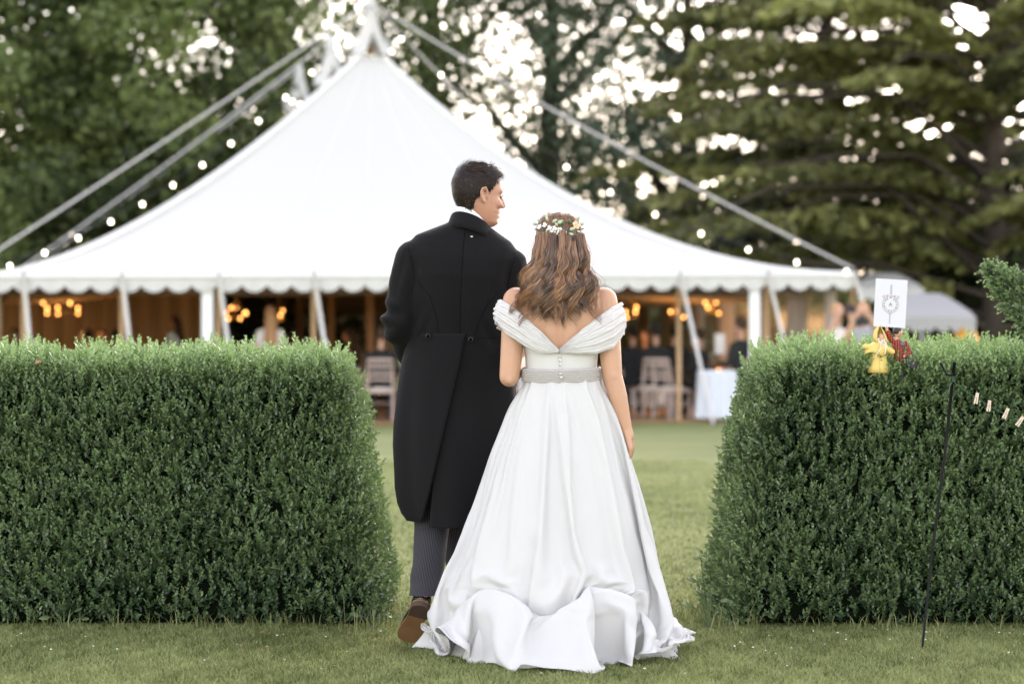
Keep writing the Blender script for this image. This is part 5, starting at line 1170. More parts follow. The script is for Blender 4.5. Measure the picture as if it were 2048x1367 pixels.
-1,0,-1,2,1,0,2,0,0,-1,-2,3,1,-1,3,-4,4,-4,8,-1,4,1,-3,-2,3,0,-1,-1,0,0,-5,0,3,1,0,-2,-1,0,-1,-1,7,0,1,-1,-3,-6,-4,-1,6,9,-3,9,-10,-2,-6,3,4,1,-6,0,3,-7,9,-2,4,-1,-10,6,10,-4,-5,2,4,0,8,-4,-22,4,-2,-1,2,18,10,-16,-7,-2,1,2,13,-7,-11,0,3,2,
1,-2,1,0,-1,2,2,-1,-1,1,0,2,-1,2,0,0,0,1,0,-1,0,0,4,-2,3,-7,10,-1,4,-1,0,-3,3,-6,5,0,-2,2,-6,-6,10,-1,0,0,-1,-1,-2,0,5,1,-1,3,-2,-11,6,-3,-9,25,-6,-6,-10,7,11,-11,-9,21,-1,-9,0,0,1,-1,3,2,-3,3,-5,3,-3,3,4,-1,-1,-14,10,15,-11,-13,-1,0,11,-8,
5,-4,-2,1,-4,3,19,-17,1,0,1,0,0,-1,0,-1,4,0,0,0,-1,2,1,1,0,1,-1,2,-1,-1,-3,3,3,-1,3,1,1,-1,4,-2,1,-3,3,-1,0,-1,0,3,-2,10,-12,0,-1,1,-3,0,-1,-2,4,1,-1,4,0,-15,4,4,-1,10,3,-14,-2,-1,-2,17,-17,-3,19,2,-11,5,-4,0,1,6,-5,5,-5,0,-3,5,2,-12,7,10,
4,-17,-8,6,0,7,-1,-10,1,0,-2,2,18,3,-4,-9,-5,0,1,-1,0,1,1,3,-1,-1,0,0,-2,4,-1,2,0,0,1,0,0,-2,2,0,3,-2,-1,8,-1,-2,4,-2,2,-5,4,0,-2,0,-1,1,-2,8,-7,2,0,-2,-3,0,-1,-2,5,0,0,2,5,-9,-9,1,6,1,-4,0,11,-17,11,-8,16,-20,3,17,2,-22,16,-1,-4,5,0,-7,8,
-4,-2,6,5,-9,0,-8,-5,2,17,9,-5,-12,0,-9,1,5,0,-2,2,0,8,0,-9,0,0,1,0,-1,2,-4,5,0,-6,5,-2,4,3,0,-1,-1,2,0,2,-3,3,-2,4,-2,3,3,-1,-2,4,-6,8,-10,8,-2,0,-1,0,0,-3,7,-4,1,-1,1,-5,1,-1,-4,5,0,0,1,5,-1,1,-4,-5,1,4,2,-10,11,-18,24,-17,15,-24,1,19,-4,
-1,2,-8,6,3,1,-10,4,1,0,-9,15,-19,2,6,18,2,-4,-10,1,-5,-2,-5,16,3,-6,-7,7,0,6,-15,1,1,-1,0,0,3,-3,3,-2,-3,4,1,5,0,-4,1,2,-2,0,1,0,3,-2,1,-1,4,4,-2,-1,4,8,-5,-9,8,-2,-3,1,-2,1,-5,9,0,-4,0,0,-4,1,0,-8,7,1,1,-1,5,4,-10,-1,0,0,-3,-3,0,4,3,-10,
12,-6,11,-9,-9,11,1,8,-10,2,3,2,-6,-2,-4,2,1,-4,-5,21,-1,-15,-4,1,19,-3,-12,1,21,-12,-14,10,6,-1,-6,-11,9,-2,0,-1,1,-1,4,-2,2,-3,-1,3,3,3,-8,4,0,0,1,-5,0,6,7,-7,1,4,-1,5,-1,-2,5,4,-2,-8,-2,10,-6,0,0,-4,-2,-2,8,0,1,-2,-2,1,-2,2,-1,-1,1,0,-9,
11,9,-1,-5,-10,0,15,-3,-3,-8,-4,-1,17,10,0,-5,-3,-24,8,11,-7,5,-9,5,-1,-1,0,2,-12,22,-21,-2,7,6,11,-24,1,1,14,-12,0,7,7,-3,-7,0,-3,8,-3,-3,1,-1,1,5,-5,2,-2,0,2,5,-9,8,1,0,-4,1,-1,1,2,7,-1,-2,0,0,5,-1,-2,4,0,7,-12,1,3,-1,0,-6,1,2,-3,-1,4,1,
1,0,-3,0,3,-6,-3,9,-7,-2,-3,13,-3,1,-11,1,-6,26,-9,-3,-4,-7,-2,10,9,1,-1,-19,3,-1,4,-2,7,8,-9,-3,-4,6,-1,-9,8,-3,10,-1,-12,17,0,-17,-2,-1,20,-4,-2,-6,6,-5,-2,12,-4,-14,8,0,0,8,-6,0,-8,9,0,0,3,0,-3,-3,5,-2,3,-1,-2,-4,11,-4,3,1,5,-2,-1,5,-10,
10,-2,-3,1,0,1,-5,-1,-1,-5,4,-1,1,6,1,0,-2,-2,-2,0,2,-4,0,10,-2,-2,-3,-11,18,11,-20,0,10,-10,-2,5,-13,3,-1,2,0,-4,17,-15,11,6,-6,-7,-1,2,16,2,-17,-6,9,-11,7,3,-5,-4,0,1,11,-1,-3,1,4,-6,0,0,1,-9,1,4,-2,4,1,0,2,2,10,-7,-6,4,-1,1,-2,0,-1,4,-5,
1,7,-6,1,-1,7,5,-2,-2,6,7,-9,0,-3,0,0,0,-4,0,-4,-2,2,2,-2,0,3,5,-3,-5,2,0,-8,7,11,2,-15,6,1,-15,0,25,-9,-1,-6,-1,0,-7,10,-9,3,-1,-2,16,1,-1,-13,3,-3,-3,-3,13,-3,-2,3,9,-16,3,-1,-5,15,-14,-1,12,8,-12,13,-12,0,-1,1,-2,-3,5,10,-15,0,6,-10,9,0,
10,3,-14,3,0,1,0,-1,0,3,-2,1,-4,6,4,0,-4,2,5,0,-2,12,-15,7,0,1,-10,5,3,-6,-2,0,-1,1,-3,5,-7,1,1,9,-12,6,-1,-2,2,3,-7,6,-5,5,-1,17,-10,-1,1,0,0,2,-13,-1,5,4,-6,5,6,-1,1,4,-24,0,0,5,14,-13,22,-3,-18,21,-12,-4,7,-18,7,-4,-1,3,0,-3,11,-4,-4,0,
2,11,2,-21,2,5,-5,2,4,-3,8,-13,8,4,0,0,1,0,-3,-1,-8,9,0,0,0,1,10,1,1,1,-9,14,-8,-4,3,0,4,-15,9,-7,0,-5,5,-3,8,-5,-1,-1,1,10,-13,2,7,1,-9,-3,5,-1,0,-6,15,-15,10,12,-2,0,-1,1,1,-5,-7,-6,1,13,-1,0,2,-9,-7,-6,1,4,-2,4,0,24,-1,-22,20,-9,-3,-13,
-2,6,4,10,-3,5,-19,-3,8,-7,11,-5,-7,18,-7,-8,8,-7,10,-7,0,-8,13,-2,1,-1,-7,4,0,-2,2,0,5,-2,11,-13,14,-2,1,2,-8,13,0,-13,4,9,-4,-7,-7,1,1,1,0,-7,-1,8,1,-2,5,-6,4,-7,0,-1,11,-9,2,-3,1,14,6,-14,-4,14,-1,0,1,-1,1,-11,-2,-5,4,18,1,-16,-4,-3,-2,
-3,-2,8,-6,3,0,8,18,-5,-16,10,-16,19,-12,-5,13,-1,15,-23,17,0,-13,-16,20,0,-13,-4,7,7,-9,1,5,-6,3,21,-21,1,0,-3,-1,2,-4,0,3,0,-2,6,9,-10,-4,10,5,5,-11,15,-7,-12,12,-17,5,4,-2,2,-4,7,-7,0,5,-7,4,5,6,-7,4,-20,12,5,-8,10,-16,0,24,1,-21,22,-20,
9,6,-1,0,1,6,0,-13,-6,3,5,1,-19,8,1,-6,0,-3,-2,7,0,2,-3,15,10,-13,4,10,-22,-1,12,-12,0,9,1,-4,-14,-2,12,-6,2,9,-16,0,0,1,10,2,2,-5,2,16,-13,-4,-8,3,0,4,-3,7,-4,0,0,10,2,-1,-6,3,4,9,12,-6,3,7,-11,2,0,-2,-7,2,6,-12,2,2,5,-5,-6,6,8,-7,-11,-1,
10,15,-15,-4,6,3,-12,26,1,-1,-19,13,1,-3,6,-2,-14,0,-1,20,-15,-15,0,5,-5,17,2,-13,-5,6,-1,-2,5,-1,15,-2,-8,-11,3,11,11,-8,-9,2,13,-7,11,-15,7,4,-19,-8,-1,0,0,2,11,0,2,-9,0,8,2,-13,2,1,0,2,6,-11,11,1,-4,8,-3,9,-11,0,7,-13,-2,0,9,-2,-1,-18,
14,-5,5,-8,13,-1,-5,-2,-7,4,17,-15,-8,13,0,-10,-3,7,-1,18,-8,-11,22,2,-9,-22,-1,4,21,2,2,-17,-2,0,18,2,2,-27,-2,9,-6,-1,-4,7,18,-15,-6,1,0,4,8,10,-5,5,-5,0,-14,14,-4,-8,15,0,-1,-4,7,-4,-23,-1,-1,0,3,1,10,-1,11,-7,-6,2,-5,-2,1,2,1,3,-5,6,-3,
2,-5,-1,9,6,1,-15,-4,16,2,4,0,0,1,-7,0,1,0,1,-1,-1,-2,0,-3,7,-9,1,4,1,-2,1,-8,6,9,4,-2,2,0,0,-15,-4,0,4,4,13,-14,0,4,4,11,-9,-19,-2,0,9,20,-19,8,3,4,-2,-20,0,-3,1,1,22,-8,0,10,-1,-9,-4,-9,0,2,13,3,0,-4,-11,-3,1,3,-3,4,4,-2,1,1,2,-2,-3,-1,5,
-2,-1,2,-2,6,-3,1,-3,5,-7,4,1,6,-13,5,3,0,-1,2,3,-4,4,1,-3,-1,-2,2,-2,0,0,1,0,-2,-5,1,3,4,4,-9,-6,17,0,1,0,1,-9,-10,2,-2,-3,6,-2,5,8,8,-4,-2,-10,-12,1,0,5,9,19,-17,16,-5,-24,0,-1,3,0,-5,1,-2,5,6,-3,12,-16,1,2,0,7,9,7,-23,-1,-2,1,7,-3,6,6,
-11,0,2,5,2,-4,-3,0,5,0,-2,0,0,1,-1,-1,2,-2,5,-4,5,-6,-1,8,-1,5,-9,6,0,-2,3,0,-2,2,-6,4,0,1,0,-1,-1,-3,-1,1,6,0,-3,-5,-3,11,8,-4,1,-12,-6,3,-3,0,11,-8,3,-5,-1,18,-17,-4,-3,0,11,-2,-4,20,8,1,-23,-10,6,-1,1,-5,6,2,-6,-3,4,8,-9,-1,3,1,1,-2,14,
1,4,-17,0,-1,1,0,0,1,2,1,1,2,0,1,2,-4,3,3,-3,0,-3,2,0,3,-1,-4,4,1,-7,10,-9,8,4,1,-7,7,0,-10,2,3,2,-1,1,-4,-2,4,0,1,2,-4,-4,-1,9,-7,0,-3,-1,4,12,2,-6,-15,0,4,-2,0,8,-3,-1,-1,-3,-4,2,-5,1,2,-3,2,1,14,13,-12,-15,-1,4,0,-5,6,1,-6,2,-1,-3,2,6,
10,-10,1,-4,0,-1,11,-10,1,3,-2,-1,3,11,-12,4,-1,1,4,-6,4,-1,6,-5,1,-2,0,3,1,-2,1,1,-2,2,2,-7,6,-3,5,5,-6,5,0,-3,-4,-2,7,-2,2,0,-5,5,-5,4,0,-2,2,-6,1,-1,2,0,2,-7,0,11,6,-18,-1,-1,3,-1,2,5,0,-3,-1,-1,-2,2,-5,1,-2,-1,1,5,-9,18,-8,-10,7,2,-7,6,
1,2,-9,17,3,-6,-8,12,-16,5,0,-3,0,1,-3,4,0,-1,0,2,10,-6,-2,-1,2,1,4,-3,-1,4,-3,1,-1,0,0,1,1,0,-2,4,3,-2,-5,8,-8,1,3,-1,-1,4,-2,3,2,-8,4,-1,-2,4,-1,2,-3,1,-1,1,1,-3,-4,2,4,-3,-4,0,7,-10,-1,6,-6,-1,2,0,4,2,1,-4,0,0,-2,0,3,-2,-4,-3,1,19,-1,
-22,0,1,18,-8,-4,2,1,0,-2,-2,7,-8,15,-13,-2,4,0,-3,0,0,-1,-1,6,-2,-1,2,-2,3,4,-3,-1,3,5,-3,2,-5,4,0,3,-5,0,0,0,3,0,-1,2,3,-5,-2,-2,9,-2,0,4,-2,2,-2,1,1,-7,4,-3,4,3,1,-6,3,-2,-3,-2,0,3,-4,3,0,-5,-1,0,1,5,-6,-1,-2,3,-1,6,0,-1,0,-1,-2,-1,0,0,
0,-2,-3,0,3,-5,0,-2,8,-2,-7,11,0,0,2,-6,4,2,-2,-7,-1,3,7,-2,-3,-1,1,13,-11,-1,0,0,-2,14,-13,5,-2,1,0,4,7,0,-6,-1,5,2,-1,-2,-3,1,-1,0,2,-1,3,-1,-5,3,5,-6,0,3,-1,2,-1,-3,2,-4,3,0,2,-3,4,0,-5,0,0,-4,1,-1,0,2,0,-5,8,-7,0,2,-5,-1,0,2,0,8,-2,-1,
0,-1,-1,-2,1,0,-2,-1,-4,1,1,-3,2,2,3,-3,-3,10,-1,-1,-1,4,0,-2,14,-12,9,-12,3,-7,-1,-1,2,8,0,-8,2,0,-2,5,-4,12,-11,2,2,1,7,-5,4,-3,-2,2,0,-1,1,-1,0,5,-3,-1,0,2,-6,5,-1,-2,4,0,0,0,-1,-5,-3,7,-1,-3,5,-4,1,0,-1,1,-1,-3,2,-4,0,2,7,-2,-7,2,8,-10,
-3,-1,0,1,2,6,1,0,-3,2,-6,-1,0,0,-1,-1,-3,0,0,7,-5,1,4,-6,2,1,-1,3,1,4,-5,-4,15,1,-3,-7,-3,-2,0,1,-1,9,-1,1,-7,-1,-1,3,-2,1,1,0,-2,3,3,3,-3,6,-3,-1,-2,0,1,0,0,1,0,3,-2,-3,2,5,-7,5,2,0,-8,9,-4,7,-4,-2,1,-1,2,-3,0,1,3,-2,-4,1,2,-4,-2,0,6,7,
-9,-6,8,-8,1,-1,-2,0,3,5,0,4,-1,-1,-2,-5,0,-1,-1,0,-3,-2,1,4,1,0,1,-6,2,2,0,2,0,7,8,3,-9,6,-9,-2,-12,5,0,3,1,0,3,-3,4,-6,-1,1,0,0,4,-1,1,-7,8,1,-2,2,1,-3,-1,1,2,1,0,-2,3,1,-2,1,2,1,-3,2,0,2,-2,0,3,0,0,-1,-3,1,-5,6,-5,2,2,-2,-1,-1,-1,0,-1,
-1,0,3,5,-9,3,-4,0,-1,0,0,4,4,0,3,-1,0,0,-7,-1,0,-1,-1,-2,-2,1,2,3,0,-1,-7,6,0,2,1,-4,10,1,0,0,1,-3,0,-9,0,1,4,1,-2,0,3,7,-7,-4,0,-1,0,8,-4,1,3,-5,3,0,0,2,1,-1,-2,2,-2,4,-2,4,-6,3,0,3,-4,6,-3,1,2,0,-9,10,-7,8,-4,-4,2,4,-1,-3,-1,2,0,-4,1,6,
-6,-3,0,-1,1,1,-3,3,-2,0,0,-2,-1,5,2,1,3,0,-2,0,-2,-9,4,-1,-1,-2,-2,0,2,2,3,-5,0,3,-1,2,1,-1,4,3,2,0,0,-4,0,-7,-2,3,2,1,-1,9,-2,2,-3,-7,-1,0,1,0,4,1,4,-3,-3,3,3,-1,0,0,-2,-1,2,0,5,-4,0,-1,3,2,-9,9,1,5,-4,2,1,0,-4,2,1,-3,3,-3,4,0,-4,-3,2,-2,
-1,2,4,-7,-2,3,-3,0,0,2,-3,-2,1,0,-2,7,0,1,4,-1,-1,0,-2,-5,-1,-1,-1,0,-4,1,1,3,-1,-1,-1,3,0,2,1,0,3,3,1,0,0,-2,-1,-6,-2,3,1,-1,-4,9,1,0,1,-5,-2,-1,1,1,1,0,1,8,-5,6,-4,4,1,0,-6,0,1,-5,6,-3,4,-4,1,-4,7,-1,3,1,-3,4,1,-1,2,-6,1,3,-3,-1,4,2,-1,
-3,-2,1,-1,-4,7,-6,-1,3,-5,0,10,-8,2,-2,-4,1,-3,8,0,2,2,1,-2,-1,0,-5,-2,0,-1,-1,-6,3,1,1,1,-2,0,3,1,2,-1,2,1,3,2,1,-2,-2,0,-5,-4,3,1,-1,-4,2,11,-3,3,-6,-3,1,0,4,-2,1,0,-1,1,6,-1,-1,1,-2,5,0,-2,-2,1,2,-1,-2,3,-4,5,-7,4,0,5,-6,8,-7,3,0,-8,7,
-3,2,1,0,-3,1,0,-1,1,-2,1,-1,-5,1,-1,0,-1,0,3,-3,4,-3,-4,6,-1,3,3,-1,0,-1,-1,-3,-2,-2,-1,0,0,-3,0,1,0,1,0,3,-1,2,0,1,2,2,2,1,-1,-1,-1,-5,-4,2,-1,-3,4,17,-4,-8,4,-3,-5,0,1,0,1,1,1,2,-1,0,4,-1,-3,-1,4,1,-2,2,-3,2,-2,7,-2,-2,3,-3,-1,-5,8,-6,4,
-5,5,0,1,-3,2,0,-2,1,0,0,2,-3,-3,2,7,-1,-9,-2,0,2,3,-7,2,3,-4,2,-4,4,3,-1,4,0,-2,0,0,-3,-8,3,0,-1,0,-4,2,0,1,-1,1,2,0,2,1,2,0,2,2,2,-1,-3,-1,-2,-8,5,-3,-2,10,8,0,-2,-2,-3,-6,1,-1,2,2,0,0,2,3,-2,-1,0,2,3,-5,0,3,1,0,1,-4,5,-1,2,-6,2,-5,2,-5,
-1,3,-3,2,6,-1,-6,2,3,-1,-3,4,-2,-3,1,0,-1,3,3,-6,-3,-1,3,-4,-1,1,1,2,0,-3,6,-1,-3,6,-1,-1,-1,0,-1,-5,-1,-2,1,2,-6,0,2,0,1,0,3,0,-2,-1,6,0,3,2,1,-1,-2,-2,-1,-8,5,-2,7,4,2,2,0,-7,2,-8,0,1,1,3,-2,1,0,2,6,-2,0,0,1,-5,-1,1,1,4,0,0,-3,-4,7,-5,8,
0,4,-7,2,5,-6,4,-2,3,-5,4,0,0,-1,-2,0,2,-5,1,1,4,-2,-2,-5,1,-2,-1,0,-1,0,1,6,-4,1,-1,1,5,0,-2,0,1,-2,-2,-6,1,0,-3,-2,2,1,1,0,0,3,6,1,-4,0,0,2,3,1,-2,-1,-1,-1,-7,3,4,1,2,3,2,0,2,-4,-9,0,0,3,-2,3,0,1,0,-1,6,3,0,-6,1,1,-2,0,1,0,2,1,-5,3,3,-2,
-5,4,0,-2,0,0,1,-9,9,-1,0,-1,3,-2,-3,-1,0,0,-2,-1,7,-2,3,-9,3,-6,9,-9,-1,-1,1,-2,7,-2,0,1,5,-1,0,-1,-1,1,-3,0,0,-5,1,-7,2,1,0,1,1,5,4,-1,0,-3,0,3,-8,12,0,-6,-1,2,-4,0,3,2,1,4,3,1,-4,0,-8,-1,-1,3,-1,1,2,2,-1,3,-2,1,0,5,-2,1,-3,-1,-1,2,-1,1,
1,0,3,-7,-2,-2,4,1,-3,3,0,-5,2,2,-6,6,-2,3,-3,0,-4,1,0,1,2,1,0,-5,-5,12,-11,-2,1,-1,0,0,6,-2,-1,1,5,0,-2,-1,0,0,0,0,1,-1,-4,-1,-7,0,2,2,5,15,-10,0,4,-12,-1,1,22,-21,2,-3,1,0,0,2,2,0,2,2,3,-1,2,-4,-3,-4,1,3,0,-1,0,1,4,-2,2,-4,0,2,2,-4,3,0,1,
3,-6,8,0,-8,3,4,-9,-6,8,3,-5,5,-8,9,-9,4,-2,3,2,-1,1,-4,-4,1,0,0,2,0,0,0,-5,-2,1,-2,-1,0,-1,3,0,1,3,-2,5,-1,-1,-1,-1,1,1,1,-6,16,-25,0,0,0,1,1,7,18,-2,-18,-3,7,2,-8,4,-5,0,8,-2,-1,1,0,0,3,0,3,3,-3,-1,5,-6,0,-4,3,-2,1,1,0,1,6,-5,3,-3,-4,8,
-1,-6,5,0,0,-1,3,-3,2,0,3,-7,1026,0,0,0,0,0,0,0,0,0,0,0,0,0,0,0,0,0,0,0,0,0,0,0,0,0,0,0,0,0,0,0,0,0,0,0,0,0,0,0,0,0,0,0,0,0,0,0,0,0,0,0,0,0,0,0,0,0,0,0,0,0,0,0,0,0,0,0,0,0,0,0,0,0,0,0,0,0,0,0,0,0,0,0,0,0,0,0,0,0,0,0,0,0,0,0,0,0,0,0,0,0,-31,
1,-1,0,1,0,-1,0,2,-1,-1,1,-1,0,3,0,-2,0,-1,0,0,0,0,1,0,0,-1,1,-1,0,0,0,0,0,0,0,0,0,0,1,1,-1,0,-2,0,1,2,0,-1,-1,1,-1,0,-1,0,1,0,0,0,0,0,0,1,-1,0,0,-1,2,1,0,-2,0,0,0,0,0,0,0,0,0,0,0,1,1,0,-1,0,-1,0,0,0,0,0,2,-2,2,-1,-1,0,0,1,-1,-31,-2,1,-3,1,
1,-2,2,-3,2,-1,2,3,-2,-2,1,0,-3,0,1,-1,0,1,-1,1,3,2,-3,0,-1,-2,1,0,0,1,1,-1,0,0,-1,-1,1,0,1,-2,0,1,4,2,0,-6,0,0,0,1,0,-1,1,-1,1,1,0,-2,0,1,0,1,-2,0,1,1,-1,-1,0,1,1,-1,-2,1,3,3,0,-2,0,0,-1,-2,-1,0,1,-1,1,3,-2,-2,4,-1,-1,0,0,0,0,-33,-2,0,1,
-2,2,-1,0,0,-1,1,-1,0,5,-1,-5,0,2,1,-3,2,-2,-1,1,1,-2,2,3,-2,-3,1,1,1,-1,0,0,2,0,-1,0,0,0,-1,1,2,-3,-1,1,2,0,0,-1,1,-1,-2,1,3,-2,0,0,-1,1,0,0,0,2,-1,0,-1,0,0,0,-1,1,1,-2,0,1,-1,1,2,1,1,0,-2,-2,-2,1,0,1,4,-2,-1,-1,-1,2,-1,1,-1,1,-1,0,-33,-1,
0,0,0,1,-1,-1,1,-2,0,1,-1,-1,1,2,-2,0,1,2,-3,0,-1,2,1,-1,-1,0,1,-1,-1,1,1,0,0,0,-1,1,2,0,-1,0,0,-1,2,0,-2,-1,1,2,0,-1,-1,1,-1,0,0,2,0,-1,0,0,0,0,0,0,1,-1,0,0,0,-1,1,1,-2,0,-1,0,3,0,-1,4,-1,-2,-1,-1,0,-1,2,1,0,1,-2,0,-2,4,-3,2,-1,0,0,1,-31,
0,-1,0,0,0,0,0,0,-1,1,0,-1,1,1,0,0,-2,1,0,0,0,0,-1,1,0,-1,2,0,-1,0,-1,1,0,-1,1,0,0,0,0,1,-1,1,0,-1,0,-1,1,0,0,3,-2,-1,0,0,-1,0,1,1,-1,0,-1,2,0,-2,1,1,0,-1,0,0,0,0,0,0,0,0,1,-1,0,3,-1,0,0,-2,0,-1,2,1,0,-1,0,-1,0,1,-1,0,0,0,0,0,0,-32,0,-1,0,
0,1,-1,2,-1,1,-2,1,0,0,1,0,0,-1,0,1,-1,1,0,-1,0,2,-2,0,1,-1,-1,0,1,-1,1,0,0,-1,1,1,-1,0,-1,1,0,0,0,-1,0,1,1,0,-2,1,0,0,0,-1,1,1,0,-1,0,1,1,-2,0,0,1,-1,1,-1,1,-1,0,-1,1,0,1,1,0,0,0,-1,0,-1,1,0,1,0,-1,-2,1,1,1,-2,0,0,0,0,0,0,-32,0,0,0,0,0,0,
1,-1,1,-2,1,0,-1,1,1,-2,1,-1,1,0,1,0,-1,0,1,0,-1,0,0,1,-2,0,1,-1,1,0,0,-1,1,1,-1,0,0,0,1,-1,0,0,0,1,1,-1,-2,0,1,0,0,0,1,0,0,-2,0,1,-1,1,1,-1,1,0,0,0,0,-1,0,1,-1,0,1,0,0,1,-1,-1,-1,1,2,0,0,-3,2,-1,0,2,-1,-1,0,-1,1,-1,2,-32,0,-1,1,-1,1,0,0,
-1,1,-1,1,-1,1,0,0,-1,2,-1,-1,1,0,2,-2,0,0,0,0,1,-1,1,-1,0,-1,1,0,1,-1,0,0,0,0,-1,1,0,0,0,0,-1,0,1,1,-1,0,0,1,-1,0,0,0,0,0,0,0,0,2,-2,0,1,0,-1,0,1,-1,-1,1,0,1,0,0,1,-1,0,0,0,0,1,1,-1,-2,0,-1,3,-1,0,-1,0,-1,1,0,1,-1,-32,0,1,-1,0,0,0,1,-1,0,
0,0,1,-1,0,0,0,-1,1,0,1,-2,1,1,0,-1,0,0,0,0,-1,2,-2,1,-1,1,0,0,1,-1,0,1,-1,0,0,0,0,1,-1,0,-1,2,0,-1,0,0,1,0,0,-1,1,0,-1,-1,1,0,0,1,0,0,0,0,-1,-1,1,1,0,-1,2,-1,0,1,-1,-1,0,0,2,0,0,-3,2,-1,1,0,1,-2,0,0,1,-1,0,0,-31,0,-1,0,1,1,-2,1,0,0,0,0,0,
1,0,1,-1,-2,0,1,0,0,0,3,-2,0,-1,0,2,-1,-2,0,1,-1,1,0,1,0,-1,1,-1,0,0,-1,1,-1,1,0,0,-1,1,0,1,-1,-1,0,1,0,-1,1,0,0,0,0,-1,1,-1,0,1,0,0,-1,1,-1,0,1,-1,2,0,-1,1,-1,0,0,-1,2,0,1,-3,0,-1,2,0,0,1,-1,0,0,-1,1,0,0,-32,1,0,-1,0,1,-1,1,0,0,-1,2,-1,0,
0,1,1,-2,-1,0,1,0,-1,1,0,0,0,0,0,2,-2,0,-1,1,0,0,0,0,-1,1,0,0,0,0,0,0,-1,1,0,-1,0,1,0,-1,1,0,0,-1,1,0,0,0,0,1,-1,0,-1,0,1,0,0,0,-1,0,1,0,0,1,0,0,-1,0,0,0,0,1,1,-2,-1,1,-1,1,-1,0,1,0,0,-1,2,-1,-1,1,-31,0,0,-1,0,1,0,0,1,-2,1,0,0,0,0,1,0,-1,
-1,0,1,0,0,0,1,-2,1,0,0,2,-2,-1,0,0,0,1,0,1,-1,0,0,0,0,0,0,0,0,0,0,0,-1,1,0,0,0,0,-1,1,0,0,0,0,-1,0,1,0,0,-1,1,0,0,0,0,-1,0,0,0,2,-1,0,1,0,-1,0,-1,3,0,-2,-1,0,1,0,0,0,0,0,0,0,0,0,0,-1,-31,0,-1,1,0,0,1,-2,2,-1,-1,2,0,-1,1,0,2,-3,-1,0,1,0,0,
0,0,0,0,0,0,1,-1,0,-1,0,1,-1,1,0,0,0,0,-1,1,-1,0,0,1,-1,1,-1,1,-1,1,0,-1,0,1,0,0,0,0,-1,1,0,0,-1,0,0,0,1,0,0,-1,1,0,-1,1,0,-1,2,-1,0,0,0,0,1,-1,-1,0,0,0,1,-1,0,1,0,-1,0,1,0,0,0,-32,1,0,-1,0,1,0,-1,2,-1,-1,1,0,1,-1,0,2,0,-3,0,1,0,-1,0,1,0,0,
0,0,2,-1,-1,-1,0,0,1,0,0,0,0,0,0,0,0,0,0,-1,1,0,0,-1,0,1,0,0,0,0,0,-1,1,-1,1,-1,1,0,-1,1,0,0,0,-1,0,1,0,0,0,0,1,-2,1,1,-1,0,-1,1,0,1,-2,0,-1,2,0,0,0,0,0,0,0,0,0,-1,1,-31,-1,1,-1,0,1,0,0,2,-2,-1,1,1,-1,1,-1,2,-1,-1,-1,0,1,0,0,1,-1,0,0,0,1,
-1,-1,0,0,1,-1,1,1,-1,1,-1,0,0,0,0,-1,1,0,0,0,-1,0,1,0,0,-1,1,0,0,0,1,-1,0,0,0,-1,0,1,0,1,-1,0,-1,1,0,-1,2,0,-1,1,-1,0,0,0,0,0,0,-1,0,1,1,-1,0,0,-1,2,-1,-1,0,1,0,1,-31,0,0,0,0,0,0,-1,2,-1,0,0,1,-1,0,0,2,0,-1,-2,1,0,0,0,0,0,0,0,-1,1,1,-1,0,
0,0,0,0,0,0,0,1,-1,0,0,0,0,0,0,1,-1,-1,0,2,-1,0,0,-1,1,1,-2,1,0,0,0,0,-1,0,0,1,-1,1,0,0,-1,0,1,1,-1,0,1,0,-1,0,1,-1,1,-2,-1,1,0,1,-1,1,0,-1,1,0,-1,1,-1,1,0,-32,1,0,-1,0,1,0,-1,2,-2,0,0,2,-1,1,-1,1,1,-1,-2,0,2,0,-1,0,1,0,-1,0,1,0,-1,-1,0,1,
-1,0,2,-1,0,-1,4,0,-3,0,0,-1,1,0,0,-1,0,1,0,0,1,-1,0,0,0,-1,1,0,0,0,-2,1,1,0,0,0,0,-1,0,0,0,2,-1,1,0,0,-1,2,-1,0,0,-1,-1,0,1,-1,0,2,1,-3,1,0,0,0,0,0,0,-31,0,-1,1,-1,0,1,-1,2,-1,3,-3,0,1,-1,1,0,3,-1,-3,0,2,4,-5,0,1,0,-3,2,-1,1,-2,-1,2,0,0,0,
0,1,-1,0,0,-1,3,-2,0,0,0,0,0,-1,0,0,4,-2,-2,1,0,-1,2,-1,0,-1,0,0,0,0,1,0,-1,1,-1,1,1,-2,1,1,-2,1,0,0,1,-1,1,-1,1,-2,0,0,0,0,0,0,2,-2,1,-1,0,1,0,-1,2,-31,0,1,-1,0,1,-1,-1,2,-1,2,-4,2,0,0,1,-1,4,-2,0,-3,0,-1,8,-8,1,1,0,-1,0,0,1,-1,0,1,-1,0,1,
0,-1,3,-4,1,-1,1,1,1,-1,2,-1,-1,0,0,3,-1,-3,1,-1,1,0,1,-2,1,0,0,-1,0,1,0,1,-1,0,-1,2,0,0,-1,0,1,1,-2,4,1,-2,-2,-1,0,0,-1,1,0,0,0,0,0,0,1,-2,0,1,0,0,-31,0,0,0,-1,1,0,0,0,0,1,-3,1,1,0,-1,1,3,0,-2,-1,-1,0,0,6,-6,2,-1,0,-1,1,0,0,1,-2,1,-1,1,4,
-3,-2,1,-1,2,-2,1,0,-1,1,3,-4,0,0,3,0,-1,-1,0,2,-1,-2,1,0,-1,1,3,-3,0,0,0,-1,2,-1,1,0,-1,1,0,0,1,-2,3,-1,0,-1,0,-1,0,0,0,-1,0,1,-1,0,3,-2,0,0,0,0,1,-31,0,0,-1,1,0,-1,1,-1,1,1,-3,0,5,-4,1,0,2,0,0,-1,-1,-1,0,3,-1,-2,6,-6,-1,0,1,3,0,0,-2,-1,0,
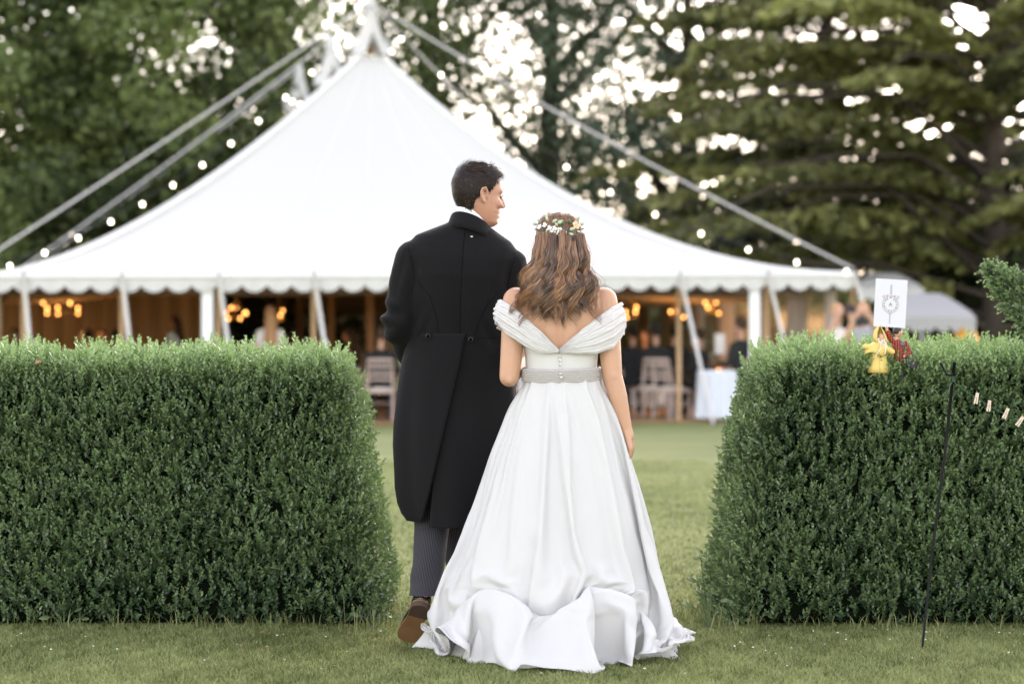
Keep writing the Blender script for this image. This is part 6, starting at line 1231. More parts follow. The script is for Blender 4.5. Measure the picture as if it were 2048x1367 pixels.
0,5,1,-2,-4,1,-1,1,1,0,3,-3,0,1,-3,2,4,-3,8,-9,-2,2,0,1,-2,0,-1,3,-2,-1,1,0,0,-1,1,1,0,0,0,0,1,-1,5,-4,-1,1,0,-1,-2,1,-1,0,1,0,1,-1,0,1,-1,-1,1,1,-1,1,-31,0,-1,1,-1,0,1,-1,1,0,1,-2,1,-1,1,2,2,-2,-1,0,0,1,-1,-1,2,0,7,-6,-4,0,8,-8,-1,1,0,2,5,
-4,0,-3,2,-2,1,-1,0,0,2,0,0,8,-3,-7,1,0,3,2,-6,13,4,-5,-2,-5,-4,0,0,1,1,-2,0,0,0,0,0,0,-1,1,1,0,1,-1,2,-1,-1,0,0,0,-1,-1,1,0,-1,1,3,-3,-1,2,-1,0,0,0,1,0,-15,0,-1,1,-1,1,-1,1,-1,1,0,-1,1,0,0,0,0,0,0,0,1,-1,0,1,-1,0,-1,3,-1,2,-2,4,8,3,-2,-9,
-6,2,-2,0,0,1,-1,0,-1,1,2,-1,0,0,8,-8,4,-5,0,6,-6,2,-1,1,-2,1,0,-1,0,0,3,-2,-1,0,1,0,0,0,-1,1,0,0,1,-1,1,-1,0,0,0,-1,0,1,-1,1,0,1,-2,1,0,-1,1,-1,0,1,0,0,-16,2,-1,-1,1,-1,1,-1,1,0,0,0,-1,1,0,0,0,1,0,0,0,0,0,-1,0,0,0,0,-1,2,-2,5,-6,1,3,8,-8,
-4,1,0,0,0,0,1,-1,0,0,2,1,-1,0,-1,1,-3,2,3,-3,0,0,1,0,3,7,-11,-1,1,-1,1,0,-1,0,1,2,-2,0,0,0,1,1,-2,1,-1,0,1,-1,0,0,-1,1,-1,1,0,0,-1,0,1,0,-1,0,1,0,0,-15,0,-1,0,0,1,-1,0,0,1,-1,1,0,0,1,-2,0,0,3,-2,3,-2,-1,0,0,1,-2,0,2,-2,-1,0,1,0,0,0,9,2,-2,
-1,-8,1,-1,0,0,-1,1,1,1,-2,0,1,0,-1,2,-1,0,-1,1,1,2,5,0,4,-11,-2,2,-2,0,1,0,1,0,-2,0,1,0,1,1,0,-1,-1,0,0,1,-1,-1,0,0,1,0,0,-1,1,0,-1,0,0,1,-1,0,0,-16,1,-1,0,0,0,1,-1,0,1,0,0,1,-1,0,0,0,0,0,1,1,0,-1,-1,1,-1,-1,-1,2,-1,0,-1,2,-2,5,-2,-2,0,5,
-4,1,-2,1,-1,0,0,2,0,0,-2,0,2,-2,0,1,-1,8,-7,3,-5,4,-2,-1,6,2,-5,-3,2,5,1,-1,-3,-3,0,0,0,0,1,1,1,-2,-1,0,0,0,0,0,0,0,0,0,1,-1,-1,2,0,-1,-1,0,0,1,0,-15,0,-1,0,0,2,-2,0,1,1,-2,2,0,1,-2,0,1,-2,2,1,-1,6,-2,-4,-1,0,3,2,1,-7,-1,4,2,0,2,-5,4,-2,
-3,6,-3,-3,-1,0,-1,3,-2,2,-1,0,0,1,-2,1,-1,9,-1,5,-12,4,1,5,-6,2,-3,-3,0,0,0,0,0,-1,0,1,-1,1,1,1,0,-1,0,-1,0,0,1,-1,-1,0,0,1,0,0,-1,1,0,0,0,-1,0,1,0,0,-15,0,0,-1,1,0,-1,1,-1,1,0,1,-2,0,2,-1,0,0,1,3,1,-2,4,4,-11,0,-1,1,1,-3,1,1,-1,6,-6,11,
-11,4,-3,-1,7,-3,-4,0,0,0,1,4,-5,0,0,7,-7,5,0,-5,1,6,-6,5,4,-9,6,-3,14,-9,-3,4,5,6,-6,3,-5,-11,0,0,-1,4,-2,-2,1,-1,0,0,0,0,-1,1,0,0,0,1,-1,-1,0,1,0,-1,1,-1,3,-2,-16,1,-1,0,0,1,0,-1,1,1,-2,3,-3,3,1,-3,0,-1,1,-1,2,-1,2,-3,2,-1,6,4,-8,-2,-2,4,
-3,0,7,-6,0,-1,4,-2,-1,3,-3,-1,-1,1,4,-3,0,-1,1,-1,0,0,6,-5,10,-6,18,-5,-9,-9,10,-9,12,0,12,-22,-1,-1,17,-10,-5,-1,-1,0,1,0,1,0,-1,-1,1,0,0,-2,1,-1,2,-1,1,-1,-1,1,-1,1,0,-1,0,1,2,-2,-15,0,-1,0,1,-1,0,0,0,2,-1,6,-7,0,1,1,-1,-1,1,0,-1,1,-1,0,
2,2,-4,1,15,-8,-7,-1,8,-8,4,-1,8,-9,-1,0,0,0,0,-2,1,-1,0,1,0,0,1,-1,-1,1,0,9,-6,2,-5,8,1,7,-16,4,5,17,-19,-1,6,-7,-2,0,-1,1,-2,1,0,0,2,0,-3,0,0,0,1,-1,-1,1,0,1,0,-1,-1,1,1,-1,0,0,0,0,1,-1,-15,-1,1,-2,1,1,-1,1,0,4,-2,1,-3,1,-2,1,0,-1,0,0,-1,
1,0,0,-1,11,-7,-3,1,3,5,-6,1,1,1,6,-7,7,-10,1,-2,0,-1,0,-1,1,0,0,1,-1,1,-1,-1,7,-6,2,3,-2,7,-8,0,-1,0,5,1,-1,5,2,-9,3,-6,1,0,0,0,0,0,0,0,-1,1,-1,0,0,1,-1,0,0,1,-1,1,-2,1,-1,0,1,1,-2,0,1,1,-2,-15,-1,0,0,1,-1,0,0,0,2,-1,0,3,4,-3,-3,-1,-1,1,0,
-1,-1,0,1,4,-4,7,-1,-6,0,3,2,-1,7,-11,7,1,3,-3,-7,3,5,-3,-5,-1,0,0,1,-1,0,0,-1,5,-4,2,4,10,-8,-7,10,-7,-4,0,8,0,-6,1,20,-19,-1,-2,0,2,0,-1,-1,1,0,0,3,-4,1,4,-4,2,-4,5,4,-8,2,-3,0,0,1,-1,1,1,-2,2,1,0,-2,-16,1,1,-1,0,0,-1,1,0,1,-3,2,3,1,0,-3,
-1,-1,0,1,-2,1,0,-1,2,-1,0,0,0,0,0,0,2,2,9,-9,6,-8,16,-5,-13,2,-1,-2,3,-3,1,0,2,-2,1,0,5,-6,12,6,-13,-4,11,-7,-3,0,-1,9,-2,-5,18,-16,1,-5,0,0,1,0,0,0,0,1,-1,2,-3,0,2,-2,0,0,0,2,4,-6,1,-2,2,-1,-1,0,0,0,1,3,-2,-1,-15,5,-5,-1,3,-2,-1,0,0,1,0,
1,9,-5,0,-2,-3,-1,-1,3,-2,-1,0,1,0,6,-6,1,-1,1,0,2,-1,-1,0,20,-20,18,-16,3,14,-17,-1,-1,-1,0,-1,1,1,1,0,-2,2,5,2,-8,0,9,4,-10,-1,-1,1,3,9,-8,-2,-2,11,-2,-11,11,-8,-2,0,1,-1,0,-1,2,-1,0,1,0,-2,0,7,-8,4,-1,-1,2,3,-7,18,-17,0,0,-1,3,-1,-2,-15,
2,0,-3,1,3,-4,0,1,0,4,1,-3,1,1,3,-7,-2,1,0,0,0,0,-1,7,-7,12,-4,0,-7,18,12,-1,0,-10,-1,-1,-15,10,3,-10,1,13,-17,-3,1,0,2,-2,0,0,2,0,7,-8,8,9,11,-29,6,7,0,-5,6,-1,8,-18,13,-11,-3,1,4,-3,-1,-1,0,0,1,-2,2,-2,2,0,-1,-1,15,-12,2,-6,5,-4,1,2,-3,0,
0,3,-3,-1,4,-1,-2,-15,0,3,-4,0,1,-1,1,-1,1,-2,5,3,-7,4,-2,-3,1,0,-1,1,5,-5,1,2,5,-8,0,1,3,2,7,15,-2,-4,-21,26,-12,-11,-2,-1,3,15,2,-14,-5,2,-4,0,1,1,0,21,2,-11,-8,0,-4,1,12,-12,-1,7,3,0,-5,-3,-2,0,1,-1,3,2,-2,9,-12,0,1,-2,2,-2,9,-9,3,1,-2,
-1,-2,4,-4,1,-1,1,1,21,-21,-2,0,1,3,-2,-1,-15,2,-2,-1,0,0,0,0,0,0,14,-11,16,-6,1,-9,-5,0,0,0,0,1,0,2,-1,-1,0,1,-1,9,17,-4,-10,-7,-6,2,3,-1,10,10,-6,-2,-8,5,19,-6,-26,0,0,3,2,25,-4,0,2,-5,3,-12,17,-29,20,-9,0,4,-1,-1,-12,0,0,-1,0,2,0,12,-7,
-5,4,-6,0,0,-1,1,1,20,-12,-9,-2,0,1,-1,2,0,1,18,-21,6,-5,-1,0,4,-2,-2,-15,8,-8,-1,0,0,1,0,-1,0,1,4,5,14,-8,0,-5,-11,-1,2,0,0,8,3,-12,-1,7,-4,0,17,5,-11,-12,0,7,0,-4,16,10,-11,7,1,-18,23,0,0,-5,-25,2,3,12,13,-5,-2,5,-1,-9,7,-19,11,-12,9,-1,
-4,-1,-5,16,-20,1,0,-1,3,14,-16,-1,4,1,-5,12,-12,1,6,1,1,4,-13,-1,0,0,1,-1,4,-3,19,-20,21,-15,-6,0,4,-1,-2,-9,-6,0,0,0,2,-4,2,0,1,2,5,1,3,-8,14,-2,-3,-14,5,-5,0,3,-3,1,2,-2,10,-10,19,-4,14,0,1,1,0,0,-2,-24,-2,-1,6,23,0,0,0,-2,-10,-6,3,9,4,
-1,-3,2,1,-11,9,3,-11,-4,15,-2,-10,-6,9,-11,10,-18,1,1,0,2,1,8,9,-21,14,-13,-3,18,-21,16,-12,1,0,0,-3,0,1,7,13,-5,4,-7,-9,-3,2,16,-16,2,-4,-9,-5,-2,1,0,8,-7,-1,-1,0,-1,3,0,2,5,4,1,-1,-6,-5,-1,2,0,-1,2,-3,-1,1,19,9,-2,-10,12,1,0,1,-1,-1,2,0,
-9,7,3,-1,1,-1,0,-3,-7,0,5,1,2,0,-10,4,6,-5,-11,17,-3,-11,14,1,1,-1,0,-17,-4,-8,6,1,6,-3,-12,0,14,-14,5,-3,8,-6,9,-13,0,0,2,12,-12,11,4,0,2,-15,6,-1,-8,20,-9,-8,-1,-1,8,-18,-6,0,9,-4,-4,1,-1,3,2,3,-6,1,14,-8,1,-5,3,-8,1,-1,2,16,-19,1,1,4,
19,0,-2,7,-12,11,0,0,0,-1,3,-12,11,2,-6,-1,7,0,-1,-1,-5,-2,4,-1,4,-3,5,-13,8,-4,8,-3,0,4,-2,0,-5,-6,-6,13,2,-2,-9,-11,14,0,-9,-9,-2,2,-1,2,6,16,-15,-6,-3,8,-5,3,5,6,2,-4,5,-13,-2,1,-6,28,1,-11,-2,-16,-3,-9,-3,3,-1,-2,-1,0,1,0,14,-13,-1,1,0,
5,-2,0,1,-3,9,14,2,-19,-2,4,6,8,-1,-6,3,9,2,-13,11,-1,-2,-13,-2,16,4,0,0,0,-10,-13,0,19,1,-3,-5,2,6,3,-3,1,-9,10,0,-11,12,-1,0,-18,3,12,0,-8,-1,-1,12,-4,-7,-2,6,-12,-2,9,-17,5,-2,16,-14,19,-9,-16,12,-7,11,-6,4,-13,10,-10,3,3,9,9,-24,7,-4,
12,-9,-5,2,12,-13,4,5,-5,-7,13,6,6,-25,13,-11,-2,10,-1,-4,4,2,-1,-11,14,3,1,6,0,-12,7,0,4,9,-2,-7,8,-7,2,8,-1,0,-13,11,-23,8,-3,7,14,-2,-2,-2,-6,1,7,3,0,-4,1,0,-6,5,5,-8,7,-20,14,0,1,-3,7,-1,0,-14,3,1,-3,1,-11,-3,0,-1,2,1,6,-1,1,6,4,-1,-11,
-12,15,-13,1,5,3,19,-9,-18,0,2,0,-13,-4,29,2,0,-15,14,0,2,-30,27,3,-2,-20,0,18,-20,1,7,-12,7,-8,6,-6,23,0,-2,1,-7,0,6,-10,2,10,3,-1,-4,9,-2,-2,-3,-1,-9,12,-21,27,-3,-25,7,16,-2,5,-7,-1,4,5,-3,-2,-8,8,3,0,0,1,1,-25,21,-3,-1,6,-3,2,-6,-1,-1,
0,-15,0,9,-3,-8,-3,21,-14,-4,18,5,3,1,-2,-6,-19,8,15,-25,4,20,-8,-4,-6,14,-17,-5,8,0,-7,3,-6,13,1,-2,-4,4,0,-3,-8,3,1,5,-1,-5,0,-2,-1,7,-10,14,-3,-4,2,5,2,-6,-9,0,13,3,0,0,3,3,-3,-12,12,-1,-1,-2,7,-7,7,1,1,-4,2,-5,2,-1,0,6,-6,5,0,-14,-4,16,
-4,-19,0,3,18,0,-2,0,-2,-5,1,-4,4,5,-5,-4,-5,-1,-1,1,0,2,-2,6,5,4,-1,-1,-8,-1,3,-8,4,12,-14,4,0,-5,-2,-4,10,-3,-5,-3,5,0,-5,1,9,-4,1,-4,-3,1,-1,3,4,-1,-4,-1,5,-7,5,2,3,-5,-2,8,1,-8,-8,4,1,10,-9,18,-1,-9,6,1,1,-8,2,-1,-19,31,-16,15,-12,10,
-5,1,-19,-4,0,14,-12,22,3,2,-1,0,-25,-1,-1,0,15,10,-12,6,-15,11,-1,-6,10,2,-3,-10,2,-4,0,3,0,2,1,-4,1,2,2,1,-2,-3,3,2,-4,6,-9,5,-3,7,-3,-5,4,2,5,-11,0,6,2,-9,9,-4,6,-4,1,-2,-1,-1,4,0,-3,-4,2,-4,7,1,6,-3,-7,9,-4,-6,-5,1,1,-8,11,-9,7,15,2,1,
-4,-5,-6,0,-11,22,9,-23,14,6,-10,-18,0,1,12,-13,-3,7,15,7,2,-22,-1,-2,0,4,-3,19,-1,-7,6,-8,0,2,3,-10,1,0,4,-6,1,3,-2,10,-5,-5,0,3,-4,3,1,1,5,2,-10,7,-3,-2,-1,2,2,3,-8,10,-7,2,-2,6,1,-4,3,0,-6,4,2,1,-7,-1,1,4,-1,-5,1,-3,8,-2,5,-1,-1,3,-10,
-1,-5,1,0,-3,-1,1,0,2,6,15,-7,-8,-5,2,4,-8,27,-5,4,-6,-21,-2,0,10,-11,1,8,-6,1,5,-4,-4,-3,4,4,0,0,1,18,-4,1,-1,-1,-2,-8,11,-12,7,-7,0,2,3,-5,5,8,-5,-3,5,-5,-4,3,-1,4,-6,1,5,2,-4,-1,-3,5,-3,7,-4,-2,7,-7,3,-4,9,-5,2,2,-8,-1,9,-7,0,-4,9,3,-9,
1,-2,8,-8,1,11,-3,-7,-1,0,-6,0,-3,0,-1,1,0,0,1,-2,3,-1,2,0,4,-9,14,16,-3,-18,-9,-2,11,-10,0,-1,8,-8,0,-1,4,-3,7,-4,0,4,1,0,11,-7,0,2,6,-1,-12,16,-3,-9,-1,0,1,1,-3,-1,10,2,1,-1,2,-10,-2,3,3,1,-3,1,3,-5,1,-2,9,-4,8,-7,-3,5,-1,0,-2,1,7,0,-4,
-2,-1,5,-4,-4,0,3,2,-2,-1,0,2,2,-8,7,2,4,-9,-1,-4,0,-3,1,-2,2,-2,1,0,-1,-2,0,3,3,-2,-3,-1,8,5,-7,-8,1,2,-2,1,-2,1,3,-4,7,-6,3,3,-4,1,3,0,2,6,6,-11,4,2,1,0,5,-4,-6,7,-3,-7,3,8,-3,-6,9,-6,3,-1,7,-5,-4,1,8,-5,-4,7,-6,2,-2,5,-5,5,3,-4,-4,5,1,
-5,-2,7,1,-5,0,-1,3,-2,3,2,-4,-2,7,-5,0,-1,3,4,-9,11,-4,-1,-6,-4,0,-4,1,0,-1,0,0,1,-1,-2,1,2,3,-3,-3,9,4,-1,-12,2,13,-17,1,-1,0,4,-3,0,0,7,4,-6,-2,0,3,2,-1,-3,10,1,-3,1,4,8,-7,-1,-1,5,-4,-4,-4,11,-3,-1,-5,0,3,-1,2,2,1,-7,6,2,-8,3,5,-7,7,1,
-4,5,1,0,-5,-1,6,-6,8,0,0,-7,-1,3,-5,1,1,7,0,-2,-3,-3,7,-4,-3,7,0,1,-5,0,-3,-4,0,-4,-1,1,0,1,-1,0,-1,1,0,0,4,-3,-1,6,10,-17,-2,3,2,-5,-1,1,0,-1,0,0,4,-4,3,1,-1,2,1,3,0,-4,0,11,-3,1,2,8,-9,3,4,1,2,-3,-11,8,3,-4,-1,-3,-2,0,0,7,4,-10,-2,12,-1,
-7,1,-2,-1,10,-1,1,-1,4,-3,-4,7,-5,7,-7,5,1,-4,-3,0,-2,1,6,0,1,-4,-4,11,-1,-2,-2,0,1,-7,2,-2,-3,-2,-4,1,-1,0,-2,4,0,-1,-1,0,1,3,-1,-1,-4,2,-1,-1,3,0,-2,1,-3,0,0,2,2,-4,2,-1,2,1,2,1,-2,12,-14,4,-3,9,1,1,-4,5,0,4,-5,2,3,3,-12,4,9,-3,-4,3,-4,
-2,-1,3,-1,-2,4,5,-1,-9,8,-8,4,4,-8,7,-3,5,-7,5,2,-6,0,4,-4,4,-6,5,-6,2,-2,3,5,-4,-3,4,4,-1,-2,1,-2,6,-14,1,-1,-3,-3,0,-1,-1,0,-1,4,-1,-1,1,-2,5,-1,-1,-3,-1,0,0,4,-1,-3,0,-1,1,-2,3,2,-3,2,-2,3,9,-7,0,0,1,-1,1,8,-9,7,1,-4,6,-1,8,-13,-2,9,-4,
8,-4,1,6,-3,-1,1,-3,0,-8,10,-3,0,3,0,-5,3,-5,3,2,1,0,-8,5,0,-2,3,-6,9,-2,-5,7,-6,3,3,0,-1,0,0,-3,-2,0,3,4,-3,1,-8,-3,11,-10,-1,-3,-2,-1,0,-1,0,0,2,0,0,0,1,2,-1,-1,-2,-1,0,1,5,-5,-1,-1,0,5,-6,-1,1,0,0,0,1,5,1,-1,0,0,1,1,0,-2,4,4,-3,5,0,10,
-5,-7,-7,3,1,3,4,-2,0,0,-1,7,-1,-5,-2,3,5,-1,0,-3,-5,3,0,2,3,-9,5,-1,5,-7,-2,0,9,-1,-9,8,1,-3,-4,7,0,-4,4,-3,-3,1,1,-7,7,-4,9,1,-15,2,1,-5,-1,-1,-1,0,-1,0,-1,7,-5,1,1,1,1,-1,-3,-1,-1,3,1,-2,-1,-1,0,1,-2,0,0,0,1,0,1,4,1,-1,0,-1,1,7,-7,-1,4,
5,-2,4,-3,1,10,-4,-10,3,4,2,-7,-1,5,0,-2,5,3,2,-10,4,3,-4,0,3,-7,7,-8,1,-3,4,1,-2,4,-6,3,-3,1,4,-9,1,4,-2,-2,2,0,7,-6,5,-6,5,-3,-2,3,2,-7,4,-7,0,2,-7,-1,-1,0,-1,0,-1,1,3,0,-1,1,0,3,-2,-1,-3,0,2,0,-2,0,-1,0,0,-1,0,0,0,0,1,0,4,2,-3,3,-1,18,
-18,0,0,1,6,-1,4,-2,-2,2,5,2,-7,9,-2,-9,1,-1,4,-4,-1,0,7,-6,11,-10,9,-9,3,-2,-1,3,3,-9,10,-8,9,-9,9,-9,10,-10,8,-7,-1,-2,2,1,-2,0,6,-3,7,-5,-2,0,3,1,1,3,-15,8,-7,7,-11,1,-2,-2,0,0,0,0,2,0,1,-1,1,6,-5,-2,0,0,0,1,-2,-1,-2,1,0,-1,-1,1,0,1,0,0,
4,3,-2,0,2,9,-1,-11,2,0,6,-1,2,0,-5,10,-3,1,1,-1,6,-5,0,-2,-2,3,-3,2,-4,2,6,-5,6,-4,-4,8,-3,4,4,-5,6,-7,6,-4,1,-2,1,-2,5,-6,0,2,-5,1,0,0,7,-1,5,-5,-4,0,6,-4,1,-8,6,-8,1,11,-14,3,-4,-1,0,-1,-1,0,2,1,0,1,-1,1,1,0,-2,0,0,0,-2,0,-1,0,0,-1,0,-1,
1,0,1,1,2,4,-2,2,14,-8,-8,0,2,-2,6,1,2,-1,4,-4,6,0,-4,-2,1,8,0,-6,2,1,3,-2,-9,8,-8,9,-2,3,-9,4,-5,7,0,2,-6,7,-2,2,-7,0,-1,9,-2,-1,0,-1,0,-3,6,0,-10,1,9,0,-6,1,6,1,-8,8,-14,1,-2,5,-4,-4,-1,0,-1,0,0,-1,1,8,-5,0,0,-1,2,-1,-1,0,0,0,-1,-1,-1,1,
-1,-1,0,0,0,0,1,1,1,9,-7,9,2,-11,3,-1,-2,1,5,3,-1,2,5,3,0,0,-2,-10,0,8,-3,5,-3,-3,5,2,-5,-6,8,3,-4,-2,2,-6,0,5,3,2,-5,2,-4,7,-6,1,-3,6,0,3,0,1,-6,3,2,-2,-7,-3,6,6,-8,1,5,-5,-1,4,-9,-3,0,1,12,-9,-6,-2,-1,0,0,1,-1,3,1,0,-1,-3,6,-2,-1,-1,0,0,
-2,0,4,4,-10,1,-1,0,1,0,0,1,1,9,-5,4,-6,0,1,0,2,-2,4,4,0,1,8,1,-6,0,2,-4,-5,0,1,4,1,-6,1,8,2,-9,6,-6,-2,2,9,-9,8,-3,-2,6,1,0,-2,0,0,-3,-4,7,-4,-5,4,2,3,-9,10,2,0,-4,-8,13,-9,0,1,1,-1,1,5,-9,-7,1,-1,-1,0,-2,0,-1,0,-1,0,2,6,-2,-3,3,3,-3,-2,
-1,0,0,-2,2,6,-10,1,0,-1,0,0,0,1,2,-1,8,-4,-1,0,1,1,-1,2,7,-6,5,-1,3,-5,5,6,-7,0,1,0,-4,0,0,3,1,-4,-1,7,-4,-2,2,2,-2,3,-1,-2,7,0,-2,4,-5,8,-8,7,-3,-1,0,1,-5,-3,7,-1,1,-5,0,3,3,-7,9,-2,1,-3,-8,8,2,-1,4,-5,-10,0,0,-1,-2,-1,1,-1,0,0,-1,0,1,3,
26,-17,-7,-1,-1,0,-1,-4,11,-9,0,-1,0,-1,6,-6,1,2,5,-5,2,9,-6,-4,1,2,-1,12,-12,2,8,-3,5,5,-10,1,0,-4,5,7,-4,1,-3,-2,2,-2,6,-8,5,-5,10,1,-6,-1,2,-7,8,4,-8,8,-9,6,1,2,1,-3,-7,5,1,-1,-6,5,5,-6,-1,-3,7,0,2,1,-4,4,2,-7,1,-1,-5,12,-18,1,0,-2,-1,0,
-1,0,-1,0,1,2,8,-4,24,0,-23,-2,-1,-2,-1,-2,27,3,-3,-21,3,-1,2,-8,-1,11,14,-3,-19,0,-1,0,0,3,0,-1,16,-14,11,-7,9,3,1,-2,-3,-4,-6,5,9,-5,-2,0,-1,5,2,-7,7,-7,4,-3,2,-8,12,-7,0,0,3,-3,-4,4,4,-5,3,3,-5,-1,-1,-1,4,-7,8,-2,4,-8,7,4,-9,8,-6,0,5,-7,
2,-2,3,-10,15,-16,-2,0,-2,-1,1,0,0,-1,2,10,-2,3,5,0,4,-13,-3,-2,-3,14,-16,31,-5,-9,16,-8,-23,6,0,19,-15,14,-16,-6,0,-1,0,3,-1,0,0,20,-4,-14,16,-1,-1,1,0,-2,-5,-4,7,4,-7,1,3,-8,5,5,-4,3,0,-10,10,-5,4,-2,-3,)
def unpack_skirt():
    r = np.array(SKIRT, dtype=np.int64).reshape(3, *SKIRT_N).transpose(1, 2, 0)
    return np.cumsum(np.cumsum(r, 0), 1) * 0.001
# ------------------------------------------------------------------ heads
HEAD = [(-.122, .045, .018, .012), (-.117, .071, .002, .030), (-.103, .088, -.018, .045), (-.088, .083, -.034, .053), (-.076, .089, -.05, .058), (-.068, .085, -.056, .061),
        (-.060, .091, -.062, .064), (-.042, .086, -.075, .069), (-.02, .087, -.087, .073), (0, .087, -.093, .0745), (.025, .096, -.095, .076), (.055, .090, -.093, .074),
        (.085, .070, -.078, .062), (.105, .045, -.052, .044), (.116, .02, -.026, .022), (.119, .004, -.006, .004)]
def head_ring(z):
    zs = [h[0] for h in HEAD]
    return [np.interp(z, zs, [h[i] for h in HEAD]) for i in (1, 2, 3)]
def head_pt(z, a, off=0.0):
    """a = 0 front, pi back"""
    Fy, By, W = head_ring(z)
    my = (Fy + By) / 2 - .004
    c, s = math.cos(a), math.sin(a)
    y = my + (Fy - my) * math.copysign(abs(c) ** .85, c) if c > 0 else my + (my - By) * c
    x = W * math.copysign(abs(s) ** .9, s)
    p = Vector((x, y, z))
    if off:
        n = Vector((x / (W * W + 1e-6), (y - my) / (((Fy - By) / 2) ** 2), z * (1 / .014 if z > 0 else 20)))
        n.normalize(); p += n * off
    return p
def head_parts():
    V, n = [], 36
    zs = np.concatenate([[-.122, -.117, -.110, -.103, -.095, -.088, -.082, -.076, -.072, -.068, -.064, -.060, -.05], np.linspace(-.042, .119, 24)])
    for z in zs:
        for k in range(n): V.append(head_pt(z, 2 * PI * k / n))
    F = [tuple(f) for f in grid_faces(len(zs), n, True)]
    F.append(tuple(reversed(range(n)))); F.append(tuple((len(zs) - 1) * n + k for k in range(n)))
    parts = [(V, F)]
    parts.append(capsule((0, .086, .016), .009, (0, .108, -.030), .0115))
    for s in (-1, 1):
        parts.append(ellipsoid((s * .012, .096, -.036), (.009, .012, .008)))
        parts.append(capsule((s * .014, .090, .024), .009, (s * .050, .074, .020), .009))
        parts.append(ellipsoid((s * .045, .066, -.03), (.022, .020, .018)))
        R = Matrix.Rotation(s * .35, 3, 'Z')
        parts.append(ellipsoid((s * .080, -.012, -.002), (.0045, .016, .029), R))
        ear = [Vector((s * .079, .004, -.012)), Vector((s * .084, .005, .010)), Vector((s * .089, -.006, .026)), Vector((s * .092, -.022, .022)), Vector((s * .091, -.027, .004)), Vector((s * .086, -.018, -.018)), Vector((s * .081, -.004, -.030))]
        parts.append(chain(ear, [.0042, .0048, .0052, .0052, .0048, .005, .006], 8))
    parts.append(capsule((-.018, .083, -.058), .007, (.018, .083, -.058), .007, 8)); parts.append(capsule((-.014, .083, -.076), .0075, (.014, .083, -.076), .0075, 8))
    return parts
def placed(parts, Mx): return [xf(p, Mx) for p in parts]

skin = M("skin", (0.42, 0.225, 0.155), .48, .15, 14, .05, 300, spec=.4)
skin.node_tree.nodes['Principled BSDF'].inputs['Subsurface Weight'].default_value = .15
skin.node_tree.nodes['Principled BSDF'].inputs['Subsurface Radius'].default_value = (.012, .004, .002)
skin2 = M("skin_bride", (0.49, 0.28, 0.18), .46, .12, 12, .04, 300, spec=.4)
skin2.node_tree.nodes['Principled BSDF'].inputs['Subsurface Weight'].default_value = .15
skin2.node_tree.nodes['Principled BSDF'].inputs['Subsurface Radius'].default_value = (.012, .004, .002)

# hair as fine ribbons
def hair_mat(name, dark, light, rough=.38, spec=.5):
    m = leaf_mat(name, dark, light, rough, .06, spec)
    return m
def ribbons(strands, widths, rnds, normals):
    """strands (n,k,3), normals (n,k,3) outward; flat tapering ribbons"""
    n, k, _ = strands.shape
    t = np.gradient(strands, axis=1); t /= np.linalg.norm(t, axis=2, keepdims=True) + 1e-9
    s = np.cross(t, normals); s /= np.linalg.norm(s, axis=2, keepdims=True) + 1e-9
    tap = np.interp(np.linspace(0, 1, k), [0, .1, .7, 1], [.6, 1, .9, .12])
    w = widths[:, None, None] * tap[None, :, None]
    V = np.stack([strands - s * w, strands + s * w], 2).reshape(-1, 3)
    base = (np.arange(n) * k * 2)[:, None, None]; j = (np.arange(k - 1) * 2)[None, :, None]
    F = (base + j + np.array([0, 1, 3, 2])[None, None, :]).reshape(-1, 4)
    return V, F, np.repeat(rnds, k * 2)

# ------------------------------------------------------------------ the groom
GX, GY = (915 - 1024) / FPX * 9.45, 9.45
def g(px, py, y=0.0): 
    return Vector(((px - 915) / (FPX / 9.45), y, CAM_H - (py - HORIZON) / (FPX / 9.45)))
YAWH = math.radians(66)
HM = Matrix.Translation((.080, .0, 1.734)) @ Matrix.Rotation(-YAWH, 4, 'Z') @ Matrix.Rotation(math.radians(-3), 4, 'X')
knee_l, ank_l = Vector((-.092, .02, .52)), Vector((-.112, -.30, .265))
heel_l, toe_l = Vector((-.120, -.385, .185)), Vector((-.185, -.165, .035))
knee_r, ank_r = Vector((.0, .09, .52)), Vector((.085, .13, .10))
def hand_parts(W, D, side, curl=1.0, flip=1, sc=1.0):
    """W wrist, D hand direction, side = direction of the thumb edge"""
    D = D.normalized(); side = (side - D * side.dot(D)).normalized(); palm = D.cross(side).normalized() * flip
    out = [capsule(W, .024 * sc, W + D * .035 * sc, .026 * sc), ]
    for q in (-1, -.33, .33, 1):
        out.append(capsule(W + D * .02 * sc + side * q * .014 * sc, .016 * sc, W + D * .082 * sc + side * q * .030 * sc, .0125 * sc, 10))
    for q, L in ((-1, .060), (-.33, .072), (.33, .078), (1, .070)):
        k0 = W + D * .088 * sc + side * q * .030 * sc
        d1 = (D + palm * .45 * curl).normalized(); k1 = k0 + d1 * L * .45 * sc
        d2 = (D * .5 + palm * 1.0 * curl).normalized(); k2 = k1 + d2 * L * .35 * sc
        d3 = (D * .1 + palm * 1.1 * curl).normalized(); k3 = k2 + d3 * L * .28 * sc
        out.append(chain([k0, k1, k2, k3], [.0105 * sc, .0095 * sc, .0085 * sc, .007 * sc], 9))
    t0 = W + D * .025 * sc + side * .024 * sc
    t1 = t0 + (D * .7 + side * .6 + palm * .4).normalized() * .040 * sc
    t2 = t1 + (D * .9 + side * .05 + palm * .4).normalized() * .032 * sc
    out.append(chain([t0, t1, t2], [.015 * sc, .0115 * sc, .0085 * sc], 9))
    return out
body = placed(head_parts(), HM)
body += [capsule((.045, .005, 1.56), .060, (.066, .0, 1.68), .056)]
